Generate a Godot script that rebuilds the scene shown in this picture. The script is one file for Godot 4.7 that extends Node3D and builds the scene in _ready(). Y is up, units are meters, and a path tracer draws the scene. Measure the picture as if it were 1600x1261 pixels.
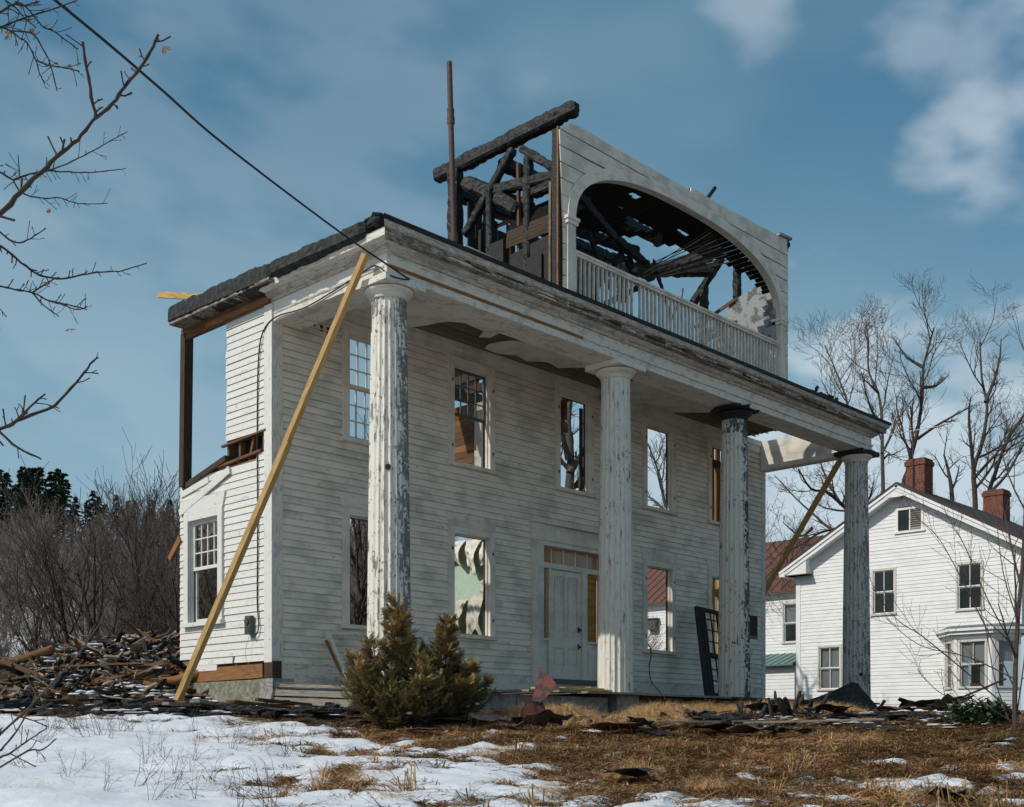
extends Node3D
# A burnt-out Greek Revival house with columns in late winter. x runs along its facade, z towards the viewer, y up; y = 0 is the porch deck.

const EYE := Vector3(-10.806, -0.696, 12.735)
const FWD := Vector3(0.7226, 0.0, -0.6913)
const SIDE := Vector3(0.6913, 0.0, 0.7226)
const WZ := -2.45          # face of the wall under the porch
const XL := -0.26          # left wall face
const XR := 13.82          # right wall face

var rng := RandomNumberGenerator.new()
var M := {}
var n_ground := FastNoiseLite.new()
var n_fine := FastNoiseLite.new()
var n_streak := FastNoiseLite.new()
var n_char := FastNoiseLite.new()
var n_cell := FastNoiseLite.new()
var lut := PackedByteArray()


# ---------------------------------------------------------------- mesh building
class MB:
	var v := PackedVector3Array()
	var n := PackedVector3Array()
	var uv := PackedVector2Array()
	var c := PackedColorArray()
	var ix := PackedInt32Array()
	var col := Color.WHITE
	var uo := Vector2.ZERO

	func tri(p: Vector3, q: Vector3, r: Vector3, a := Vector2.ZERO, b := Vector2.ZERO, d := Vector2.ZERO) -> void:
		var nn := (q - p).cross(r - p)
		if nn.length_squared() < 1e-16:
			return
		nn = nn.normalized()
		var k := v.size()
		v.append(p); v.append(q); v.append(r)
		n.append(nn); n.append(nn); n.append(nn)
		uv.append(a + uo); uv.append(b + uo); uv.append(d + uo)
		c.append(col); c.append(col); c.append(col)
		ix.append(k); ix.append(k + 2); ix.append(k + 1)

	func quad(p: Vector3, q: Vector3, r: Vector3, s: Vector3, a: Vector2, b: Vector2, d: Vector2, e: Vector2) -> void:
		tri(p, q, r, a, b, d)
		tri(p, r, s, a, d, e)

	func face(p: Vector3, q: Vector3, r: Vector3, s: Vector3) -> void:
		# counter-clockwise from outside; the longer side carries u, in metres
		var w := p.distance_to(q)
		var h := q.distance_to(r)
		if w >= h:
			quad(p, q, r, s, Vector2(0, 0), Vector2(w, 0), Vector2(w, h), Vector2(0, h))
		else:
			quad(p, q, r, s, Vector2(0, 0), Vector2(0, w), Vector2(h, w), Vector2(h, 0))

	func hexa(a: Array, under := Color(0, 0, 0, 0)) -> void:
		# 0..3 bottom ring (-x-z, +x-z, +x+z, -x+z), 4..7 top ring
		var was := col
		if under.a > 0.0:
			col = under
		face(a[0], a[1], a[2], a[3])
		col = was
		face(a[7], a[6], a[5], a[4])
		face(a[3], a[2], a[6], a[7])
		face(a[1], a[0], a[4], a[5])
		face(a[2], a[1], a[5], a[6])
		face(a[0], a[3], a[7], a[4])

	func bx(x0: float, x1: float, y0: float, y1: float, z0: float, z1: float) -> void:
		hexa([Vector3(x0, y0, z0), Vector3(x1, y0, z0), Vector3(x1, y0, z1), Vector3(x0, y0, z1), Vector3(x0, y1, z0), Vector3(x1, y1, z0), Vector3(x1, y1, z1), Vector3(x0, y1, z1)])

	func boxt(t: Transform3D, s: Vector3) -> void:
		var h := s * 0.5
		var a := []
		for y in [-1, 1]:
			for q in [[-1, -1], [1, -1], [1, 1], [-1, 1]]:
				a.append(t * Vector3(q[0] * h.x, y * h.y, q[1] * h.z))
		hexa(a)

	func bar(p: Vector3, q: Vector3, w: float, h: float, up := Vector3.UP) -> void:
		# a straight squared timber from p to q
		var d := (q - p).normalized()
		var s := d.cross(up)
		s = s.normalized() if s.length() > 0.01 else d.cross(Vector3.RIGHT).normalized()
		var u := s.cross(d).normalized()
		boxt(Transform3D(Basis(d, u, s), (p + q) * 0.5), Vector3(p.distance_to(q), h, w))

	func tube(p: PackedVector3Array, r: PackedFloat32Array, sides := 6, cap := true) -> void:
		var k0 := v.size()
		var up := Vector3.UP if absf((p[1] - p[0]).normalized().y) < 0.9 else Vector3.RIGHT
		var along := 0.0
		var a := Vector3.ZERO
		for i in p.size():
			var d := (p[mini(i + 1, p.size() - 1)] - p[maxi(i - 1, 0)]).normalized()
			a = (up - d * up.dot(d)).normalized()
			up = a
			var b := d.cross(a)
			if i:
				along += p[i].distance_to(p[i - 1])
			for j in sides + 1:
				var g := TAU * j / sides
				var o := a * cos(g) + b * sin(g)
				v.append(p[i] + o * r[i]); n.append(o)
				uv.append(Vector2(along, r[0] * g) + uo); c.append(col)
		for i in p.size() - 1:
			for j in sides:
				var q := k0 + i * (sides + 1) + j
				var s := q + sides + 1
				ix.append(q); ix.append(s); ix.append(q + 1)
				ix.append(q + 1); ix.append(s); ix.append(s + 1)
		if cap:
			for e in [0, p.size() - 1]:
				var d := (p[1] - p[0]).normalized() if e == 0 else (p[e] - p[e - 1]).normalized()
				var b0 := k0 + int(e) * (sides + 1)
				for j in sides:
					if e == 0:
						tri(p[0], v[b0 + j + 1], v[b0 + j])
					else:
						tri(p[e], v[b0 + j], v[b0 + j + 1])

	func surf(nu: int, nv: int, f: Callable, us := 1.0, vs := 1.0) -> void:
		# smooth sheet; du x dv points outward
		var k0 := v.size()
		for i in nu + 1:
			for j in nv + 1:
				var a := float(i) / nu
				var b := float(j) / nv
				var p: Vector3 = f.call(a, b)
				var du: Vector3 = f.call(a + 0.5 / nu, b) - f.call(a - 0.5 / nu, b)
				var dv: Vector3 = f.call(a, b + 0.01) - f.call(a, b - 0.01)
				v.append(p); n.append(du.cross(dv).normalized())
				uv.append(Vector2(a * us, b * vs) + uo); c.append(col)
		for i in nu:
			for j in nv:
				var q := k0 + i * (nv + 1) + j
				var s := q + nv + 1
				ix.append(q); ix.append(s + 1); ix.append(s)
				ix.append(q); ix.append(q + 1); ix.append(s + 1)

	func poly(pts: PackedVector2Array, t: Transform3D, depth: float) -> void:
		# a flat outline in t's xy plane, from z = 0 to z = depth
		var p := pts
		if Geometry2D.is_polygon_clockwise(p):
			p = p.duplicate(); p.reverse()
		var f := Geometry2D.triangulate_polygon(p)
		for i in range(0, f.size(), 3):
			var q := [p[f[i]], p[f[i + 1]], p[f[i + 2]]]
			if (q[1] - q[0]).cross(q[2] - q[0]) < 0:
				q = [q[0], q[2], q[1]]
			tri(t * Vector3(q[0].x, q[0].y, depth), t * Vector3(q[1].x, q[1].y, depth), t * Vector3(q[2].x, q[2].y, depth), q[0], q[1], q[2])
			tri(t * Vector3(q[0].x, q[0].y, 0), t * Vector3(q[2].x, q[2].y, 0), t * Vector3(q[1].x, q[1].y, 0), q[0], q[2], q[1])
		for i in p.size():
			var a := p[i]
			var b := p[(i + 1) % p.size()]
			face(t * Vector3(a.x, a.y, 0), t * Vector3(b.x, b.y, 0), t * Vector3(b.x, b.y, depth), t * Vector3(a.x, a.y, depth))

	func mesh() -> ArrayMesh:
		var a := []
		a.resize(Mesh.ARRAY_MAX)
		a[Mesh.ARRAY_VERTEX] = v; a[Mesh.ARRAY_NORMAL] = n; a[Mesh.ARRAY_TEX_UV] = uv; a[Mesh.ARRAY_COLOR] = c; a[Mesh.ARRAY_INDEX] = ix
		var m := ArrayMesh.new()
		m.add_surface_from_arrays(Mesh.PRIMITIVE_TRIANGLES, a)
		return m


# ---------------------------------------------------------------- objects
func put(called: String, mb: MB, m: Material, parent: Node = null, label := "") -> MeshInstance3D:
	return put_mesh(called, mb.mesh(), m, parent, label)

func put_mesh(called: String, mesh: Mesh, m: Material, parent: Node = null, label := "") -> MeshInstance3D:
	var o := MeshInstance3D.new()
	o.mesh = mesh
	o.material_override = m
	adopt(called, o, parent)
	if label:
		o.set_meta("label", label)
	return o

func adopt(called: String, o: Node3D, parent: Node = null) -> void:
	# a repeat takes a three-digit number
	var p: Node = parent if parent else self
	var used: Dictionary = p.get_meta("used", {})
	var k: int = used.get(called, 0)
	used[called] = k + 1
	p.set_meta("used", used)
	o.name = called if k == 0 else "%s_%03d" % [called, k]
	p.add_child(o, true)

func tag(o: Node, label: String, category: String, group := "") -> Node:
	o.set_meta("label", label)
	o.set_meta("category", category)
	if group:
		o.set_meta("group", group)
	return o

func thing(called: String, label: String, category: String, at := Vector3.ZERO, group := "") -> Node3D:
	var o := Node3D.new()
	adopt(called, o)
	o.position = at
	tag(o, label, category, group)
	return o

func section(called: String, parent: Node) -> Node3D:
	var o := Node3D.new()
	adopt(called, o, parent)
	return o

func copies(called: String, mesh: Mesh, m: Material, list: Array, parent: Node = null, tints := []) -> MultiMeshInstance3D:
	var mm := MultiMesh.new()
	mm.transform_format = MultiMesh.TRANSFORM_3D
	mm.use_colors = not tints.is_empty()
	mm.mesh = mesh
	mm.instance_count = list.size()
	for i in list.size():
		mm.set_instance_transform(i, list[i])
		if tints:
			mm.set_instance_color(i, tints[i])
	var o := MultiMeshInstance3D.new()
	o.multimesh = mm
	o.material_override = m
	adopt(called, o, parent)
	o.set_meta("kind", "stuff")
	return o

func ls(l: float, s: float, y := 0.0) -> Vector3:
	# a place l metres to the side of and s metres along the road's view towards the house
	var p := EYE + FWD * s + SIDE * l
	return Vector3(p.x, y, p.z)

func on_ground(l: float, s: float) -> Vector3:
	var p := ls(l, s)
	p.y = gh(p.x, p.z)
	return p

func rnd(a: float, b: float) -> float:
	return rng.randf_range(a, b)


# ---------------------------------------------------------------- materials
func lin(r: float, g: float, b: float) -> Color:
	return Color(r, g, b).linear_to_srgb()

func noise(seed_: int, freq: float, oct := 4, type := FastNoiseLite.TYPE_SIMPLEX_SMOOTH) -> FastNoiseLite:
	var f := FastNoiseLite.new()
	f.seed = seed_
	f.noise_type = type
	f.frequency = freq
	f.fractal_octaves = oct
	if oct < 2:
		f.fractal_type = FastNoiseLite.FRACTAL_NONE
	return f

func nb(f: FastNoiseLite, w: int, h: int, sx := 1, sy := 1) -> PackedByteArray:
	var im := f.get_seamless_image(w / sx, h / sy)
	if sx > 1 or sy > 1:
		im.resize(w, h, Image.INTERPOLATE_CUBIC)
	return im.get_data()

func layered(w: int, h: int, base: Color, layers: Array) -> ImageTexture:
	# linear base colour; each layer: [noise bytes, threshold, softness, colour, share] lays a colour where its noise is high
	if lut.is_empty():
		lut.resize(1025)
		for i in 1025:
			lut[i] = int(clampf(Color(i / 1024.0, 0, 0).linear_to_srgb().r * 255.0 + 0.5, 0, 255))
	var luts := []
	for l in layers:
		var t := PackedFloat32Array()
		t.resize(256)
		for i in 256:
			t[i] = smoothstep(l[1] - l[2], l[1] + l[2], i / 255.0) * l[4]
		luts.append(t)
	var out := PackedByteArray()
	out.resize(w * h * 3)
	var count := layers.size()
	for i in w * h:
		var r := base.r
		var g := base.g
		var b := base.b
		for k in count:
			var bytes: PackedByteArray = layers[k][0]
			var t: PackedFloat32Array = luts[k]
			var m := t[bytes[i]]
			if m > 0.0:
				var o: Color = layers[k][3]
				r += (o.r - r) * m
				g += (o.g - g) * m
				b += (o.b - b) * m
		out[i * 3] = lut[int(r * 1024.0)]
		out[i * 3 + 1] = lut[int(g * 1024.0)]
		out[i * 3 + 2] = lut[int(b * 1024.0)]
	return ImageTexture.create_from_image(Image.create_from_data(w, h, false, Image.FORMAT_RGB8, out))

func mat(called: String, albedo: Color, rough: float, tex: Texture2D = null, tile := Vector2.ONE, spec := 0.5) -> StandardMaterial3D:
	# linear albedo; tile is the size of the texture in metres
	var m := StandardMaterial3D.new()
	m.resource_name = called
	m.albedo_color = albedo.linear_to_srgb()
	m.roughness = rough
	m.metallic_specular = spec
	m.albedo_texture = tex
	m.uv1_scale = Vector3(1.0 / tile.x, 1.0 / tile.y, 1)
	m.vertex_color_use_as_albedo = true
	M[called] = m
	return m

func bump(m: StandardMaterial3D, f: FastNoiseLite, size: int, strength: float) -> void:
	var im := f.get_seamless_image(size, size)
	im.convert(Image.FORMAT_RGBA8)
	im.bump_map_to_normal_map(strength)
	m.normal_enabled = true
	m.normal_texture = ImageTexture.create_from_image(im)

func make_materials() -> void:
	var S := FastNoiseLite.TYPE_SIMPLEX_SMOOTH
	var blot := nb(noise(11, 0.008, 5), 1024, 512)
	var blot2 := nb(noise(12, 0.02, 4), 1024, 512)
	var streak := nb(noise(13, 0.04, 4), 1024, 512, 8, 1)
	var speck := nb(noise(14, 0.22, 2), 1024, 512)
	var clump := nb(noise(15, 0.05, 3), 1024, 512, 2, 1)
	var grain := nb(noise(16, 0.09, 3), 1024, 512, 16, 1)
	var scuff := nb(noise(17, 0.12, 4), 1024, 512, 6, 1)
	var fleck := nb(noise(18, 0.16, 3), 1024, 512, 2, 1)
	# weathered white paint on the clapboards under the porch: soot blotches, scuffs, bare specks; base lightened and warmed to offset the porch shade
	var t_paint := layered(1024, 512, Color(0.77, 0.705, 0.60), [[blot, 0.60, 0.22, Color(0.52, 0.49, 0.405), 0.8], [streak, 0.74, 0.08, Color(0.38, 0.36, 0.30), 0.35], [blot2, 0.74, 0.1, Color(0.58, 0.55, 0.46), 0.5], [clump, 0.86, 0.03, Color(0.20, 0.20, 0.185), 0.6], [speck, 0.89, 0.03, Color(0.12, 0.12, 0.11), 0.7]])
	mat("weathered_clapboard_paint", Color.WHITE, 0.75, t_paint, Vector2(7.0, 3.5), 0.35)
	# the sunny wall: same white paint toned down for direct sun, cracked and scuffed
	var t_sunny := layered(1024, 512, Color(0.64, 0.63, 0.59), [[blot2, 0.66, 0.12, Color(0.60, 0.585, 0.54), 0.8], [clump, 0.80, 0.05, Color(0.27, 0.27, 0.26), 0.7], [streak, 0.80, 0.05, Color(0.42, 0.41, 0.38), 0.6], [speck, 0.87, 0.04, Color(0.17, 0.16, 0.15), 0.7]])
	mat("cracked_white_paint", Color.WHITE, 0.75, t_sunny, Vector2(4.0, 2.0), 0.35)
	mat("trim_paint", Color(0.90, 0.905, 0.92), 0.7, t_paint, Vector2(5.0, 2.5), 0.35)
	# boards of the entablature that lost their paint to grey, brown and black wood
	var t_peel := layered(1024, 512, Color(0.52, 0.49, 0.43), [[blot, 0.60, 0.12, Color(0.34, 0.325, 0.29), 0.8], [scuff, 0.66, 0.06, Color(0.23, 0.225, 0.21), 0.75], [streak, 0.70, 0.05, Color(0.26, 0.24, 0.205), 0.7], [fleck, 0.74, 0.04, Color(0.07, 0.065, 0.058), 0.8], [speck, 0.82, 0.04, Color(0.06, 0.06, 0.055), 0.7]])
	mat("peeling_paint", Color.WHITE, 0.8, t_peel, Vector2(3.2, 1.6), 0.3)
	var t_light := layered(1024, 512, Color(0.66, 0.625, 0.55), [[blot, 0.68, 0.1, Color(0.42, 0.40, 0.36), 0.7], [scuff, 0.76, 0.05, Color(0.27, 0.265, 0.25), 0.75], [streak, 0.76, 0.05, Color(0.36, 0.33, 0.28), 0.6], [fleck, 0.83, 0.035, Color(0.12, 0.115, 0.105), 0.75], [speck, 0.86, 0.04, Color(0.09, 0.09, 0.085), 0.75]])
	mat("chipped_paint", Color.WHITE, 0.75, t_light, Vector2(3.2, 1.6), 0.35)
	var t_rot := layered(1024, 512, Color(0.30, 0.275, 0.235), [[blot, 0.5, 0.12, Color(0.14, 0.13, 0.115), 0.85], [streak, 0.60, 0.06, Color(0.44, 0.415, 0.365), 0.75], [scuff, 0.62, 0.05, Color(0.07, 0.06, 0.05), 0.85], [blot2, 0.66, 0.06, Color(0.19, 0.095, 0.04), 0.75], [fleck, 0.76, 0.04, Color(0.035, 0.03, 0.027), 0.8]])
	mat("rotten_cornice", Color.WHITE, 0.85, t_rot, Vector2(2.6, 1.3), 0.3)
	# plain timber: one grain, several colours
	var t_wood := layered(1024, 512, Color(0.80, 0.80, 0.80), [[grain, 0.55, 0.25, Color(0.50, 0.48, 0.45), 0.8], [streak, 0.72, 0.1, Color(0.42, 0.38, 0.34), 0.6], [speck, 0.9, 0.04, Color(0.25, 0.2, 0.15), 0.5]])
	mat("new_lumber", Color(0.66, 0.43, 0.18), 0.7, t_wood, Vector2(2.4, 1.2), 0.3)
	mat("old_brown_wood", Color(0.20, 0.105, 0.055), 0.8, t_wood, Vector2(2.4, 1.2), 0.3)
	mat("orange_wood", Color(0.34, 0.165, 0.07), 0.8, t_wood, Vector2(2.4, 1.2), 0.3)
	mat("grey_wood", Color(0.34, 0.31, 0.26), 0.85, t_wood, Vector2(2.4, 1.2), 0.3)
	mat("dark_wood", Color(0.085, 0.06, 0.042), 0.85, t_wood, Vector2(2.4, 1.2), 0.3)
	mat("lath_wood", Color(0.30, 0.235, 0.165), 0.85, t_wood, Vector2(2.4, 1.2), 0.3)
	var t_ply := layered(512, 512, Color(0.40, 0.19, 0.055), [[nb(noise(21, 0.02, 4), 512, 512, 1, 8), 0.55, 0.2, Color(0.28, 0.12, 0.03), 0.8], [nb(noise(22, 0.03, 3), 512, 512), 0.72, 0.1, Color(0.2, 0.10, 0.04), 0.5]])
	mat("plywood", Color.WHITE, 0.7, t_ply, Vector2(1.2, 1.2), 0.3)
	# char: black with silvery cracked cells
	var cells := noise(31, 0.06, 2, FastNoiseLite.TYPE_CELLULAR)
	var t_char := layered(512, 512, Color(0.012, 0.0125, 0.0125), [[nb(cells, 512, 512), 0.62, 0.2, Color(0.032, 0.034, 0.034), 0.8], [nb(noise(32, 0.03, 3), 512, 512), 0.62, 0.12, Color(0.012, 0.012, 0.012), 0.8]])
	var mc := mat("char", Color.WHITE, 0.6, t_char, Vector2(1.0, 1.0), 0.4)
	bump(mc, cells, 512, 3.0)
	mat("soot_black", Color(0.012, 0.011, 0.010), 0.85, t_wood, Vector2(2.4, 1.2), 0.25)
	mat("soot_boards", Color(0.35, 0.34, 0.33), 0.7, layered(512, 512, Color(0.06, 0.055, 0.05), [[nb(noise(33, 0.03, 4), 512, 512, 4, 1), 0.55, 0.15, Color(0.03, 0.03, 0.03), 0.8], [nb(noise(34, 0.05, 4), 512, 512), 0.72, 0.06, Color(0.14, 0.12, 0.10), 0.6]]), Vector2(1.5, 1.5), 0.4)
	# stone, plaster, metal, brick
	var t_stone := layered(512, 512, Color(0.30, 0.29, 0.265), [[nb(noise(41, 0.02, 5), 512, 512), 0.55, 0.15, Color(0.19, 0.19, 0.165), 0.8], [nb(noise(42, 0.15, 2), 512, 512), 0.78, 0.05, Color(0.11, 0.11, 0.1), 0.6], [nb(noise(43, 0.03, 4), 512, 512), 0.68, 0.06, Color(0.40, 0.39, 0.36), 0.5]])
	mat("stone", Color.WHITE, 0.9, t_stone, Vector2(1.6, 1.6), 0.3)
	var t_moss := layered(512, 512, Color(0.235, 0.225, 0.175), [[nb(noise(44, 0.02, 5), 512, 512), 0.52, 0.12, Color(0.15, 0.155, 0.095), 0.85], [nb(noise(45, 0.12, 3), 512, 512), 0.7, 0.06, Color(0.09, 0.09, 0.07), 0.7], [nb(noise(46, 0.03, 4), 512, 512), 0.70, 0.06, Color(0.34, 0.33, 0.29), 0.6]])
	mat("mossy_concrete", Color.WHITE, 0.95, t_moss, Vector2(1.8, 1.8), 0.2)
	mat("plaster", Color.WHITE, 0.9, layered(512, 512, Color(0.68, 0.66, 0.59), [[nb(noise(47, 0.012, 5), 512, 512), 0.62, 0.2, Color(0.52, 0.49, 0.42), 0.7], [nb(noise(48, 0.2, 2), 512, 512), 0.86, 0.04, Color(0.2, 0.19, 0.17), 0.5]]), Vector2(3, 3), 0.2)
	mat("sooty_plaster", Color.WHITE, 0.9, layered(512, 512, Color(0.30, 0.31, 0.31), [[nb(noise(49, 0.01, 5), 512, 512), 0.55, 0.10, Color(0.10, 0.105, 0.105), 0.85], [nb(noise(50, 0.05, 4), 512, 512), 0.7, 0.08, Color(0.42, 0.42, 0.41), 0.5]]), Vector2(1.6, 1.6), 0.2)
	mat("mint_plaster", Color.WHITE, 0.85, layered(512, 512, Color(0.40, 0.52, 0.41), [[nb(noise(51, 0.02, 4), 512, 512), 0.62, 0.15, Color(0.47, 0.55, 0.46), 0.8], [nb(noise(52, 0.05, 4), 512, 512), 0.74, 0.05, Color(0.5, 0.47, 0.4), 0.7]]), Vector2(1.6, 1.6), 0.25)
	mat("wallpaper", Color.WHITE, 0.85, layered(512, 512, Color(0.52, 0.49, 0.42), [[nb(noise(53, 0.03, 4), 512, 512), 0.6, 0.1, Color(0.36, 0.32, 0.26), 0.7]]), Vector2(1.0, 1.0), 0.25)
	var t_rust := layered(512, 512, Color(0.155, 0.058, 0.042), [[nb(noise(54, 0.02, 5), 512, 512), 0.52, 0.12, Color(0.075, 0.05, 0.043), 0.85], [nb(noise(55, 0.06, 4), 512, 512), 0.66, 0.06, Color(0.22, 0.10, 0.055), 0.7]])
	mat("rusty_roofing", Color.WHITE, 0.6, t_rust, Vector2(1.6, 1.6), 0.4)
	var t_burnt := layered(512, 512, Color(0.032, 0.032, 0.034), [[nb(noise(56, 0.012, 5), 512, 512), 0.60, 0.05, Color(0.085, 0.036, 0.030), 0.6], [nb(noise(57, 0.05, 4), 512, 512), 0.68, 0.08, Color(0.075, 0.07, 0.07), 0.7], [nb(noise(58, 0.05, 4), 512, 512), 0.80, 0.05, Color(0.20, 0.12, 0.09), 0.6]])
	mat("burnt_sheet", Color.WHITE, 0.5, t_burnt, Vector2(1.8, 1.8), 0.45)
	mat("red_sheet", Color.WHITE, 0.6, layered(512, 512, Color(0.17, 0.05, 0.04), [[nb(noise(59, 0.015, 5), 512, 512), 0.54, 0.05, Color(0.05, 0.035, 0.033), 0.9], [nb(noise(60, 0.06, 3), 512, 512), 0.74, 0.05, Color(0.25, 0.13, 0.10), 0.6]]), Vector2(1.2, 1.2), 0.4)
	mat("tar_paper", Color.WHITE, 0.7, layered(512, 512, Color(0.022, 0.024, 0.024), [[nb(noise(61, 0.02, 5), 512, 512), 0.6, 0.15, Color(0.045, 0.047, 0.046), 0.8]]), Vector2(1.2, 1.2), 0.35)
	mat("dark_metal", Color(0.05, 0.055, 0.055), 0.55, null, Vector2.ONE, 0.5)
	mat("pipe_rust", Color.WHITE, 0.65, layered(128, 256, Color(0.10, 0.055, 0.042), [[nb(noise(62, 0.05, 3), 128, 256), 0.55, 0.1, Color(0.055, 0.045, 0.04), 0.8]]), Vector2(0.5, 1), 0.4)
	var brickpx := PackedByteArray()
	brickpx.resize(256 * 256 * 3)
	var br := RandomNumberGenerator.new()
	br.seed = 5
	for row in 16:
		var off := 16 if row % 2 else 0
		for k in 8:
			var base := Color(0.175, 0.06, 0.043) * br.randf_range(0.65, 1.2)
			for y in 16:
				for x in 32:
					var joint := y < 2 or x < 2
					var q := Color(0.20, 0.15, 0.125) if joint else base * br.randf_range(0.85, 1.1)
					var at := ((row * 16 + y) * 256 + (k * 32 + x + off) % 256) * 3
					brickpx[at] = int(clampf(q.linear_to_srgb().r * 255, 0, 255))
					brickpx[at + 1] = int(clampf(q.linear_to_srgb().g * 255, 0, 255))
					brickpx[at + 2] = int(clampf(q.linear_to_srgb().b * 255, 0, 255))
	mat("brick", Color.WHITE, 0.9, ImageTexture.create_from_image(Image.create_from_data(256, 256, false, Image.FORMAT_RGB8, brickpx)), Vector2(1.7, 1.15), 0.2)
	mat("shingles", Color.WHITE, 0.9, layered(256, 256, Color(0.075, 0.062, 0.058), [[nb(noise(63, 0.05, 3), 256, 256, 4, 1), 0.55, 0.1, Color(0.045, 0.04, 0.038), 0.8], [nb(noise(64, 0.1, 2), 256, 256), 0.7, 0.1, Color(0.12, 0.09, 0.085), 0.5]]), Vector2(2, 2), 0.2)
	# the neighbour's clean paint
	mat("clean_white_paint", Color(0.78, 0.775, 0.765), 0.6, layered(512, 512, Color(0.98, 0.98, 0.98), [[nb(noise(65, 0.012, 4), 512, 512), 0.6, 0.2, Color(0.90, 0.90, 0.90), 0.8], [nb(noise(66, 0.1, 2), 512, 512, 8, 1), 0.75, 0.1, Color(0.86, 0.85, 0.84), 0.5]]), Vector2(4, 4), 0.4)
	mat("old_cream_paint", Color(0.56, 0.53, 0.47), 0.7, null, Vector2.ONE, 0.4)
	mat("green_metal", Color(0.10, 0.18, 0.17), 0.5, null, Vector2.ONE, 0.5)
	mat("curtain", Color(0.62, 0.66, 0.66), 0.9, null, Vector2.ONE, 0.2)
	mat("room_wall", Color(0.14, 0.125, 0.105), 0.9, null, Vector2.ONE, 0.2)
	mat("cable_rubber", Color(0.018, 0.019, 0.02), 0.5, null, Vector2.ONE, 0.4)
	mat("grey_box", Color(0.07, 0.08, 0.075), 0.5, null, Vector2.ONE, 0.5)
	var g := mat("window_glass", Color(0.9, 0.95, 0.95), 0.05, null, Vector2.ONE, 0.5)
	g.transparency = BaseMaterial3D.TRANSPARENCY_ALPHA
	g.albedo_color = Color(0.9, 0.95, 0.95, 0.08)
	g.vertex_color_use_as_albedo = false
	var sg := mat("darkened_glass", Color(0.06, 0.07, 0.07), 0.06, null, Vector2.ONE, 0.5)  # room dimness put into the dark tint of the panes
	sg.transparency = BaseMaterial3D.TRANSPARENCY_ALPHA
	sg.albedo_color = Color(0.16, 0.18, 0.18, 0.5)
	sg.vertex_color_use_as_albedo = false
	# plants and ground
	var t_bark := layered(256, 512, Color(0.85, 0.85, 0.85), [[nb(noise(71, 0.04, 4), 256, 512, 8, 1), 0.5, 0.2, Color(0.5, 0.48, 0.46), 0.8], [nb(noise(72, 0.05, 3), 256, 512), 0.66, 0.1, Color(1, 1, 0.95), 0.5]])
	mat("bark", Color(0.105, 0.085, 0.072), 0.9, t_bark, Vector2(1.2, 0.6), 0.2)
	mat("dark_bark", Color(0.075, 0.058, 0.048), 0.9, t_bark, Vector2(1.2, 0.6), 0.2)
	mat("twig_bark", Color(0.09, 0.07, 0.06), 0.9, null, Vector2.ONE, 0.2)
	mat("thicket_bark", Color(0.19, 0.168, 0.15), 0.9, null, Vector2.ONE, 0.2)
	mat("conifer_needles", Color(0.035, 0.055, 0.03), 0.8, null, Vector2.ONE, 0.2)
	var es := mat("evergreen_sprays", Color(0.17, 0.155, 0.085), 0.7, null, Vector2.ONE, 0.3)
	es.backlight_enabled = true
	es.backlight = Color(0.3, 0.3, 0.2)
	mat("broad_leaves", Color(0.05, 0.085, 0.035), 0.6, null, Vector2.ONE, 0.4)
	mat("dry_leaf", Color(0.36, 0.16, 0.06), 0.8, null, Vector2.ONE, 0.2)
	var dg := mat("dead_grass", Color(0.48, 0.34, 0.205), 0.85, null, Vector2.ONE, 0.25)
	dg.backlight_enabled = true
	dg.backlight = Color(0.15, 0.1, 0.05)
	var t_soil := layered(1024, 512, Color(0.75, 0.75, 0.75), [[blot2, 0.55, 0.2, Color(0.5, 0.48, 0.46), 0.8], [clump, 0.62, 0.15, Color(1, 0.96, 0.88), 0.6], [speck, 0.7, 0.1, Color(0.35, 0.33, 0.3), 0.6]])
	var ms := mat("soil", Color.WHITE, 0.95, t_soil, Vector2(3.0, 1.5), 0.15)
	bump(ms, noise(73, 0.08, 4), 512, 5.0)
	var mw := mat("snow", Color(0.64, 0.655, 0.69), 0.6, null, Vector2(1.3, 1.3), 0.3)
	bump(mw, noise(74, 0.02, 5), 512, 2.2)

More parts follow.
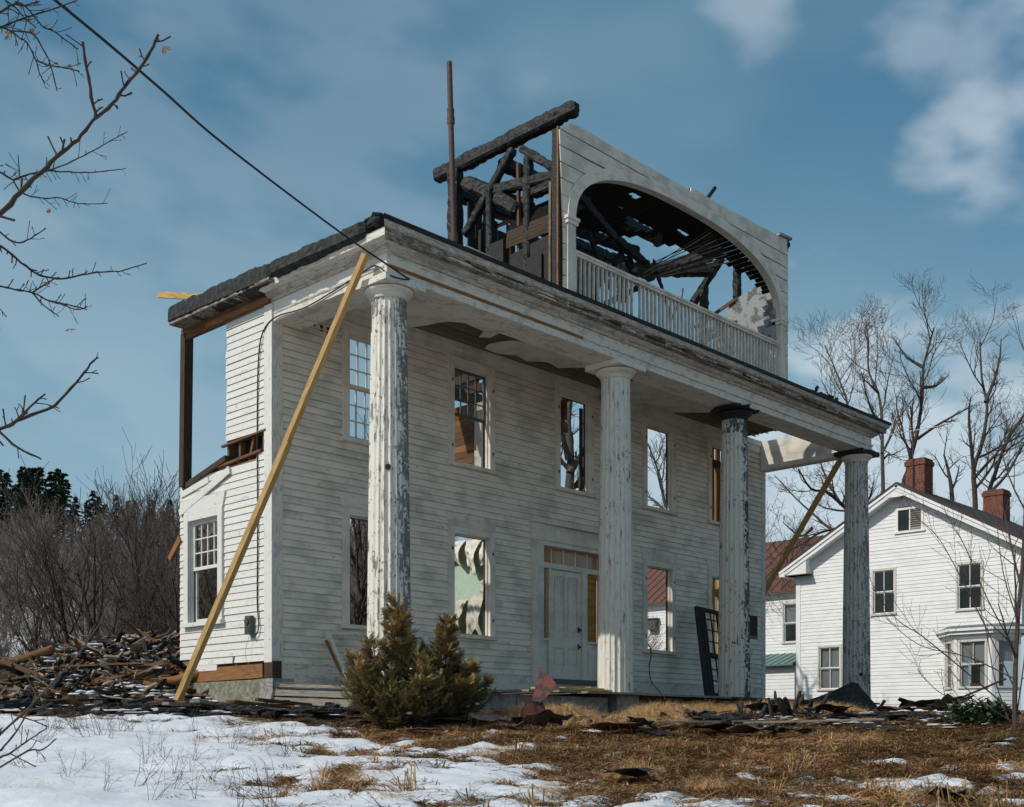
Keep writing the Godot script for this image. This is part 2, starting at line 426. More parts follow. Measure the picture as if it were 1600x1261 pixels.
func column_paint(k: int) -> StandardMaterial3D:
	# paint that flakes off in vertical spots; how much, and on which side of the shaft, differs from column to column
	var w := 256
	var h := 1024
	var spots := nb(noise(80 + k, 0.17, 3), w, h, 1, 3)
	var runs := nb(noise(90 + k, 0.10, 4), w, h, 1, 8)
	var big := nb(noise(100 + k, 0.008, 4), w, h)
	var bare: Color = [Color(0.165, 0.165, 0.15), Color(0.17, 0.165, 0.15), Color(0.045, 0.06, 0.058), Color(0.13, 0.145, 0.15)][k]
	var paint: Color = [Color(0.68, 0.645, 0.57), Color(0.66, 0.635, 0.57), Color(0.58, 0.56, 0.50), Color(0.48, 0.475, 0.45)][k]
	var px := PackedByteArray()
	px.resize(w * h * 3)
	for y in h:
		for x in w:
			var i := y * w + x
			var ang := 360.0 * x / w
			var bias := 0.0
			if k == 0: bias = 0.30 * smoothstep(125.0, 60.0, ang) * smoothstep(5.0, 40.0, ang) + 0.06
			elif k == 1: bias = -0.02
			elif k == 2: bias = 0.28 * smoothstep(118.0, 85.0, ang) * smoothstep(10.0, 45.0, ang) + (0.2 if y < 60 else 0.0) + 0.02
			else: bias = 0.12 * smoothstep(150.0, 90.0, ang) * smoothstep(5.0, 40.0, ang) + 0.09
			var a := spots[i] / 255.0 + bias * 0.9 + (big[i] / 255.0 - 0.5) * 0.25
			var b := runs[i] / 255.0 + bias + (big[i] / 255.0 - 0.5) * 0.2
			var m := maxf(smoothstep(0.80, 0.86, a), smoothstep(0.78, 0.84, b) * 0.85)
			var q := paint.lerp(Color(0.45, 0.43, 0.37), smoothstep(0.5, 0.8, runs[i] / 255.0) * 0.5)
			q = q.lerp(bare, m)
			px[i * 3] = lut[int(q.r * 1024)]
			px[i * 3 + 1] = lut[int(q.g * 1024)]
			px[i * 3 + 2] = lut[int(q.b * 1024)]
	return mat("column_paint_%d" % k, Color.WHITE, 0.7, ImageTexture.create_from_image(Image.create_from_data(w, h, false, Image.FORMAT_RGB8, px)), Vector2.ONE, 0.35)


# ---------------------------------------------------------------- ground
func gh(x: float, z: float) -> float:
	var dx := x - EYE.x
	var dz := z - EYE.z
	var s := dx * FWD.x + dz * FWD.z
	var l := dx * SIDE.x + dz * SIDE.z
	var k := smoothstep(14.5, 17.5, s)
	var h := lerpf(-2.3 + 0.12 * s, -0.38 + 0.012 * (s - 16.0), k)
	var t := l / maxf(s, 8.0)
	h -= 0.08 * smoothstep(14.0, 16.0, s) * smoothstep(30.0, 24.0, s) * smoothstep(-0.16, -0.06, t)
	var hill := smoothstep(0.16, -0.16, t) * smoothstep(34.0, 120.0, s)
	h += hill * 17.0
	h += n_ground.get_noise_2d(x, z) * 0.07 * smoothstep(3.0, 8.0, s) + n_fine.get_noise_2d(x, z) * 0.022
	if s > 36.0:
		h += n_ground.get_noise_2d(x * 0.12, z * 0.12) * 1.2 * smoothstep(36.0, 70.0, s) * smoothstep(0.2, 0.0, t)
	return h

func snow_cover(x: float, z: float) -> float:
	# above 0 where snow lies; the bare strip widens to the right
	var dx := x - EYE.x
	var dz := z - EYE.z
	var s := dx * FWD.x + dz * FWD.z
	var l := dx * SIDE.x + dz * SIDE.z
	var t := l / maxf(s, 4.0)
	var edge := [[-0.9, 15.6], [-0.2, 14.8], [-0.12, 13.2], [-0.05, 12.1], [0.02, 11.0], [0.07, 9.9], [0.13, 8.9], [0.2, 9.0], [0.3, 9.9], [0.43, 10.6], [0.9, 10.6]]
	var e := 10.0
	for i in edge.size() - 1:
		if t >= edge[i][0] and t <= edge[i + 1][0]:
			e = lerpf(edge[i][1], edge[i + 1][1], (t - edge[i][0]) / (edge[i + 1][0] - edge[i][0]))
	var mixed := smoothstep(-0.36, -0.16, t)
	var v := clampf((e - s) * lerpf(0.34, 0.20, mixed), -0.55, lerpf(0.75, 0.42, mixed))
	if t > 0.1:
		v = minf(v, 0.10 + 0.6 * smoothstep(8.0, 6.5, s))
	if s > 15.8:
		v = -0.42 + 0.1 * smoothstep(-3.0, -6.0, l)
	v += n_ground.get_noise_2d(x * 2.3 + 50.0, z * 2.3) * 0.30
	v += n_streak.get_noise_2d(l * 0.7, s * 2.3) * 0.55
	v += n_fine.get_noise_2d(x * 1.2 + 9.0, z * 1.2) * lerpf(0.24, 0.5, mixed) + n_fine.get_noise_2d(l * 1.6, s * 4.0 + 31.0) * lerpf(0.12, 0.4, mixed)
	return v

func steps(list: Array) -> PackedFloat32Array:
	# [start, step, start, step, ..., end]
	var out := PackedFloat32Array()
	var a: float = list[0]
	for i in range(1, list.size() - 1, 2):
		while a < list[i + 1] - 0.001:
			out.append(a)
			a += list[i]
		a = list[i + 1]
	out.append(a)
	return out

func grid_sheet(ss: PackedFloat32Array, lls: PackedFloat32Array, height: Callable, tint: Callable, keep: Callable) -> ArrayMesh:
	var mb := MB.new()
	var nl := lls.size()
	var ok := PackedByteArray()
	for s in ss:
		for l in lls:
			var p := ls(l, s)
			p.y = height.call(p.x, p.z)
			mb.v.append(p)
			mb.uv.append(Vector2(p.x, p.z))
			mb.c.append(tint.call(p.x, p.z, l, s))
			ok.append(1 if keep.call(p.x, p.z) else 0)
	mb.n.resize(mb.v.size())
	mb.n.fill(Vector3.UP)
	for i in ss.size():
		for j in nl:
			var a := mb.v[mini(i + 1, ss.size() - 1) * nl + j] - mb.v[maxi(i - 1, 0) * nl + j]
			var b := mb.v[i * nl + mini(j + 1, nl - 1)] - mb.v[i * nl + maxi(j - 1, 0)]
			var q := b.cross(a).normalized()
			mb.n[i * nl + j] = q if q.y > 0 else -q
	for i in ss.size() - 1:
		for j in nl - 1:
			var q := i * nl + j
			var r := q + nl
			if ok[q] + ok[q + 1] + ok[r] + ok[r + 1]:
				mb.ix.append(q); mb.ix.append(r); mb.ix.append(r + 1)
				mb.ix.append(q); mb.ix.append(r + 1); mb.ix.append(q + 1)
	return mb.mesh()

func ground() -> void:
	var far_ := noise(202, 0.03, 4)
	var tint := func(x: float, z: float, l: float, s: float) -> Color:
		var a := n_ground.get_noise_2d(x * 1.5, z * 1.5) * 0.5 + 0.5
		var c := Color(0.075, 0.05, 0.033).lerp(Color(0.22, 0.15, 0.09), a)
		c = c.lerp(Color(0.055, 0.062, 0.025), smoothstep(0.15, 0.5, n_streak.get_noise_2d(x * 0.6, z * 0.6)) * 0.6)
		if s > 27.0:
			var f := far_.get_noise_2d(x, z * 2.0) * 0.5 + 0.5
			c = c.lerp(Color(0.085, 0.065, 0.05), smoothstep(27.0, 36.0, s))
			c = c.lerp(Color(0.74, 0.76, 0.80), smoothstep(0.30, 0.38, f + n_fine.get_noise_2d(x * 0.4, z * 0.4) * 0.14 - smoothstep(70.0, 110.0, s) * 0.2) * smoothstep(27.0, 36.0, s) * smoothstep(0.1, -0.05, l / s))
		if l < -1.0 and s > 14.6 and s < 27.0:
			c = c.lerp(Color(0.03, 0.027, 0.025), smoothstep(14.6, 15.4, s) * smoothstep(-1.0, -3.5, l) * (0.55 + 0.45 * a))
		return c
	var ss := steps([-40.0, 6.0, 4.0, 0.5, 7.0, 0.12, 20.0, 0.4, 40.0, 2.0, 130.0, 20.0, 700.0])
	var lls := steps([-700.0, 60.0, -100.0, 6.0, -40.0, 1.0, -10.0, 0.14, 9.0, 0.4, 20.0, 2.0, 60.0, 20.0, 100.0, 60.0, 700.0])
	var o := put_mesh("ground", grid_sheet(ss, lls, gh, tint, func(_x: float, _z: float) -> bool: return true), M["soil"])
	o.set_meta("kind", "structure")
	var depth := func(x: float, z: float) -> float:
		var v := snow_cover(x, z)
		var dd := (x - EYE.x) * FWD.x + (z - EYE.z) * FWD.z
		var thin := smoothstep(-0.38, -0.16, ((x - EYE.x) * SIDE.x + (z - EYE.z) * SIDE.z) / maxf(dd, 4.0))
		return gh(x, z) - lerpf(0.035, 0.008, thin) + lerpf(0.13, 0.075, thin) * smoothstep(-0.25, 0.65, v) + n_ground.get_noise_2d(x * 3.0, z * 3.0 + 70.0) * lerpf(0.025, 0.012, thin) * smoothstep(0.0, 0.4, v)
	var sn := put_mesh("snow", grid_sheet(steps([-12.0, 0.8, 7.4, 0.06, 16.2, 0.12, 21.0]), steps([-30.0, 2.0, -9.6, 0.075, 7.0, 1.5, 25.0]), depth, func(_x: float, _z: float, _l: float, _s: float) -> Color: return Color.WHITE, func(x: float, z: float) -> bool: return snow_cover(x, z) > -0.2), M["snow"])
	sn.set_meta("kind", "structure")

func blade_tuft(kind: int) -> ArrayMesh:
	# a tuft of dead grass blades that bend over and lie down
	var mb := MB.new()
	var blades := [26, 20, 30, 16][kind] as int
	var high := [0.036, 0.075, 0.022, 0.26][kind] as float
	for i in blades:
		var a := rnd(0, TAU)
		var out := rnd(0.3, 1.6) * high * ([3.2, 2.1, 6.0, 0.9][kind] as float)
		var up := high * rnd(0.4, 1.0)
		var base := Vector3(rnd(-0.05, 0.05), -0.01, rnd(-0.05, 0.05))
		var d := Vector3(cos(a), 0, sin(a))
		var side := Vector3(-d.z, 0, d.x) * rnd(0.0022, 0.0045)
		var p1 := base + d * out * 0.35 + Vector3.UP * up * 0.9
		var p2 := base + d * out * 0.8 + Vector3.UP * up * rnd(0.5, 1.05)
		var p3 := base + d * out * 1.15 + Vector3.UP * up * rnd(0.05, 0.7)
		var k := rnd(0.55, 1.25)
		mb.col = Color(k, k * rnd(0.85, 1.05), k * rnd(0.7, 1.1))
		mb.tri(base - side, base + side, p1 + side)
		mb.tri(base - side, p1 + side, p1 - side)
		mb.tri(p1 - side, p1 + side, p2)
		mb.tri(p2 - side * 0.7, p2 + side * 0.7, p3)
		mb.tri(p1, p2 + side * 0.7, p2 - side * 0.7)
	return mb.mesh()

func grass() -> void:
	var kinds := []
	var lists := []
	var tints := []
	for k in 4:
		kinds.append(blade_tuft(k)); lists.append([]); tints.append([])
	for i in 62000:
		var s := 7.6 + 16.0 * pow(rng.randf(), 1.4)
		var l := rnd(-0.50, 0.50) * s
		var p := on_ground(l, s)
		if p.z < 0.45 and p.x > -0.6:
			continue
		var v := snow_cover(p.x, p.z)
		var thin := 1.0 if v < 0.0 else 0.40 * smoothstep(0.55, 0.0, v) + 0.02
		if l < -2.6 and s > 14.8:
			thin *= 0.22
		if rng.randf() > thin:
			continue
		if v > 0.05:
			p.y += 0.03
		var r := rng.randf()
		var patch := n_streak.get_noise_2d(p.x * 0.8 + 30.0, p.z * 0.8)
		var kind := 2 if r < 0.62 else 0 if r < 0.94 or s > 14.0 else 1
		if patch > 0.3 and r > 0.985 and s < 12.5:
			kind = 3
		var sc := rnd(0.7, 1.5) * lerpf(1.0, 0.7, smoothstep(12.5, 14.5, s))
		var lean := Basis(Vector3(rnd(-1, 1), 0, rnd(-1, 1)).normalized(), rnd(0.0, 0.35))
		lists[kind].append(Transform3D(lean * Basis(Vector3.UP, rnd(0, TAU)).scaled(Vector3(sc, sc * rnd(0.6, 1.1), sc)), p))
		var w := n_ground.get_noise_2d(p.x * 1.6 + 20.0, p.z * 1.6) * 0.5 + 0.5
		var c := Color(0.50, 0.41, 0.32).lerp(Color(1.5, 1.38, 1.2), w * w * 1.2)
		if n_streak.get_noise_2d(p.x * 0.5, p.z * 0.5 + 80.0) > 0.32:
			c = c.lerp(Color(0.5, 0.5, 0.28), 0.5)
		tints[kind].append(c * rnd(0.7, 1.15))
	for k in 4:
		copies("dead_grass", kinds[k], M["dead_grass"], lists[k], null, tints[k])
	# straw mounds heaped against the porch
	var mounds := [[0.045, 15.2, 0.6], [0.010, 15.2, 0.5], [0.115, 15.5, 0.5], [0.158, 17.0, 0.5], [0.13, 16.6, 0.7], [-0.005, 14.9, 0.5], [0.16, 17.2, 0.7], [0.19, 18.6, 0.6], [0.08, 14.2, 0.6], [0.12, 14.6, 0.5], [0.22, 16.0, 0.6], [0.27, 17.0, 0.6], [-0.02, 11.5, 0.3], [0.1, 10.2, 0.35], [-0.13, 9.9, 0.22], [0.03, 9.2, 0.3], [0.17, 9.4, 0.3], [-0.10, 8.9, 0.2], [-0.38, 9.6, 0.35], [-0.42, 9.1, 0.3], [-0.2, 12.4, 0.2], [-0.27, 12.0, 0.18], [-0.33, 12.9, 0.2], [-0.16, 11.6, 0.2]]
	var long := blade_tuft(3)
	for mnd: Array in mounds:
		var place := []
		var tint := []
		var c := on_ground(float(mnd[0]) * float(mnd[1]), float(mnd[1]))
		for i in int((520 if float(mnd[1]) > 15.0 else 230) * mnd[2]):
			var a := rnd(0, TAU)
			var q := sqrt(rng.randf())
			var p := c + Vector3(cos(a), 0, sin(a)) * q * float(mnd[2])
			p.y = gh(p.x, p.z) + (1 - q * q) * (0.20 if float(mnd[1]) > 15.0 else 0.05) * mnd[2]
			var fall := Basis(Vector3(sin(a), 0, -cos(a)), -rnd(0.6, 1.5))
			var sc := rnd(0.22, 0.45)
			place.append(Transform3D(fall * Basis(Vector3.UP, rnd(0, TAU)).scaled(Vector3(sc, sc, sc)), p))
			tint.append(Color(1.5, 1.4, 1.22) * rnd(0.55, 1.15))
		copies("straw_mound", long, M["dead_grass"], place, null, tint)
	# dry weed stems that stick out of the snow
	var mb := MB.new()
	for i in 5:
		var p := Vector3(rnd(-0.04, 0.04), -0.02, rnd(-0.04, 0.04))
		var d := Vector3(rnd(-0.6, 0.6), 1, rnd(-0.6, 0.6)).normalized()
		var pts := PackedVector3Array()
		var rr := PackedFloat32Array()
		for k in 6:
			pts.append(p); rr.append(0.0024 - 0.0003 * k)
			p += d * 0.07
			d = (d + Vector3(rnd(-0.35, 0.35), rnd(-0.3, 0.1), rnd(-0.35, 0.35))).normalized()
		mb.tube(pts, rr, 3, false)
		for k in 4:
			var q := pts[2 + k]
			mb.tube(PackedVector3Array([q, q + Vector3(rnd(-0.06, 0.06), rnd(0.01, 0.06), rnd(-0.06, 0.06))]), PackedFloat32Array([0.0014, 0.001]), 3, false)
	var stems := []
	for i in 200:
		var s := rnd(8.3, 14.5)
		var l := rnd(-0.48, 0.46) * s if i > 90 else rnd(-0.48, -0.2) * s
		var p := on_ground(l, s)
		var v := snow_cover(p.x, p.z)
		if n_ground.get_noise_2d(p.x * 2.0, p.z * 2.0) < 0.0:
			continue
		stems.append(Transform3D(Basis(Vector3(rnd(-1, 1), 0, rnd(-1, 1)).normalized(), rnd(0.0, 0.9)) * Basis(Vector3.UP, rnd(0, TAU)).scaled(Vector3.ONE * rnd(0.6, 1.3)), p + Vector3.UP * (0.05 if v > 0 else 0.0)))
	copies("weed_stems", mb.mesh(), M["twig_bark"], stems)


# ---------------------------------------------------------------- light, sky, camera
func lighting() -> void:
	var cam := Camera3D.new()
	cam.name = "camera"
	add_child(cam)
	cam.position = EYE
	cam.rotation.y = -deg_to_rad(90.0 - 43.7325)
	cam.projection = Camera3D.PROJECTION_FRUSTUM
	cam.near = 0.1
	cam.far = 2000.0
	cam.size = 0.1 * 1261.0 / 1843.5
	cam.frustum_offset = Vector2(0, 0.1 * (1146.2 - 630.5) / 1843.5)
	cam.current = true
	var sun := DirectionalLight3D.new()
	sun.name = "sun"
	add_child(sun)
	sun.light_energy = 0.76
	sun.light_color = Color(1.0, 0.98, 0.945)
	sun.light_angular_distance = 0.5
	sun.shadow_enabled = true
	sun.look_at_from_position(Vector3.ZERO, -Vector3(-0.722, 0.656, -0.221))
	var e := Environment.new()
	e.background_mode = Environment.BG_SKY
	var sky := Sky.new()
	var sm := PanoramaSkyMaterial.new()
	sm.panorama = sky_picture()
	sky.sky_material = sm
	e.sky = sky
	e.tonemap_mode = Environment.TONE_MAPPER_LINEAR
	e.tonemap_exposure = 1.36
	e.sdfgi_enabled = true
	e.ssao_enabled = true
	e.ssil_enabled = true
	var we := WorldEnvironment.new()
	we.name = "world_environment"
	we.environment = e
	add_child(we)

func sky_dir(px: float, py: float) -> Vector3:
	# the part of the sky in that direction, in twentieths of the lens's half angle
	return (FWD + SIDE * (px - 800.0) / 1843.5 + Vector3.UP * (1146.2 - py) / 1843.5).normalized()

func sky_picture() -> ImageTexture:
	# clear cold blue with thin drifting veils and a few brighter clouds
	var w := 3072
	var h := 1536
	var veil := noise(301, 1.6, 4)
	var wisp := noise(302, 6.5, 6)
	var puffs := [[sky_dir(1540, 205), 0.050, 0.42], [sky_dir(1470, 228), 0.034, 0.36], [sky_dir(1610, 165), 0.045, 0.36], [sky_dir(1450, 50), 0.050, 0.24], [sky_dir(1530, 70), 0.05, 0.24], [sky_dir(1590, 20), 0.06, 0.27], [sky_dir(1180, 15), 0.035, 0.25], [sky_dir(1330, 650), 0.07, 0.5], [sky_dir(1480, 740), 0.09, 0.5], [sky_dir(1250, 790), 0.10, 0.5], [sky_dir(1580, 660), 0.05, 0.35], [sky_dir(940, 800), 0.12, 0.4], [sky_dir(560, 90), 0.10, 0.10], [sky_dir(300, 430), 0.2, 0.10]]
	var px := PackedByteArray()
	px.resize(w * h * 12)
	for y in h:
		var lat := PI * (0.5 - (y + 0.5) / h)
		for x in w:
			var i := (y * w + x) * 12
			var lon := TAU * (x + 0.5) / w
			var d := Vector3(sin(lon) * cos(lat), sin(lat), -cos(lon) * cos(lat))
			var c: Color
			if d.y <= -0.02:
				c = Color(0.40, 0.39, 0.37)
			else:
				var u := maxf(d.y, 0.0)
				c = Color(0.33, 0.43, 0.50).lerp(Color(0.160, 0.285, 0.370), smoothstep(0.0, 0.26, u)).lerp(Color(0.037, 0.122, 0.210), smoothstep(0.18, 0.58, u))
				c = c.lerp(Color(0.52, 0.58, 0.60), smoothstep(0.45, 1.0, d.dot(Vector3(-0.722, 0.656, -0.221))) * 0.7)
				var away := d.dot(Vector3(0.722, 0.0, 0.221).normalized())
				c = c.lerp(Color(0.022, 0.115, 0.26), smoothstep(0.64, 0.94, away * 0.8 + u * 0.4) * 0.85 * smoothstep(0.16, 0.36, u))
				var v := veil.get_noise_3d(d.x * 1.0, d.y * 2.4, d.z * 1.0) * 0.5 + 0.5
				c = c.lerp(Color(0.22, 0.325, 0.39), smoothstep(0.38, 0.85, v) * 0.40)
				var wv := wisp.get_noise_3d(d.x + d.y * 0.8, d.y * 2.2, d.z) * 0.5 + 0.5
				var m := 0.0
				for p in puffs:
					var q := d.dot(p[0])
					if q > 0.9:
						var r := acos(minf(q, 1.0)) / float(p[1])
						m = maxf(m, p[2] * smoothstep(1.35, 0.15, r + (0.5 - wv) * 3.2))
				m = maxf(m, smoothstep(0.72, 0.95, wv * 0.6 + v * 0.5) * 0.1 * smoothstep(0.05, 0.2, u))
				c = c.lerp(Color(0.60, 0.645, 0.68), m)
			px.encode_float(i, c.r)
			px.encode_float(i + 4, c.g)
			px.encode_float(i + 8, c.b)
	return ImageTexture.create_from_image(Image.create_from_data(w, h, false, Image.FORMAT_RGBF, px))


# ---------------------------------------------------------------- the burnt house
const HOLES := [ # x0, x1, y0, y1 of every opening in the front wall
	[1.20, 2.08, 1.09, 2.85], [3.54, 4.43, 1.09, 2.85], [9.14, 10.02, 1.09, 2.85], [11.53, 12.41, 1.09, 2.85],
	[1.20, 2.08, 4.12, 5.82], [3.54, 4.43, 4.12, 5.82], [6.37, 7.25, 4.10, 5.90], [9.14, 10.02, 4.12, 5.82], [11.53, 12.41, 4.12, 5.82],
	[5.90, 7.66, 0.36, 2.95]]

func clapboard(mb: MB, x0: float, x1: float, y: float, e: float, tx: Transform3D, sag := 0.0, butt := 0.031, bare := Color(0.42, 0.36, 0.30)) -> void:  # bare darkens the underside, painting in the shade line under each lap
	# a tapered board along t's x axis whose butt stands out towards +z
	var o := rnd(-0.002, 0.004)
	mb.col = Color.WHITE * rnd(0.96, 1.03)
	mb.uo = Vector2(x0 + rnd(-0.15, 0.15), y + rnd(-0.03, 0.03))
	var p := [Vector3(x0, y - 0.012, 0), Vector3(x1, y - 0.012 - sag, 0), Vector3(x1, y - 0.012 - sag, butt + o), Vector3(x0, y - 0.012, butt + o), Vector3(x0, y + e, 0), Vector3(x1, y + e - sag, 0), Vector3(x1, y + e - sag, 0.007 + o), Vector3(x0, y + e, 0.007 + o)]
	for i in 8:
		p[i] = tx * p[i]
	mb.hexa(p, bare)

func wall_slab(mb: MB, x0: float, x1: float, y0: float, y1: float, z0: float, z1: float, holes: Array) -> void:
	var xs := [x0, x1]
	for hh in holes:
		xs.append(hh[0]); xs.append(hh[1])
	xs.sort()
	for i in xs.size() - 1:
		var a: float = xs[i]
		var b: float = xs[i + 1]
		if b - a < 0.001:
			continue
		var cut := []
		for hh in holes:
			if hh[0] < (a + b) * 0.5 and hh[1] > (a + b) * 0.5:
				cut.append([hh[2], hh[3]])
		cut.sort_custom(func(p: Array, q: Array) -> bool: return p[0] < q[0])
		var y := y0
		for k in cut:
			mb.bx(a, b, y, k[0], z0, z1)
			y = k[1]
		mb.bx(a, b, y, y1, z0, z1)

func sash(parent: Node, x0: float, x1: float, y0: float, y1: float, z: float, cols: int, rows: int, t: Transform3D, m: Material, glass := true, missing := []) -> void:
	var s := section("sash", parent)
	s.transform = t
	var f := MB.new()
	f.bx(x0, x0 + 0.045, y0, y1, z, z + 0.035); f.bx(x1 - 0.045, x1, y0, y1, z, z + 0.035)
	f.bx(x0 + 0.045, x1 - 0.045, y0, y0 + 0.055, z, z + 0.035); f.bx(x0 + 0.045, x1 - 0.045, y1 - 0.045, y1, z, z + 0.035)
	put("sash_frame", f, m, s)
	var w := (x1 - x0 - 0.09) / cols
	var h := (y1 - y0 - 0.1) / rows
	for i in range(1, cols):
		var q := MB.new()
		q.bx(x0 + 0.045 + i * w - 0.011, x0 + 0.045 + i * w + 0.011, y0 + 0.055, y1 - 0.045, z + 0.006, z + 0.029)
		put("muntin", q, m, s)
	for j in range(1, rows):
		var q := MB.new()
		q.bx(x0 + 0.045, x1 - 0.045, y0 + 0.055 + j * h - 0.010, y0 + 0.055 + j * h + 0.010, z + 0.008, z + 0.027)
		put("muntin", q, m, s)
	if glass:
		for i in cols:
			for j in rows:
				if [i, j] in missing:
					continue
				var q := MB.new()
				var a := x0 + 0.045 + i * w
				var b := y0 + 0.055 + j * h
				var tilt := rnd(-0.004, 0.004)
				q.face(Vector3(a, b, z + 0.017 + tilt), Vector3(a + w, b, z + 0.017 - tilt), Vector3(a + w, b + h, z + 0.017 - tilt), Vector3(a, b + h, z + 0.017 + tilt))
				put("pane", q, M["window_glass"], s)

func casing(parent: Node, hh: Array, upper: bool, t: Transform3D, m: Material) -> Node3D:
	var w := section("window", parent)
	var x0: float = hh[0]
	var x1: float = hh[1]
	var y0: float = hh[2]
	var y1: float = hh[3]
	var f := MB.new()
	var d := 0.062
	f.bx(x0 - 0.13, x0, y0 - 0.02, y1 + 0.12, 0.001, d); f.bx(x1, x1 + 0.13, y0 - 0.02, y1 + 0.12, 0.001, d)
	f.bx(x0, x1, y1, y1 + 0.12, 0.001, d - 0.003)
	f.bx(x0, x0 + 0.02, y0, y1, -0.05, -0.002); f.bx(x1 - 0.02, x1, y0, y1, -0.05, -0.002); f.bx(x0 + 0.02, x1 - 0.02, y1 - 0.02, y1, -0.05, -0.002)
	var jb := MB.new()
	jb.bx(x0 + 0.001, x0 + 0.022, y0, y1, -0.10, -0.051); jb.bx(x1 - 0.022, x1 - 0.001, y0, y1, -0.10, -0.051); jb.bx(x0 + 0.022, x1 - 0.022, y1 - 0.022, y1 - 0.001, -0.10, -0.051)
	put("jamb", moved(jb, t), M["dark_wood"], w)
	for a in f.v.size():
		f.v[a] = t * f.v[a]
		f.n[a] = t.basis * f.n[a]
	put("window_frame", f, m, w)
	var si := MB.new()
	si.bx(x0 - 0.16, x1 + 0.16, y0 - 0.085, y0 - 0.02, -0.10, d + 0.045)
	for a in si.v.size():
		si.v[a] = t * si.v[a]
		si.n[a] = t.basis * si.n[a]
	put("sill", si, m, w)
	var c := MB.new()
	if upper:
		c.bx(x0 - 0.145, x1 + 0.145, y1 + 0.12, y1 + 0.15, 0.001, d + 0.012)
	else:
		c.poly(PackedVector2Array([Vector2(x0 - 0.13, y1 + 0.125), Vector2(x1 + 0.13, y1 + 0.125), Vector2(x1 + 0.20, y1 + 0.36), Vector2(x0 - 0.20, y1 + 0.36)]), Transform3D(Basis(), Vector3(0, 0, 0.001)), d - 0.012)
	for a in c.v.size():
		c.v[a] = t * c.v[a]
		c.n[a] = t.basis * c.n[a]
	put("lintel", c, m, w)
	return w

func burnt_house() -> void:
	var H := thing("burnt_house", "white two-storey columned house gutted by fire, roof frame charred, arched balcony on top", "house")
	front_wall(H)
	left_wall(H)
	entrance(H)
	porch(H)
	columns(H)
	entablature(H)
	dormer(H)
	inside(H)

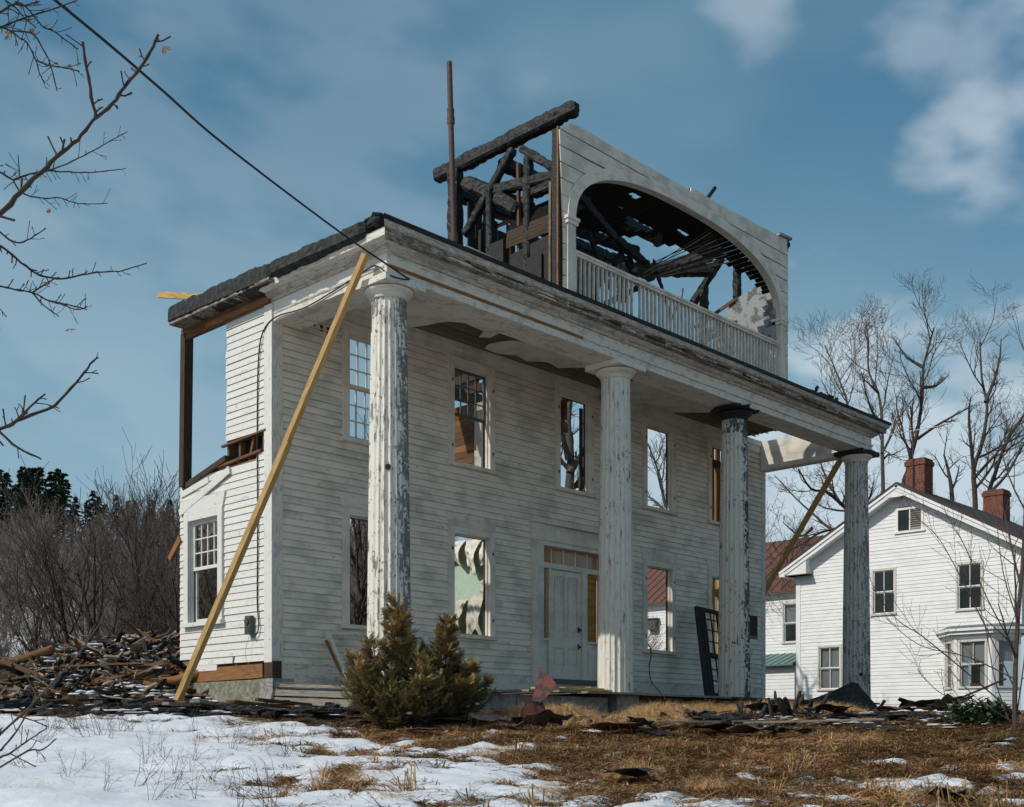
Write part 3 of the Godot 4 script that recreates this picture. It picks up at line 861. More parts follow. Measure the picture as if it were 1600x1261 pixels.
func front_wall(H: Node3D) -> void:
	var F := Transform3D(Basis(), Vector3(0, 0, WZ))
	var W := section("clapboard_wall", H)
	var sl := MB.new()
	wall_slab(sl, XL + 0.03, XR - 0.03, -0.12, 6.26, WZ - 0.075, WZ - 0.004, HOLES)
	put("sheathing", sl, M["lath_wood"], W)
	var e := 0.1135
	var y := 0.40
	while y < 5.98:
		var cuts := [[XL + 0.17, XL + 0.17], [XR - 0.16, XR - 0.16]]
		for hh in HOLES:
			if y + e > hh[2] and y < hh[3]:
				cuts.append([hh[0] - 0.02, hh[1] + 0.02])
			elif hh == HOLES[9] and y < 3.35:
				cuts.append([hh[0] - 0.02, hh[1] + 0.02])
		if y + e > 1.63 and y < 2.08:
			cuts.append([12.98, 13.50])   # a burnt hole near the right corner
		cuts.sort_custom(func(p: Array, q: Array) -> bool: return p[0] < q[0])
		for i in cuts.size() - 1:
			var a: float = cuts[i][1]
			var b: float = cuts[i + 1][0]
			if b - a < 0.05:
				continue
			var parts := [a, b]
			if b - a > 4.5:
				parts = [a, a + (b - a) * rnd(0.3, 0.7), b]
			for k in parts.size() - 1:
				var mb := MB.new()
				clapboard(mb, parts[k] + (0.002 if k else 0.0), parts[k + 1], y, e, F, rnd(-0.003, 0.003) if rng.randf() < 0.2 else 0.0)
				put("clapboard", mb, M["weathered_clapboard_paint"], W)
		y += e
	for k in [[XL, XL + 0.17], [XR - 0.16, XR]]:
		var cb := MB.new()
		cb.uo = Vector2(k[0], 0.4)
		cb.bx(k[0], k[1], -0.02, 6.0, WZ - 0.004, WZ + 0.034)
		put("corner_board", cb, M["chipped_paint"], W)
	var sk := MB.new()
	sk.bx(XL + 0.17, 5.62, 0.0, 0.385, WZ - 0.003, WZ + 0.03); sk.bx(7.94, XR - 0.16, 0.0, 0.385, WZ - 0.003, WZ + 0.03)
	sk.bx(XL + 0.17, 5.62, 0.385, 0.415, WZ - 0.003, WZ + 0.045); sk.bx(7.94, XR - 0.16, 0.385, 0.415, WZ - 0.003, WZ + 0.045)
	put("base_board", sk, M["chipped_paint"], W)
	var fr := MB.new()
	fr.bx(XL + 0.17, XR - 0.16, 5.99, 6.19, WZ - 0.003, WZ + 0.04)
	fr.bx(XL + 0.17, XR - 0.16, 6.13, 6.25, WZ + 0.04, WZ + 0.075)
	put("frieze_board", fr, M["trim_paint"], W)
	var bh := MB.new()
	bh.bx(12.98, 13.50, 1.62, 2.09, WZ - 0.004, WZ + 0.002)
	put("burnt_hole", bh, M["char"], W, "black burnt patch where clapboards are gone")
	for k in 3:
		var nick := MB.new()
		nick.bx(0.50 + k * 0.13, 0.54 + k * 0.13 + 0.02 * k, 5.72 - 0.02 * k, 5.80, WZ + 0.02, WZ + 0.027)
		put("bare_patch", nick, M["dark_wood"], W)
	for k in HOLES.size() - 1:
		var w := casing(W if false else H, HOLES[k], k >= 4, F, M["trim_paint"])
		var hh: Array = HOLES[k]
		var dark := M["grey_box"] as Material
		if k == 4:
			sash(w, hh[0] + 0.02, hh[1] - 0.02, (hh[2] + hh[3]) * 0.5 - 0.01, hh[3] - 0.02, -0.075, 4, 3, F, M["trim_paint"])
			sash(w, hh[0] + 0.02, hh[1] - 0.02, hh[2], (hh[2] + hh[3]) * 0.5 + 0.03, -0.115, 4, 3, F, M["trim_paint"], true, [[2, 0]])
		elif k == 5:
			sash(w, hh[0] + 0.02, hh[1] - 0.02, (hh[2] + hh[3]) * 0.5 - 0.01, hh[3] - 0.02, -0.075, 4, 3, F, dark, true, [[3, 2], [0, 0]])
			var st := MB.new()
			st.bx(hh[0] + 0.02, hh[0] + 0.05, hh[2], (hh[2] + hh[3]) * 0.5, WZ - 0.12, WZ - 0.08)
			st.bx(hh[1] - 0.05, hh[1] - 0.02, hh[2], (hh[2] + hh[3]) * 0.5, WZ - 0.12, WZ - 0.08)
			st.bx(hh[0] + 0.05, hh[1] - 0.05, hh[2], hh[2] + 0.04, WZ - 0.12, WZ - 0.08)
			put("window_stop", st, dark, w)
		elif k == 6:
			var st := MB.new()
			st.bx(hh[1] - 0.10, hh[1] - 0.02, hh[2], hh[3] - 0.1, WZ - 0.14, WZ - 0.105)
			put("window_stop", st, M["dark_wood"], w)
		if k in [1, 2, 5, 6, 7, 8]:
			for side in [hh[0] - 0.06, hh[1] + 0.07]:
				for yy in [hh[2] + 0.25, hh[3] - 0.3]:
					var hk := MB.new()
					hk.bx(side - 0.008, side + 0.018, yy, yy + 0.05, WZ + 0.05, WZ + 0.075)
					put("shutter_hinge", hk, M["dark_metal"], w)

func left_wall(H: Node3D) -> void:
	# along t: x runs from behind (negative) to the corner at 0, z stands out to the left
	var T := Transform3D(Basis(Vector3(0, 0, 1), Vector3.UP, Vector3(-1, 0, 0)), Vector3(XL, 0, WZ))
	var W := section("clapboard_wall", H)
	var e := 0.1115
	var hole := [-2.34, -1.44, 1.16, 2.84]
	var sl := MB.new()
	wall_slab(sl, -2.6, -0.16, 0.44, 3.40, -0.14, -0.004, [hole])
	wall_slab(sl, -1.5, -0.16, 3.40, 3.60, -0.14, -0.004, [])
	wall_slab(sl, -1.24, -0.16, 3.98, 6.0, -0.14, -0.004, [])
	for a in sl.v.size():
		sl.v[a] = T * sl.v[a]
		sl.n[a] = T.basis * sl.n[a]
	put("sheathing", sl, M["lath_wood"], W)
	var y := 0.44
	while y < 6.0:
		var segs := []
		var far_ := 2.65
		if y > 3.42:
			far_ = lerpf(2.62, 1.45, clampf((y - 3.40) / 0.22, 0, 1)) + rnd(-0.08, 0.06)
		if y > 3.70:
			far_ = rnd(0.9, 1.4) if y < 3.8 else 0.0
		if y > 3.93:
			far_ = 1.24 + rnd(-0.02, 0.02)
		if y + e > hole[2] and y < hole[3]:
			segs = [[0.17, -hole[1] - 0.02], [-hole[0] + 0.02, far_]]
		elif far_ > 0.3:
			segs = [[0.17, far_]]
		if y < 0.5:
			segs = [[0.17, 1.0], [1.06, 2.2]]
		if y + e > 3.62 and y < 3.96:
			segs = [[0.17, 0.17 + rnd(0.02, 0.35)]] if y < 3.66 else []
		for s in segs:
			var mb := MB.new()
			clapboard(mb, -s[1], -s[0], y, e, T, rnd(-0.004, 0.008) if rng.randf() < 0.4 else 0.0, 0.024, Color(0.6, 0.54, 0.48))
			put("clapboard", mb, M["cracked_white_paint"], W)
		y += e
	var cb := MB.new()
	cb.uo = Vector2(1, 2)
	cb.bx(XL - 0.034, XL, 0.40, 6.05, WZ - 0.17, WZ + 0.034)
	put("corner_board", cb, M["cracked_white_paint"], W)
	# the torn-open strip between the storeys: studs and lath in the dark
	for k in 4:
		var st := MB.new()
		var z := WZ - 0.25 - k * 0.33
		st.boxt(Transform3D(Basis(Vector3.RIGHT, 0.35 if k == 1 else 0.0), Vector3(XL + 0.06, 3.80, z)), Vector3(0.09, 0.52, 0.05))
		put("stud", st, M["old_brown_wood"], W)
	var bk := MB.new()
	bk.bx(XL + 0.13, XL + 0.16, 3.5, 4.05, WZ - 1.3, WZ - 0.12)
	put("charred_backing", bk, M["char"], W)
	var lip := MB.new()
	lip.bar(Vector3(XL - 0.02, 3.93, WZ - 1.36), Vector3(XL - 0.02, 3.99, WZ - 0.12), 0.05, 0.03)
	put("torn_edge", lip, M["old_brown_wood"], W)
	lip = MB.new()
	lip.bar(Vector3(XL - 0.02, 3.62, WZ - 1.45), Vector3(XL - 0.02, 3.69, WZ - 0.25), 0.06, 0.04)
	put("torn_edge", lip, M["old_brown_wood"], W)
	lip = MB.new()
	lip.bar(Vector3(XL + 0.03, 3.44, WZ - 2.55), Vector3(XL + 0.0, 3.72, WZ - 1.2), 0.14, 0.09)
	put("torn_edge", lip, M["dark_wood"], W)
	lip = MB.new()
	lip.bar(Vector3(XL - 0.045, 3.02, WZ - 2.62), Vector3(XL - 0.05, 3.52, WZ - 1.10), 0.022, 0.12)
	put("hanging_board", lip, M["cracked_white_paint"], W, "loose white board hanging slantwise over the wall")
	lip = MB.new()
	lip.bar(Vector3(XL - 0.03, 3.32, WZ - 2.6), Vector3(XL - 0.03, 3.46, WZ - 1.75), 0.02, 0.10)
	put("hanging_board", lip, M["cracked_white_paint"], W)
	var sp := MB.new()
	sp.bar(Vector3(XL - 0.03, 2.28, WZ - 2.95), Vector3(XL - 0.02, 2.6, WZ - 2.62), 0.06, 0.10)
	put("broken_stud", sp, M["orange_wood"], W)
	var post := MB.new()
	post.bar(Vector3(XL - 0.0, 3.45, WZ - 2.52), Vector3(XL - 0.0, 6.0, WZ - 2.46), 0.14, 0.16, Vector3.RIGHT)
	put("bare_post", post, M["dark_wood"], W, "bare brown corner post left standing after the wall burnt")
	var w := casing(H, hole, false, T, M["cracked_white_paint"])
	sash(w, hole[0] + 0.02, hole[1] - 0.02, 2.02, hole[3] - 0.02, -0.07, 4, 3, T, M["cracked_white_paint"], false)
	var lo := MB.new()
	lo.bx(hole[0] + 0.02, hole[0] + 0.06, hole[2], 2.04, -0.11, -0.075); lo.bx(hole[1] - 0.06, hole[1] - 0.02, hole[2], 2.04, -0.11, -0.075)
	lo.bx(hole[0] + 0.06, hole[1] - 0.06, hole[2], hole[2] + 0.05, -0.11, -0.075)
	for a in lo.v.size():
		lo.v[a] = T * lo.v[a]
		lo.n[a] = T.basis * lo.n[a]
	put("sash_frame", lo, M["cracked_white_paint"], w)
	# sill beam, foundation and corner stub
	var B := section("foundation", H)
	var q := MB.new()
	q.bar(Vector3(XL + 0.10, 0.26, WZ - 2.9), Vector3(XL + 0.10, 0.28, WZ - 0.25), 0.22, 0.22)
	put("sill_beam", q, M["orange_wood"], B, "exposed orange brown sill beam")
	q = MB.new()
	q.bx(XL + 0.02, XL + 0.3, 0.37, 0.46, WZ - 2.5, WZ - 0.1)
	put("rotten_plate", q, M["dark_wood"], B)
	q = MB.new()
	q.bx(XL - 0.02, XL + 0.01, 0.33, 0.46, WZ - 2.3, WZ - 1.52)
	put("loose_board", q, M["cracked_white_paint"], B)
	q = MB.new()
	q.bx(XL - 0.04, XL + 0.4, -0.6, 0.145, WZ - 2.7, WZ - 0.30)
	put("concrete_block", q, M["mossy_concrete"], B)
	q = MB.new()
	q.bx(XL - 0.05, XL + 0.35, -0.6, 0.15, WZ - 0.28, WZ + 0.08)
	put("corner_stone", q, M["stone"], B)
	q = MB.new()
	q.bx(XL - 0.03, XL + 0.14, 0.152, 0.42, WZ - 0.17, WZ + 0.05)
	put("corner_post_foot", q, M["dark_wood"], B, "dark rotten foot of the corner post")
	q = MB.new()
	q.bx(XL + 0.05, XL + 0.35, -0.6, 0.10, WZ - 6.0, WZ - 2.72)
	put("concrete_block", q, M["stone"], B)

func entrance(H: Node3D) -> void:
	var E := section("entrance", H)
	var z := WZ
	var m: Material = M["trim_paint"]
	var f := MB.new()
	for k in [[5.56, 5.86], [7.70, 8.0]]:
		f.bx(k[0], k[1], 0.30, 2.98, z - 0.01, z + 0.085)
		f.bx(k[0] - 0.025, k[1] + 0.025, 0.0, 0.298, z - 0.01, z + 0.11)
		f.bx(k[0] - 0.02, k[1] + 0.02, 2.982, 3.30, z - 0.01, z + 0.10)
	put("pilaster", f, m, E)
	f = MB.new()
	f.bx(5.862, 7.698, 3.03, 3.30, z - 0.01, z + 0.06)
	f.bx(5.862, 7.698, 2.90, 3.028, z - 0.16, z + 0.085)
	f.bx(5.862, 7.698, 2.985, 3.035, z + 0.085, z + 0.115)
	put("door_head", f, m, E)
	f = MB.new()
	f.bx(5.50, 8.06, 3.302, 3.36, z - 0.01, z + 0.15)
	f.bx(5.52, 8.04, 3.362, 3.40, z - 0.01, z + 0.12)
	put("door_cornice", f, m, E)
	# transom, sidelights and posts
	var zi := z - 0.10
	f = MB.new()
	f.bx(5.862, 7.698, 2.50, 2.60, zi - 0.05, zi + 0.06)
	f.bx(6.14, 6.23, 0.36, 2.498, zi - 0.05, zi + 0.055); f.bx(7.14, 7.30, 0.36, 2.498, zi - 0.05, zi + 0.055)
	f.bx(5.862, 5.89, 0.36, 2.9, zi - 0.05, zi + 0.05); f.bx(7.67, 7.698, 0.36, 2.9, zi - 0.05, zi + 0.05)
	put("door_posts", f, m, E)
	for k in 6:
		f = MB.new()
		var x := 5.89 + k * 0.356
		f.bx(x - 0.014, x + 0.014, 2.60, 2.90, zi, zi + 0.03)
		put("muntin", f, m, E)
	for k in 5:
		f = MB.new()
		f.uo = Vector2(k * 0.7, k * 0.3)
		f.bx(5.904 + k * 0.356, 6.232 + k * 0.356, 2.60, 2.90, zi - 0.02, zi)
		put("transom_panel", f, M["plywood"], E)
		f = MB.new()
		f.face(Vector3(5.904 + k * 0.356, 2.60, zi + 0.012), Vector3(6.232 + k * 0.356, 2.60, zi + 0.012), Vector3(6.232 + k * 0.356, 2.90, zi + 0.012), Vector3(5.904 + k * 0.356, 2.90, zi + 0.012))
		put("pane", f, M["window_glass"], E)
	for k in [[5.89, 6.14], [7.30, 7.67]]:
		f = MB.new()
		f.uo = Vector2(k[0], 0)
		f.bx(k[0], k[1] - 0.03, 1.14, 2.50, zi - 0.02, zi + 0.005)
		put("plywood_sidelight", f, M["plywood"], E)
		f = MB.new()
		f.bx(k[0], k[1], 0.36, 1.10, zi - 0.02, zi + 0.02); f.bx(k[0], k[1], 1.10, 1.14, zi - 0.02, zi + 0.06)
		f.bx(k[0] + 0.05, k[1] - 0.05, 0.50, 0.98, zi + 0.02, zi + 0.032)
		put("panel_below_sidelight", f, m, E)
	f = MB.new()
	f.bx(5.84, 7.72, 0.27, 0.355, zi - 0.06, z + 0.16)
	put("threshold", f, M["grey_box"], E)
	f = MB.new()
	f.bx(5.84, 7.72, 0.0, 0.268, z - 0.02, z + 0.06)
	put("riser", f, M["chipped_paint"], E)
	# the door: stiles, rails and sunk panels
	var dz := zi - 0.03
	f = MB.new()
	var x0 := 6.235
	var x1 := 7.135
	f.bx(x0, x0 + 0.10, 0.365, 2.49, dz, dz + 0.045); f.bx(x1 - 0.10, x1, 0.365, 2.49, dz, dz + 0.045); f.bx(6.635, 6.735, 0.365, 2.49, dz, dz + 0.044)
	for k in [[0.365, 0.62], [0.98, 1.28], [1.55, 1.62], [2.38, 2.49]]:
		if k[0] != 1.55:
			f.bx(x0 + 0.10, 6.635, k[0], k[1], dz, dz + 0.0435); f.bx(6.735, x1 - 0.10, k[0], k[1], dz, dz + 0.0435)
	put("door_frame", f, M["trim_paint"], E)
	for px in [[x0 + 0.10, 6.635], [6.735, x1 - 0.10]]:
		for py in [[0.62, 0.98], [1.28, 2.38]]:
			f = MB.new()
			f.bx(px[0], px[1], py[0], py[1], dz + 0.008, dz + 0.022)
			f.bx(px[0] + 0.035, px[1] - 0.035, py[0] + 0.035, py[1] - 0.035, dz + 0.022, dz + 0.034)
			put("door_panel", f, M["trim_paint"], E)
	f = MB.new()
	for k in [[7.06, 1.36, 0.035], [7.06, 1.02, 0.03]]:
		f.surf(10, 6, func(a: float, b: float) -> Vector3: return Vector3(k[0], k[1], dz + 0.085) + Vector3(cos(a * TAU) * sin(b * PI), sin(a * TAU) * sin(b * PI), -cos(b * PI)) * float(k[2]))
		f.bx(k[0] - 0.02, k[0] + 0.02, k[1] - 0.06, k[1] + 0.06, dz + 0.045, dz + 0.052)
	put("door_knob", f, M["dark_metal"], E)
	f = MB.new()
	for yy in [0.62, 2.15]:
		f.bx(6.222, 6.25, yy, yy + 0.1, dz + 0.044, dz + 0.058)
	put("hinge", f, M["dark_metal"], E)
	f = MB.new()
	f.bx(6.24, 6.62, 0.36, 0.37, dz - 0.6, dz)
	put("dark_hall_floor", f, M["dark_wood"], E)

func porch(H: Node3D) -> void:
	var P := section("porch", H)
	# deck boards run out from the wall, sagging at the left end
	var x := XL
	var k := 0
	while x < 13.95:
		var w := rnd(0.11, 0.15)
		if (k * 7) % 5 != 3 or x > 4.0:
			var mb := MB.new()
			mb.uo = Vector2(k * 0.37, k * 0.13)
			var sag := 0.10 * smoothstep(3.0, 0.0, x) if x < 4.2 else 0.0
			mb.hexa([Vector3(x, -0.035, WZ), Vector3(x + w, -0.035, WZ), Vector3(x + w, -0.04 - sag, 0.40), Vector3(x, -0.04 - sag, 0.40), Vector3(x, 0.0, WZ), Vector3(x + w, 0.0, WZ), Vector3(x + w, -0.005 - sag, 0.40), Vector3(x, -0.005 - sag, 0.40)])
			put("deck_board", mb, M["grey_wood"] if x < 8.0 else M["dark_wood"], P)
		x += w + rnd(0.004, 0.012)
		k += 1
	var jo := MB.new()
	for b in [[-0.20, 0.6, 0.24], [5.6, 8.2, 0.12]]:
		jo.bar(Vector3(b[0], -0.13 - (0.1 if b[0] < 0 else 0.0), b[2]), Vector3(b[1], -0.13, b[2]), 0.05, 0.16)
	put("rim_joist", jo, M["dark_wood"], P)
	jo = MB.new()
	for b in [[0.06, 0.045], [-0.05, 0.09], [-0.17, 0.10], [-0.28, 0.08]]:
		jo = MB.new()
		jo.uo = Vector2(b[0] * 3, b[0])
		jo.bar(Vector3(XL - 0.03 - 0.012 * rnd(0, 3), b[0] - 0.02, WZ + 0.14), Vector3(XL - 0.03 - 0.012 * rnd(0, 3), b[0] - 0.12, WZ + 2.5), 0.06, b[1])
		put("edge_plank", jo, M["grey_wood"] if b[0] > -0.2 else M["orange_wood"], P)
	# stone piers and foundation walls
	for i in 4:
		var c: float = [0.0, 5.08, 8.75, 13.7][i]
		var mb := MB.new()
		mb.uo = Vector2(i * 0.7, i * 0.4)
		var w := 0.27
		mb.bx(c - w + 0.06, c + w + 0.12, -0.75, -0.042, -0.34, 0.20)
		put("stone_pier", mb, M["stone"], P)
	for b in [[0.45, 2.5], [2.52, 4.75], [5.5, 6.9], [6.92, 8.45], [9.2, 11.3], [11.32, 13.4]]:
		var mb := MB.new()
		mb.uo = Vector2(b[0], 0.2)
		mb.bx(b[0], b[1], -0.75, -0.075 + rnd(-0.02, 0.0) - (0.09 if b[0] > 5.0 and b[0] < 8.0 else 0.0), -0.2, 0.10 + rnd(-0.02, 0.02))
		put("foundation_stone", mb, M["stone"], P)
	for b in [[6.6, 7.35, -0.24], [7.4, 8.1, -0.26]]:
		var mb := MB.new()
		mb.bar(Vector3(b[0], b[2], 0.3), Vector3(b[1], b[2] + 0.03, 0.32), 0.14, 0.16)
		put("charred_joist", mb, M["char"], P)
	var st := MB.new()
	st.bx(8.0, 9.75, -0.62, -0.24, 0.42, 0.92)
	put("stone_step", st, M["stone"], P)
	for i in 3:
		var pl := MB.new()
		pl.bar(Vector3(2.9 + i * 0.9, 0.028 + 0.03 * i, 0.1 - 0.2 * i), Vector3(5.0 + 0.4 * i, 0.028 + 0.03 * i, 0.05 - 0.1 * i), 0.14, 0.03)
		put("loose_plank", pl, M["new_lumber"], P)
	# ceiling: laths above, plates of plaster still hanging below them
	var la := MB.new()
	var z := WZ + 0.02
	while z < -0.30:
		la.uo = Vector2(z * 3, z)
		la.col = Color.WHITE * rnd(0.6, 1.25)
		la.bx(XL + 0.05, 12.85 + rnd(-0.3, 0.15), 6.225, 6.235, z, z + 0.042 + rnd(-0.006, 0.004))
		z += 0.060
	put("lath", la, M["lath_wood"], P).set_meta("kind", "stuff")
	var tc := Transform3D(Basis(Vector3.RIGHT, Vector3(0, 0, 1), Vector3(0, -1, 0)), Vector3(0, 6.224, 0))
	var plates := [
		[[-0.2, -2.36], [2.5, -2.37], [2.62, -2.1], [2.75, -1.7], [3.0, -1.55], [3.5, -1.62], [3.66, -1.9], [3.8, -1.75], [3.72, -1.3], [3.9, -0.9], [3.75, -0.5], [4.0, -0.29], [-0.2, -0.29]],
		[[4.05, -2.05], [4.2, -1.6], [4.5, -1.45], [5.4, -1.35], [6.2, -1.3], [6.35, -1.55], [6.1, -1.8], [5.9, -2.05], [5.5, -1.95], [5.2, -2.2], [4.8, -2.1], [4.5, -2.28], [4.15, -2.25]],
		[[5.5, -0.29], [6.3, -0.6], [7.0, -0.9], [7.5, -1.4], [7.7, -2.0], [7.8, -2.37], [9.9, -2.37], [10.15, -2.1], [10.5, -1.7], [10.3, -1.2], [10.6, -0.8], [10.5, -0.29]]]
	for pl in plates:
		var pts := PackedVector2Array()
		for i in pl.size():
			var a := Vector2(pl[i][0], pl[i][1])
			var b := Vector2(pl[(i + 1) % pl.size()][0], pl[(i + 1) % pl.size()][1])
			pts.append(a)
			var many := int(a.distance_to(b) / 0.18)
			if absf(a.y - b.y) < 0.03 and (a.y < -2.3 or a.y > -0.3):
				many = 0
			for q in range(1, many):
				pts.append(a.lerp(b, float(q) / many) + Vector2(rnd(-0.03, 0.03), rnd(-0.03, 0.03)))
		var mb := MB.new()
		mb.poly(pts, tc, 0.016)
		put("ceiling_plaster", mb, M["plaster"], P, "sheet of plaster still clinging to the porch ceiling")
	var br := MB.new()
	br.bx(7.55, 7.75, 6.02, 6.12, WZ + 0.08, WZ + 0.30)
	br.bx(7.66, 7.75, 5.88, 6.02, WZ + 0.10, WZ + 0.26)
	put("lamp_bracket", br, M["dark_metal"], P)
	# porch roof, open at its right end
	var rf := MB.new()
	rf.bx(XL - 0.05, 12.9, 6.245, 6.29, WZ - 0.1, 0.34)
	put("porch_roof", rf, M["soot_boards"], P)

func columns(H: Node3D) -> void:
	var xs := [0.0, 5.08, 8.75, 13.7]
	for i in 4:
		var C := section("column", H)
		C.position = Vector3(xs[i], 0, 0)
		var paint := column_paint(i)
		var mb := MB.new()
		var flutes := 20
		var f := func(a: float, b: float) -> Vector3:
			var r := lerpf(0.312, 0.246, pow(maxf(b, 0.0), 1.35))
			var q := fposmod(a * flutes, 1.0) * 2.0 - 1.0
			var rr := r - 0.032 * sqrt(maxf(0.0, 1.0 - q * q)) * (1.0 if b < 0.985 else 0.3)
			return Vector3(cos(a * TAU) * rr, b * 5.42, sin(a * TAU) * rr)
		# a runs towards +z, b up: du x dv points inward, so turn a round
		var g := func(a: float, b: float) -> Vector3: return f.call(1.0 - a, b)
		mb.surf(flutes * 8, 26, g, 1.0, 1.0)
		for k in mb.uv.size():
			mb.uv[k] = Vector2(1.0 - mb.uv[k].x, 1.0 - mb.uv[k].y)
		put("shaft", mb, paint, C)
		var cm: Material = [M["chipped_paint"], M["trim_paint"], M["char"], M["chipped_paint"]][i]
		var am: Material = [M["chipped_paint"], M["trim_paint"], M["char"], M["soot_boards"]][i]
		mb = MB.new()
		var prof := [[0.246, 5.37], [0.262, 5.375], [0.262, 5.395], [0.256, 5.40], [0.285, 5.43], [0.325, 5.465], [0.345, 5.49], [0.345, 5.515], [0.2, 5.52]]
		var wob := n_char if i == 2 else n_fine
		mb.surf(40, prof.size() - 1, func(a: float, b: float) -> Vector3:
			var q := clampf(b, 0, 1) * (prof.size() - 1)
			var j := mini(int(q), prof.size() - 2)
			var r := lerpf(prof[j][0], prof[j + 1][0], q - j)
			var y := lerpf(prof[j][1], prof[j + 1][1], q - j)
			var ang := -a * TAU
			r *= 1.0 + (0.10 if i == 2 else 0.01) * wob.get_noise_3d(cos(ang) * 2.0, y * 3.0, sin(ang) * 2.0)
			return Vector3(cos(ang) * r, y, sin(ang) * r))
		put("echinus", mb, cm, C)
		mb = MB.new()
		if i == 2:
			beam_mesh(mb, Vector3(-0.40, 5.565, 0), Vector3(0.38, 5.56, 0), 0.74, 0.09, 0.03, 3)
		elif i == 3:
			mb.poly(PackedVector2Array([Vector2(-0.37, -0.36), Vector2(0.38, -0.36), Vector2(0.38, 0.37), Vector2(-0.05, 0.38), Vector2(-0.2, 0.3), Vector2(-0.37, 0.36)]), Transform3D(Basis(Vector3.RIGHT, Vector3(0, 0, 1), Vector3(0, -1, 0)), Vector3(0, 5.612, 0)), 0.09)
		else:
			mb.bx(-0.37, 0.37, 5.522, 5.612, -0.37, 0.37)
		put("abacus", mb, am, C)
		if i == 0 or i == 3:
			mb = MB.new()
			var at := Vector3(-0.185, 3.0, 0.20) if i == 0 else Vector3(-0.20, 0.62, 0.215)
			var d := Vector3(at.x, 0, at.z).normalized()
			mb.tube(PackedVector3Array([at - d * 0.06, at + d * 0.012]), PackedFloat32Array([0.042, 0.04]), 10)
			put("dark_hole_plug", mb, M["tar_paper"], C)  # solid dark plug whose colour stands in for the shade inside a hole

func moulding(mb: MB, prof: Array, x0: float, x1: float, m0: float, m1: float, axis: String) -> void:
	# a run of (out, y) points; the ends are mitred outward by m0 and m1 times the projection
	var acc := 0.0
	for j in prof.size() - 1:
		var a := Vector2(prof[j][0], prof[j][1])
		var b := Vector2(prof[j + 1][0], prof[j + 1][1])
		var w := a.distance_to(b)
		var p := func(u: float, e: float, q: Vector2) -> Vector3:
			if axis == "x":
				return Vector3(u + e * q.x, q.y, q.x)
			return Vector3(-q.x, q.y, u + e * q.x)
		var n_ := int(ceil((x1 - x0) / 1.5))
		for k in n_:
			var u0 := lerpf(x0, x1, float(k) / n_)
			var u1 := lerpf(x0, x1, float(k + 1) / n_)
			var e0 := m0 if k == 0 else 0.0
			var e1 := m1 if k == n_ - 1 else 0.0
			mb.quad(p.call(u0, e0, a), p.call(u1, e1, a), p.call(u1, e1, b), p.call(u0, e0, b), Vector2(u0, acc), Vector2(u1, acc), Vector2(u1, acc + w), Vector2(u0, acc + w))
		acc += w

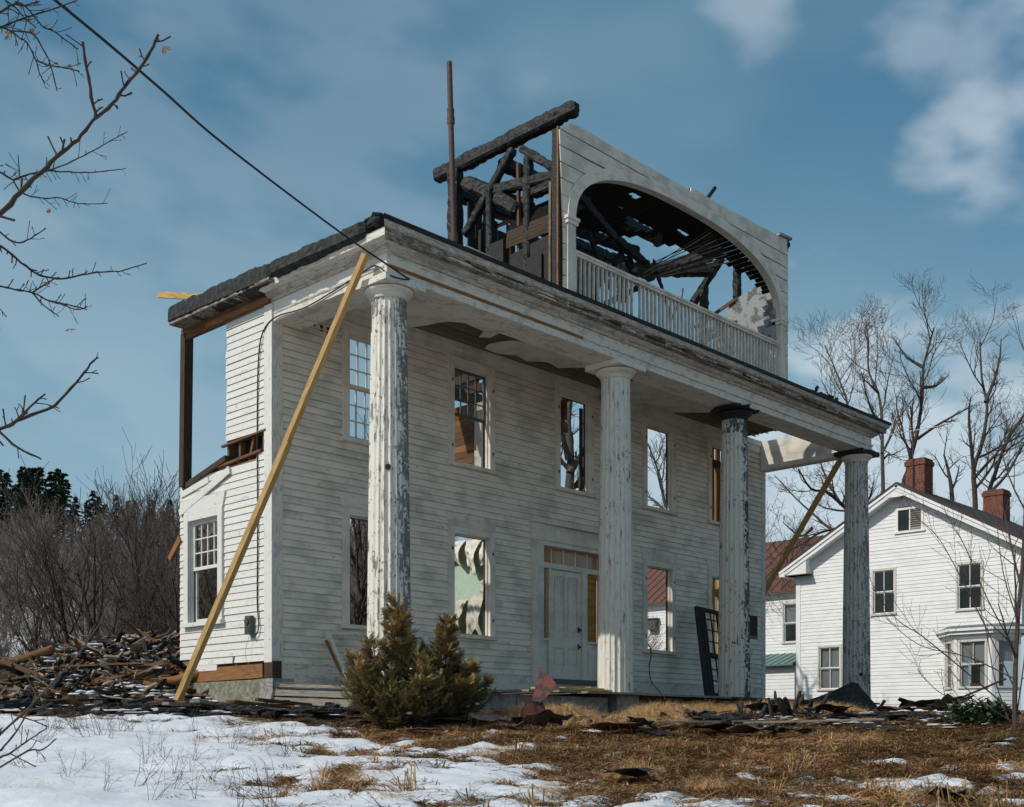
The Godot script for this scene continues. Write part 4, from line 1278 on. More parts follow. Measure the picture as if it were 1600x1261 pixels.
func entablature(H: Node3D) -> void:
	var E := section("entablature", H)
	var x0 := XL
	var x1 := 13.9
	# front run; profile points are (z, y)
	var mb := MB.new()
	mb.bx(x0, x1, 5.618, 5.745, -0.27, 0.27)
	put("architrave", mb, M["chipped_paint"], E)
	mb = MB.new()
	mb.uo = Vector2(3.1, 0.8)
	mb.bx(x0, x1, 5.747, 5.93, -0.26, 0.262)
	put("frieze", mb, M["chipped_paint"], E)
	mb = MB.new()
	mb.bx(3.95, x1 + 0.02, 5.735, 5.775, 0.262, 0.30)
	put("fillet", mb, M["chipped_paint"], E)
	mb = MB.new()
	mb.bar(Vector3(x0 + 0.05, 5.752, 0.268), Vector3(3.9, 5.752, 0.268), 0.014, 0.05)
	put("bare_strip", mb, M["orange_wood"], E, "bare orange strip where a moulding came off")
	mb = MB.new()
	moulding(mb, [[0.27, 5.925], [0.30, 5.935], [0.31, 5.96], [0.36, 5.985], [0.40, 6.03]], 0.0, 13.64, -1.0, 1.0, "x")
	put("bed_moulding", mb, M["peeling_paint"], E)
	mb = MB.new()
	mb.uo = Vector2(1.7, 1.1)
	moulding(mb, [[0.40, 6.03], [0.50, 6.035], [0.505, 6.13], [0.515, 6.135]], 0.0, 13.64, -1.0, 1.0, "x")
	put("corona", mb, M["rotten_cornice"], E)
	mb = MB.new()
	mb.uo = Vector2(0.3, 0.2)
	moulding(mb, [[0.515, 6.135], [0.54, 6.15], [0.56, 6.19], [0.56, 6.215]], 0.0, 13.64, -1.0, 1.0, "x")
	put("crown_moulding", mb, M["peeling_paint"], E)
	mb = MB.new()
	moulding(mb, [[0.56, 6.215], [0.585, 6.215], [0.585, 6.275], [0.2, 6.30]], 0.0, 13.64, -1.0, 1.0, "x")
	put("roof_edge", mb, M["soot_boards"], E, "sooty metal roof edge")
	# patches where the cornice boards rotted through: torn wood standing proud and gaps behind
	for k in 46:
		var x := rnd(3.5, 13.0) if k > 10 else rnd(0.3, 3.5)
		var q := MB.new()
		var len := rnd(0.12, 0.55)
		var yy := rnd(6.045, 6.12)
		q.hexa([Vector3(x, yy, 0.50), Vector3(x + len, yy - 0.004, 0.50), Vector3(x + len * 0.9, yy, 0.512), Vector3(x + 0.02, yy + 0.004, 0.516), Vector3(x + 0.03, yy + 0.02, 0.50), Vector3(x + len * 0.95, yy + rnd(0.012, 0.03), 0.50), Vector3(x + len * 0.8, yy + 0.018, 0.51), Vector3(x + 0.05, yy + 0.016, 0.514)])
		put("torn_splinter", q, [M["old_brown_wood"], M["dark_wood"], M["chipped_paint"], M["char"]][k % 4], E)
	for k in 9:
		var x := 4.6 + k * 0.93 + rnd(-0.3, 0.3)
		var q := MB.new()
		q.bx(x, x + rnd(0.25, 0.6), 6.05, 6.05 + rnd(0.03, 0.065), 0.4985, 0.5085 + 0.004 * (k % 2))
		put("rotted_gap", q, [M["dark_wood"], M["tar_paper"], M["old_brown_wood"]][k % 3], E)
	# the return along the porch's left side
	var L := section("cornice_return", H)
	mb = MB.new()
	mb.bx(XL - 0.002, 0.25, 5.62, 5.745, WZ + 0.04, -0.272)
	mb.bx(XL - 0.004, XL, 5.62, 5.744, -0.272, 0.268)
	put("architrave", mb, M["chipped_paint"], L)
	mb = MB.new()
	mb.uo = Vector2(2, 1)
	mb.bx(XL - 0.003, 0.2, 5.747, 5.93, WZ + 0.04, -0.262)
	mb.bx(XL - 0.006, XL, 5.747, 5.929, -0.262, 0.26)
	put("frieze", mb, M["cracked_white_paint"], L)
	mb = MB.new()
	moulding(mb, [[0.262, 5.925], [0.29, 5.935], [0.30, 5.96], [0.36, 5.985], [0.40, 6.03]], WZ, 0.0, 0.0, 1.0, "z")
	put("bed_moulding", mb, M["peeling_paint"], L)
	mb = MB.new()
	mb.uo = Vector2(1.7, 0.4)
	moulding(mb, [[0.40, 6.03], [0.50, 6.035], [0.505, 6.13], [0.515, 6.135], [0.3, 6.15]], WZ, 0.0, 0.0, 1.0, "z")
	put("corona", mb, M["chipped_paint"], L)
	mb = MB.new()
	mb.bx(XL - 0.012, XL - 0.003, 5.735, 5.765, WZ + 0.05, 0.2)
	put("fillet", mb, M["peeling_paint"], L)
	# what the fire left of the eaves: lumps of tar and charred boards on the porch roof and along the body of the house
	mb = MB.new()
	beam_mesh(mb, Vector3(-0.47, 6.21, WZ + 0.45), Vector3(-0.42, 6.215, 0.12), 0.36, 0.23, 0.014, 4)
	put("charred_eave", mb, M["tar_paper"], L, "black charred roof edge above the porch return")
	mb = MB.new()
	beam_mesh(mb, Vector3(-0.40, 6.24, -0.28), Vector3(-0.40, 6.34, 0.34), 0.24, 0.16, 0.05, 5)
	put("charred_eave", mb, M["char"], L)
	mb = MB.new()
	beam_mesh(mb, Vector3(-0.3, 6.33, -0.75), Vector3(-0.3, 6.37, -0.30), 0.25, 0.12, 0.05, 6)
	put("charred_eave", mb, M["char"], L)
	mb = MB.new()
	beam_mesh(mb, Vector3(-0.46, 6.25, -4.96), Vector3(-0.45, 6.21, WZ + 0.38), 0.32, 0.31, 0.012, 7)
	put("charred_eave", mb, M["tar_paper"], L, "black charred roof edge over the broken side wall")
	mb = MB.new()
	mb.uo = Vector2(0.4, 0.1)
	mb.bx(-0.60, -0.28, 6.075, 6.115, -4.9, WZ + 0.40)
	put("soffit_board", mb, M["rotten_cornice"], L)
	mb = MB.new()
	mb.bar(Vector3(-0.30, 5.985, -4.98), Vector3(-0.28, 6.0, WZ + 0.03), 0.06, 0.20)
	put("wall_plate", mb, M["old_brown_wood"], L)
	mb = MB.new()
	mb.bar(Vector3(-0.33, 5.96, -4.2), Vector3(-0.31, 5.97, WZ + 0.0), 0.03, 0.09)
	put("wall_plate", mb, M["orange_wood"], L)
	for k in 5:
		mb = MB.new()
		var z := -2.5 - k * 0.45 + rnd(-0.1, 0.1)
		mb.bar(Vector3(-0.42, 6.33, z), Vector3(-0.44 + rnd(-0.03, 0.03), 6.42 + rnd(0, 0.05), z + rnd(-0.03, 0.03)), 0.012, 0.012, Vector3.RIGHT)
		put("bent_nail", mb, M["dark_metal"], L)
	mb = MB.new()
	mb.bar(Vector3(-0.45, 6.28, 0.06), Vector3(-0.45, 6.16, 0.06), 0.02, 0.02, Vector3.RIGHT)
	put("splinter", mb, M["new_lumber"], L)
	# the beam across the porch's right end
	mb = MB.new()
	mb.bx(13.58, 13.86, 5.56, 6.24, WZ + 0.04, -0.28)
	put("end_beam", mb, M["trim_paint"], H)
	# charred scraps on the roof edge right of the dormer
	for k in 7:
		mb = MB.new()
		var x := 10.9 + k * 0.16
		beam_mesh(mb, Vector3(x, 6.33, 0.45), Vector3(x + rnd(0.08, 0.2), 6.34 + rnd(0.0, 0.22) * (1.0 if k == 1 else 0.3), 0.44), 0.07, 0.07, 0.03, 40 + k)
		put("charred_scrap", mb, M["char"], H)
	mb = MB.new()
	mb.poly(PackedVector2Array([Vector2(11.9, 6.27), Vector2(13.9, 6.27), Vector2(13.5, 6.36), Vector2(12.3, 6.42)]), Transform3D(Basis(), Vector3(0, 0, 0.15)), 0.02)
	put("roof_flashing", mb, M["dark_metal"], H)

func beam_mesh(mb: MB, p: Vector3, q: Vector3, w: float, h: float, amp: float, seed_: int) -> void:
	# a charred timber: its faces burnt into lumps and its ends eaten away
	var d := (q - p).normalized()
	var s := d.cross(Vector3.UP)
	s = s.normalized() if s.length() > 0.05 else d.cross(Vector3.RIGHT).normalized()
	var u := s.cross(d).normalized()
	var n_ := maxi(3, int(p.distance_to(q) / 0.055))
	var ring := []
	for k in 16:
		var a := TAU * (k + 0.5) / 16.0
		var c := Vector2(cos(a), sin(a))
		var f := 1.0 / maxf(absf(c.x), absf(c.y))
		ring.append(c * minf(f, 1.25))
	var rows := []
	for i in n_ + 1:
		var t := float(i) / n_
		var row := []
		for k in 16:
			var o: Vector2 = ring[k]
			var at := p.lerp(q, t)
			var pt := at + s * o.x * w * 0.5 + u * o.y * h * 0.5
			var e := 0.0
			e = n_char.get_noise_3d(pt.x * 7.0 + seed_ * 7.0, pt.y * 7.0, pt.z * 7.0) * 0.6 - maxf(0.0, n_cell.get_noise_3d(pt.x, pt.y + seed_, pt.z) + 0.66) * 2.2
			var k2 := (1.0 + e * amp * 2.2 / minf(w, h)) * (1.0 + 0.16 * n_char.get_noise_2d(t * p.distance_to(q) * 1.6, seed_ * 9.0))
			k2 *= 1.0 - 0.10 * n_char.get_noise_1d(t * 60.0 * p.distance_to(q) + seed_)
			if i == 0 or i == n_:
				k2 *= 0.62
			row.append(at + s * o.x * w * 0.5 * k2 + u * o.y * h * 0.5 * k2 + d * (n_char.get_noise_2d(k * 11.0, seed_) * amp * (1.5 if i == 0 or i == n_ else 0.3)))
		rows.append(row)
	for i in n_:
		for k in 16:
			var k1 := (k + 1) % 16
			var a := Vector2(i * 0.055, k * 0.04)
			mb.quad(rows[i][k], rows[i + 1][k], rows[i + 1][k1], rows[i][k1], a, a + Vector2(0.055, 0), a + Vector2(0.055, 0.04), a + Vector2(0, 0.04))
	for e in [0, n_]:
		var c := Vector3.ZERO
		for k in 16:
			c += rows[e][k] / 16.0
		for k in 16:
			if e == 0:
				mb.tri(c, rows[e][k], rows[e][(k + 1) % 16])
			else:
				mb.tri(c, rows[e][(k + 1) % 16], rows[e][k])

func arch_at(t: float, grow: float) -> Vector2:
	# the arch over the balcony: t from 0 (left springing) to 1 (right springing)
	var a := PI * (1.0 - t)
	var c := cos(a)
	var s := sin(a)
	var k := 2.5
	var r := pow(pow(absf(c), k) + pow(absf(s), k), -1.0 / k)
	return Vector2(7.16 + (3.20 + grow) * c * r, 7.72 + (1.26 + grow) * s * r)

func dormer(H: Node3D) -> void:
	var D := section("arched_gable", H)
	# wide boards above and beside the arch, cut along its curve
	var zf := 0.02
	var y := 6.27
	var e := 0.262
	var left := func(yy: float) -> float: return 3.70 - 0.10 * clampf((yy - 7.5) / 1.7, 0, 1)
	while y < 9.40:
		var y1 := minf(y + e, 9.62)
		var spans := []
		var ends := []
		for yy in [y, y1]:
			var xl: float = left.call(yy)
			var ins := [-1.0, -1.0]
			if yy < 7.72:
				ins = [3.83, 10.49]
			elif yy < 9.15:
				for k in 201:
					var q := arch_at(k / 200.0, 0.14)
					if q.y > yy and ins[0] < 0:
						ins[0] = q.x
					if q.y > yy:
						ins[1] = q.x
			ends.append([xl, ins[0], ins[1], 10.72])
		var top_broken := y1 > 9.4
		var polys := []
		if ends[0][1] > 0 and ends[1][1] > 0:
			polys.append([Vector2(ends[0][0], y), Vector2(ends[0][1], y), Vector2(ends[1][1], y1), Vector2(ends[1][0], y1)])
			polys.append([Vector2(ends[0][2], y), Vector2(10.72, y), Vector2(10.72, y1), Vector2(ends[1][2], y1)])
		elif ends[0][1] > 0:
			var pts := [Vector2(ends[0][0], y)]
			for k in 61:
				var q := arch_at(k / 60.0, 0.14)
				if q.y > y:
					pts.append(Vector2(q.x, minf(q.y, y1 - 0.01)))
			pts.append(Vector2(10.72, y)); pts.append(Vector2(10.72, y1)); pts.append(Vector2(ends[1][0], y1))
			polys.append(pts)
		elif top_broken:
			polys.append([Vector2(3.62, y), Vector2(7.28, y), Vector2(7.28, 9.36), Vector2(6.2, 9.37), Vector2(5.2, 9.36), Vector2(4.1, 9.38), Vector2(3.85, 9.34)])
			polys.append([Vector2(7.284, y), Vector2(10.72, y), Vector2(10.70, 9.50), Vector2(10.2, 9.47), Vector2(9.0, 9.45), Vector2(8.6, 9.43), Vector2(7.29, 9.44)])
		else:
			polys.append([Vector2(ends[0][0], y), Vector2(10.72, y), Vector2(10.68, y1), Vector2(ends[1][0], y1)])
		for p in polys:
			var mb := MB.new()
			mb.col = Color.WHITE * rnd(0.94, 1.03)
			mb.uo = Vector2(rnd(0, 0.5), rnd(0, 0.4))
			var pts := PackedVector2Array()
			var wob := rnd(0.005, 0.013)
			for q in p:
				pts.append(q + Vector2(0, wob if q.y < y + 0.01 else -wob))
			if Geometry2D.triangulate_polygon(pts).is_empty():
				continue
			mb.poly(pts, Transform3D(Basis(), Vector3(0, 0, zf - 0.025 + rnd(0, 0.006))), 0.025)
			put("board", mb, M["trim_paint"], D)
			mb = MB.new()
			for q in pts.size():
				pts[q] += Vector2(0, -0.012 if pts[q].y < y + 0.02 else 0.0)
			mb.poly(pts, Transform3D(Basis(), Vector3(0, 0, zf - 0.050)), 0.02)
			put("charred_backing", mb, M["soot_black"], D)
		y += e
	var bk := MB.new()
	bk.bx(3.62, 3.80, 6.3, 9.2, -0.16, -0.012)
	put("charred_stud", bk, M["char"], D)
	bk = MB.new()
	bk.bx(3.59, 3.618, 6.3, 9.2, -0.03, -0.004)
	put("split_edge", bk, M["orange_wood"], D)
	# archivolt of many curved blocks joined into trim, with capitals and pilasters
	for k in 9:
		var mb := MB.new()
		mb.uo = Vector2(k * 0.7, k * 0.3)
		for j in 8:
			var t0 := (k + j / 8.0) / 9.0
			var t1 := (k + (j + 1) / 8.0) / 9.0
			if j == 7:
				t1 -= 0.0006
			var a := [arch_at(t0, 0.0), arch_at(t1, 0.0), arch_at(t1, 0.19), arch_at(t0, 0.19)]
			var b := []
			for zz in [zf - 0.10, zf + 0.05]:
				for q in a:
					b.append(Vector3(q.x, q.y, zz))
			mb.quad(b[4], b[5], b[6], b[7], Vector2(t0 * 9, 0), Vector2(t1 * 9, 0), Vector2(t1 * 9, 0.19), Vector2(t0 * 9, 0.19))
			mb.face(b[3], b[2], b[1], b[0])
			mb.face(b[0], b[1], b[5], b[4])
			mb.face(b[7], b[6], b[2], b[3])
			if j == 0: mb.face(b[0], b[4], b[7], b[3])
			if j == 7: mb.face(b[5], b[1], b[2], b[6])
		put("archivolt", mb, M["trim_paint"], D)
	for k in [[3.76, 3.96], [10.36, 10.56]]:
		var mb := MB.new()
		mb.bx(k[0], k[1], 6.30, 7.655, zf - 0.12, zf + 0.045)
		put("pilaster", mb, M["trim_paint"], D)
		mb = MB.new()
		mb.bx(k[0] - 0.03, k[1] + 0.03, 7.657, 7.72, zf - 0.14, zf + 0.075); mb.bx(k[0] - 0.05, k[1] + 0.05, 7.722, 7.775, zf - 0.15, zf + 0.095)
		put("capital", mb, M["trim_paint"], D)
	# burnt stump of the roof at the right shoulder
	var sh := MB.new()
	beam_mesh(sh, Vector3(10.66, 9.0, -0.12), Vector3(10.74, 9.5, -0.05), 0.16, 0.16, 0.05, 61)
	put("charred_stump", sh, M["char"], D)
	sh = MB.new()
	sh.bar(Vector3(10.35, 9.50, -0.03), Vector3(10.82, 9.53, -0.03), 0.18, 0.05)
	put("shoulder_cap", sh, M["rotten_cornice"], D)
	sh = MB.new()
	sh.bar(Vector3(7.9, 9.35, -0.15), Vector3(8.28, 9.80, -0.12), 0.05, 0.06)
	put("charred_stick", sh, M["char"], D)
	# balustrade
	var B := section("balustrade", H)
	var mb := MB.new()
	mb.bx(3.96, 10.36, 7.20, 7.245, -0.07, 0.03); mb.bx(3.96, 10.36, 7.245, 7.285, -0.09, 0.05)
	put("rail", mb, M["trim_paint"], B)
	mb = MB.new()
	mb.bx(3.96, 10.36, 6.50, 6.57, -0.06, 0.02)
	put("rail", mb, M["trim_paint"], B)
	for k in 55:
		var x := 4.05 + k * 0.1155
		if k in [14]:
			continue
		mb = MB.new()
		mb.uo = Vector2(k * 0.2, k * 0.1)
		mb.bar(Vector3(x + rnd(-0.006, 0.006), 6.57, -0.02), Vector3(x + rnd(-0.006, 0.006), 7.20, -0.02), 0.048, 0.03, Vector3.RIGHT)
		put("baluster", mb, M["chipped_paint"], B)
	# timber frame behind: left side, right side and what hangs inside
	var R := section("charred_frame", H)
	var beams := [
		# left truss near x = 4
		[4.0, 9.60, -3.38, 4.0, 9.64, 0.05, 0.24, 0.26], [4.0, 9.58, -2.86, 4.0, 6.4, -2.86, 0.22, 0.22], [4.05, 9.30, -2.7, 4.5, 8.55, -1.4, 0.2, 0.22],
		[4.0, 8.30, -2.62, 4.0, 9.45, -1.40, 0.12, 0.13], [4.0, 9.40, -1.22, 4.0, 8.80, -0.45, 0.11, 0.13], [4.0, 8.86, -1.85, 4.0, 8.66, -0.40, 0.16, 0.17],
		[4.0, 9.2, -1.04, 4.0, 6.5, -1.04, 0.13, 0.15], [4.0, 8.95, -1.95, 4.0, 6.5, -1.95, 0.12, 0.15], [4.0, 8.75, -1.80, 4.0, 8.35, -1.28, 0.2, 0.2],
		[4.0, 8.52, -0.95, 4.0, 8.52, -0.45, 0.16, 0.14], [4.0, 8.1, -2.75, 4.6, 7.5, -1.9, 0.16, 0.18], [3.95, 9.05, -0.36, 3.95, 6.4, -0.34, 0.10, 0.15],
		# right truss near x = 10.4
		[10.4, 9.62, -3.3, 10.4, 9.56, -1.38, 0.24, 0.24], [10.4, 9.45, -1.36, 10.4, 8.55, -2.2, 0.13, 0.14], [10.4, 8.95, -1.83, 10.4, 7.6, -1.83, 0.14, 0.15],
		[10.4, 9.40, -1.0, 10.4, 7.6, -1.0, 0.13, 0.13], [10.4, 9.44, -1.15, 10.4, 8.75, -0.38, 0.12, 0.13],
		# across the loggia: tie beams, a fallen purlin, stubs
		[4.2, 9.45, -1.9, 9.0, 9.5, -1.9, 0.2, 0.2], [4.2, 9.3, -3.1, 10.4, 9.5, -3.2, 0.24, 0.24], [5.0, 9.2, -2.6, 8.8, 9.35, -2.4, 0.2, 0.16],
		[7.9, 9.1, -3.0, 7.9, 7.3, -3.0, 0.22, 0.22], [5.9, 9.2, -2.9, 5.9, 7.9, -2.9, 0.2, 0.2], [9.2, 9.5, -3.1, 9.2, 8.6, -3.1, 0.2, 0.2], [4.9, 9.2, -2.9, 4.9, 8.4, -2.9, 0.2, 0.18],
		[8.2, 9.0, -3.1, 10.3, 9.15, -1.5, 0.2, 0.22]]
	for k in beams.size():
		var b: Array = beams[k]
		mb = MB.new()
		beam_mesh(mb, Vector3(b[0], b[1], b[2]), Vector3(b[3], b[4], b[5]), float(b[6]) * (0.95 if k in [0, 12, 18] else 1.1), float(b[7]) * (0.95 if k in [0, 12, 18] else 1.1), 0.02, 100 + k)
		put("charred_beam", mb, M["char"], R)
	for b in [[4.0, 9.15, -1.28, 6.4, 0.05], [3.93, 8.55, -0.46, 6.6, 0.05], [4.05, 8.3, -2.25, 6.5, 0.06], [4.05, 8.1, -1.5, 6.5, 0.1]]:
		mb = MB.new()
		mb.bar(Vector3(b[0], b[1], b[2]), Vector3(b[0], b[3], b[2] + rnd(-0.06, 0.06)), b[4], 0.06, Vector3.RIGHT)
		put("singed_stud", mb, [M["old_brown_wood"], M["lath_wood"], M["soot_boards"], M["soot_boards"]][[-1.28, -0.46, -2.25, -1.5].find(b[2])], R)
	for k in 2:
		mb = MB.new()
		mb.bx(3.9, 4.0, 6.4, 7.9 - k * 0.5, -1.9 + k * 0.9, -1.55 + k * 0.9)
		put("hanging_panel", mb, M["soot_boards"], R)
	# vault over the balcony: laths bent round the arch, burnt through in places
	var V := section("balcony_vault", H)
	for k in 64:
		var t := (k + 0.5) / 64.0
		if t > 0.86:
			continue
		var a := arch_at(k / 64.0, 0.02)
		var b := arch_at((k + 0.94) / 64.0, 0.02)
		var deep := 1.9 + n_fine.get_noise_2d(k * 0.6, 3.0) * 0.5
		if t > 0.52:
			deep = maxf(0.22, lerpf(1.5, 0.25, (t - 0.52) / 0.28)) + n_fine.get_noise_2d(k * 2.0, 9.0) * 0.25
		if t < 0.12:
			deep = 1.5
		var cuts := [0.10, deep]
		for ho in [[6.65, 7.45, 0.95, 1.40], [5.75, 6.25, 0.25, 0.42], [4.35, 4.75, 0.7, 1.0], [7.7, 8.1, 0.6, 0.72], [6.2, 6.35, 0.8, 0.9]]:
			if a.x > ho[0] and a.x < ho[1]:
				var mid: float = 1.0 - absf(a.x - (ho[0] + ho[1]) * 0.5) / (ho[1] - ho[0]) * 1.6
				var z0h: float = ho[2] + rnd(0, 0.05)
				cuts = [0.10, z0h, z0h + maxf(0.03, (ho[3] - ho[2]) * mid), deep]
		for j in range(0, cuts.size(), 2):
			if cuts[j + 1] - cuts[j] < 0.1:
				continue
			mb = MB.new()
			var z0: float = -cuts[j]
			var z1: float = -cuts[j + 1]
			var o := (a - Vector2(7.16, 7.72)).normalized() * 0.02
			mb.uo = Vector2(k * 0.31, k * 0.17)
			mb.hexa([Vector3(a.x, a.y, z1), Vector3(b.x, b.y, z1), Vector3(b.x, b.y, z0), Vector3(a.x, a.y, z0), Vector3(a.x + o.x, a.y + o.y, z1), Vector3(b.x + o.x, b.y + o.y, z1), Vector3(b.x + o.x, b.y + o.y, z0), Vector3(a.x + o.x, a.y + o.y, z0)])
			put("vault_lath", mb, M["soot_black"] if t > 0.08 else M["dark_wood"], V)
	# side walls of the balcony
	mb = MB.new()
	mb.poly(PackedVector2Array([Vector2(-0.06, 6.3), Vector2(-1.45, 6.3), Vector2(-1.4, 7.6), Vector2(-0.06, 7.75)]), Transform3D(Basis(Vector3(0, 0, 1), Vector3.UP, Vector3(-1, 0, 0)), Vector3(3.98, 0, 0)), 0.03)
	put("balcony_wall", mb, M["soot_boards"], V)
	mb = MB.new()
	mb.poly(PackedVector2Array([Vector2(-0.04, 6.3), Vector2(-1.7, 6.3), Vector2(-1.45, 7.2), Vector2(-1.5, 7.9), Vector2(-1.22, 8.15), Vector2(-1.12, 8.40), Vector2(-0.8, 8.47), Vector2(-0.36, 8.60), Vector2(-0.2, 8.5), Vector2(-0.04, 8.0)]), Transform3D(Basis(Vector3(0, 0, 1), Vector3.UP, Vector3(-1, 0, 0)), Vector3(10.36, 0, 0)), 0.03)
	put("balcony_wall", mb, M["sooty_plaster"], V, "sooty plastered right side of the balcony")
	mb = MB.new()
	mb.bar(Vector3(10.3, 8.40, -1.0), Vector3(10.3, 8.05, -2.0), 0.03, 0.07)
	put("plaster_lath", mb, M["old_brown_wood"], V)
	mb = MB.new()
	mb.bar(Vector3(10.3, 7.95, -1.3), Vector3(10.3, 7.7, -1.75), 0.03, 0.16)
	put("plaster_lath", mb, M["old_brown_wood"], V)
	# back wall of the balcony: sooty boards with gaps
	var x := 4.0
	var k2 := 0
	while x < 8.0:
		var w := rnd(0.15, 0.24)
		var top := 8.75 + n_fine.get_noise_2d(x * 6.0, 1.0) * 0.5
		if x > 7.3:
			top = 8.0
		if k2 in [6, 13]:
			top = 7.9
		mb = MB.new()
		mb.uo = Vector2(k2 * 0.4, 0)
		mb.bx(x, x + w, 6.3, top, -2.55 - 0.02 * (k2 % 2), -2.52 - 0.02 * (k2 % 2))
		put("vault_board", mb, M["char"], V)
		x += w + (0.012 if k2 % 4 else 0.03)
		k2 += 1
	for q in 14:
		# laths fallen out of the vault
		mb = MB.new()
		var a := Vector3(8.1 + q * 0.075, 8.93 - q * 0.022, -0.14 - 0.01 * q)
		var b := Vector3(6.75 + q * 0.055 + rnd(-0.12, 0.12), 7.92 + q * 0.012 + rnd(-0.06, 0.06), -0.85 + rnd(-0.15, 0.15))
		mb.bar(a, b, 0.045, 0.012)
		put("hanging_lath", mb, M["dark_wood"] if q % 3 == 0 else M["lath_wood"] if q % 3 == 1 else M["soot_boards"], V)
	for q in 16:
		mb = MB.new()
		var a := Vector3(rnd(4.2, 8.0), rnd(8.1, 8.85), rnd(-0.4, -1.6))
		var b := a + Vector3(rnd(-1.0, 1.2), rnd(-0.9, 0.25), rnd(-0.9, 0.1))
		beam_mesh(mb, a, b, rnd(0.05, 0.14), rnd(0.05, 0.16), 0.02, 300 + q)
		put("fallen_beam", mb, M["char"], V)
	mb = MB.new()
	mb.tube(PackedVector3Array([Vector3(9.55, 7.95, -2.2), Vector3(9.62, 8.2, -2.2), Vector3(9.72, 8.12, -2.2), Vector3(10.1, 8.75, -2.2), Vector3(10.12, 8.9, -2.2)]), PackedFloat32Array([0.03, 0.03, 0.025, 0.025, 0.03]), 6)
	put("bent_duct", mb, M["grey_wood"], V)
	# deck under the balcony and the roof of the porch behind
	mb = MB.new()
	mb.bx(3.7, 10.7, 6.30, 6.33, -3.2, 0.0)
	put("balcony_floor", mb, M["soot_boards"], V)
	# fallen white trim along the roof edge
	mb = MB.new()
	mb.bar(Vector3(1.42, 6.52, 0.05), Vector3(3.75, 6.40, 0.12), 0.03, 0.16)
	put("fallen_trim", mb, M["trim_paint"], H, "fallen white trim board lying along the roof edge")
	mb = MB.new()
	mb.bar(Vector3(3.05, 6.48, -0.2), Vector3(3.6, 6.48, -0.2), 0.14, 0.16)
	put("splintered_plate", mb, M["orange_wood"], H)
	# cast-iron vent pipe
	mb = MB.new()
	var pp := PackedVector3Array()
	var pr := PackedFloat32Array()
	for q in [[6.2, 0.05], [7.15, 0.05], [7.16, 0.065], [7.28, 0.065], [7.29, 0.045], [9.0, 0.045], [9.01, 0.062], [9.12, 0.062], [9.13, 0.055], [9.24, 0.06], [9.25, 0.045], [9.98, 0.043]]:
		pp.append(Vector3(2.2 - (q[0] - 6.2) * 0.038, q[0], -0.95)); pr.append(q[1])
	mb.tube(pp, pr, 10)
	put("vent_pipe", mb, M["pipe_rust"], H, "tall rusty vent pipe rising beside the burnt frame")

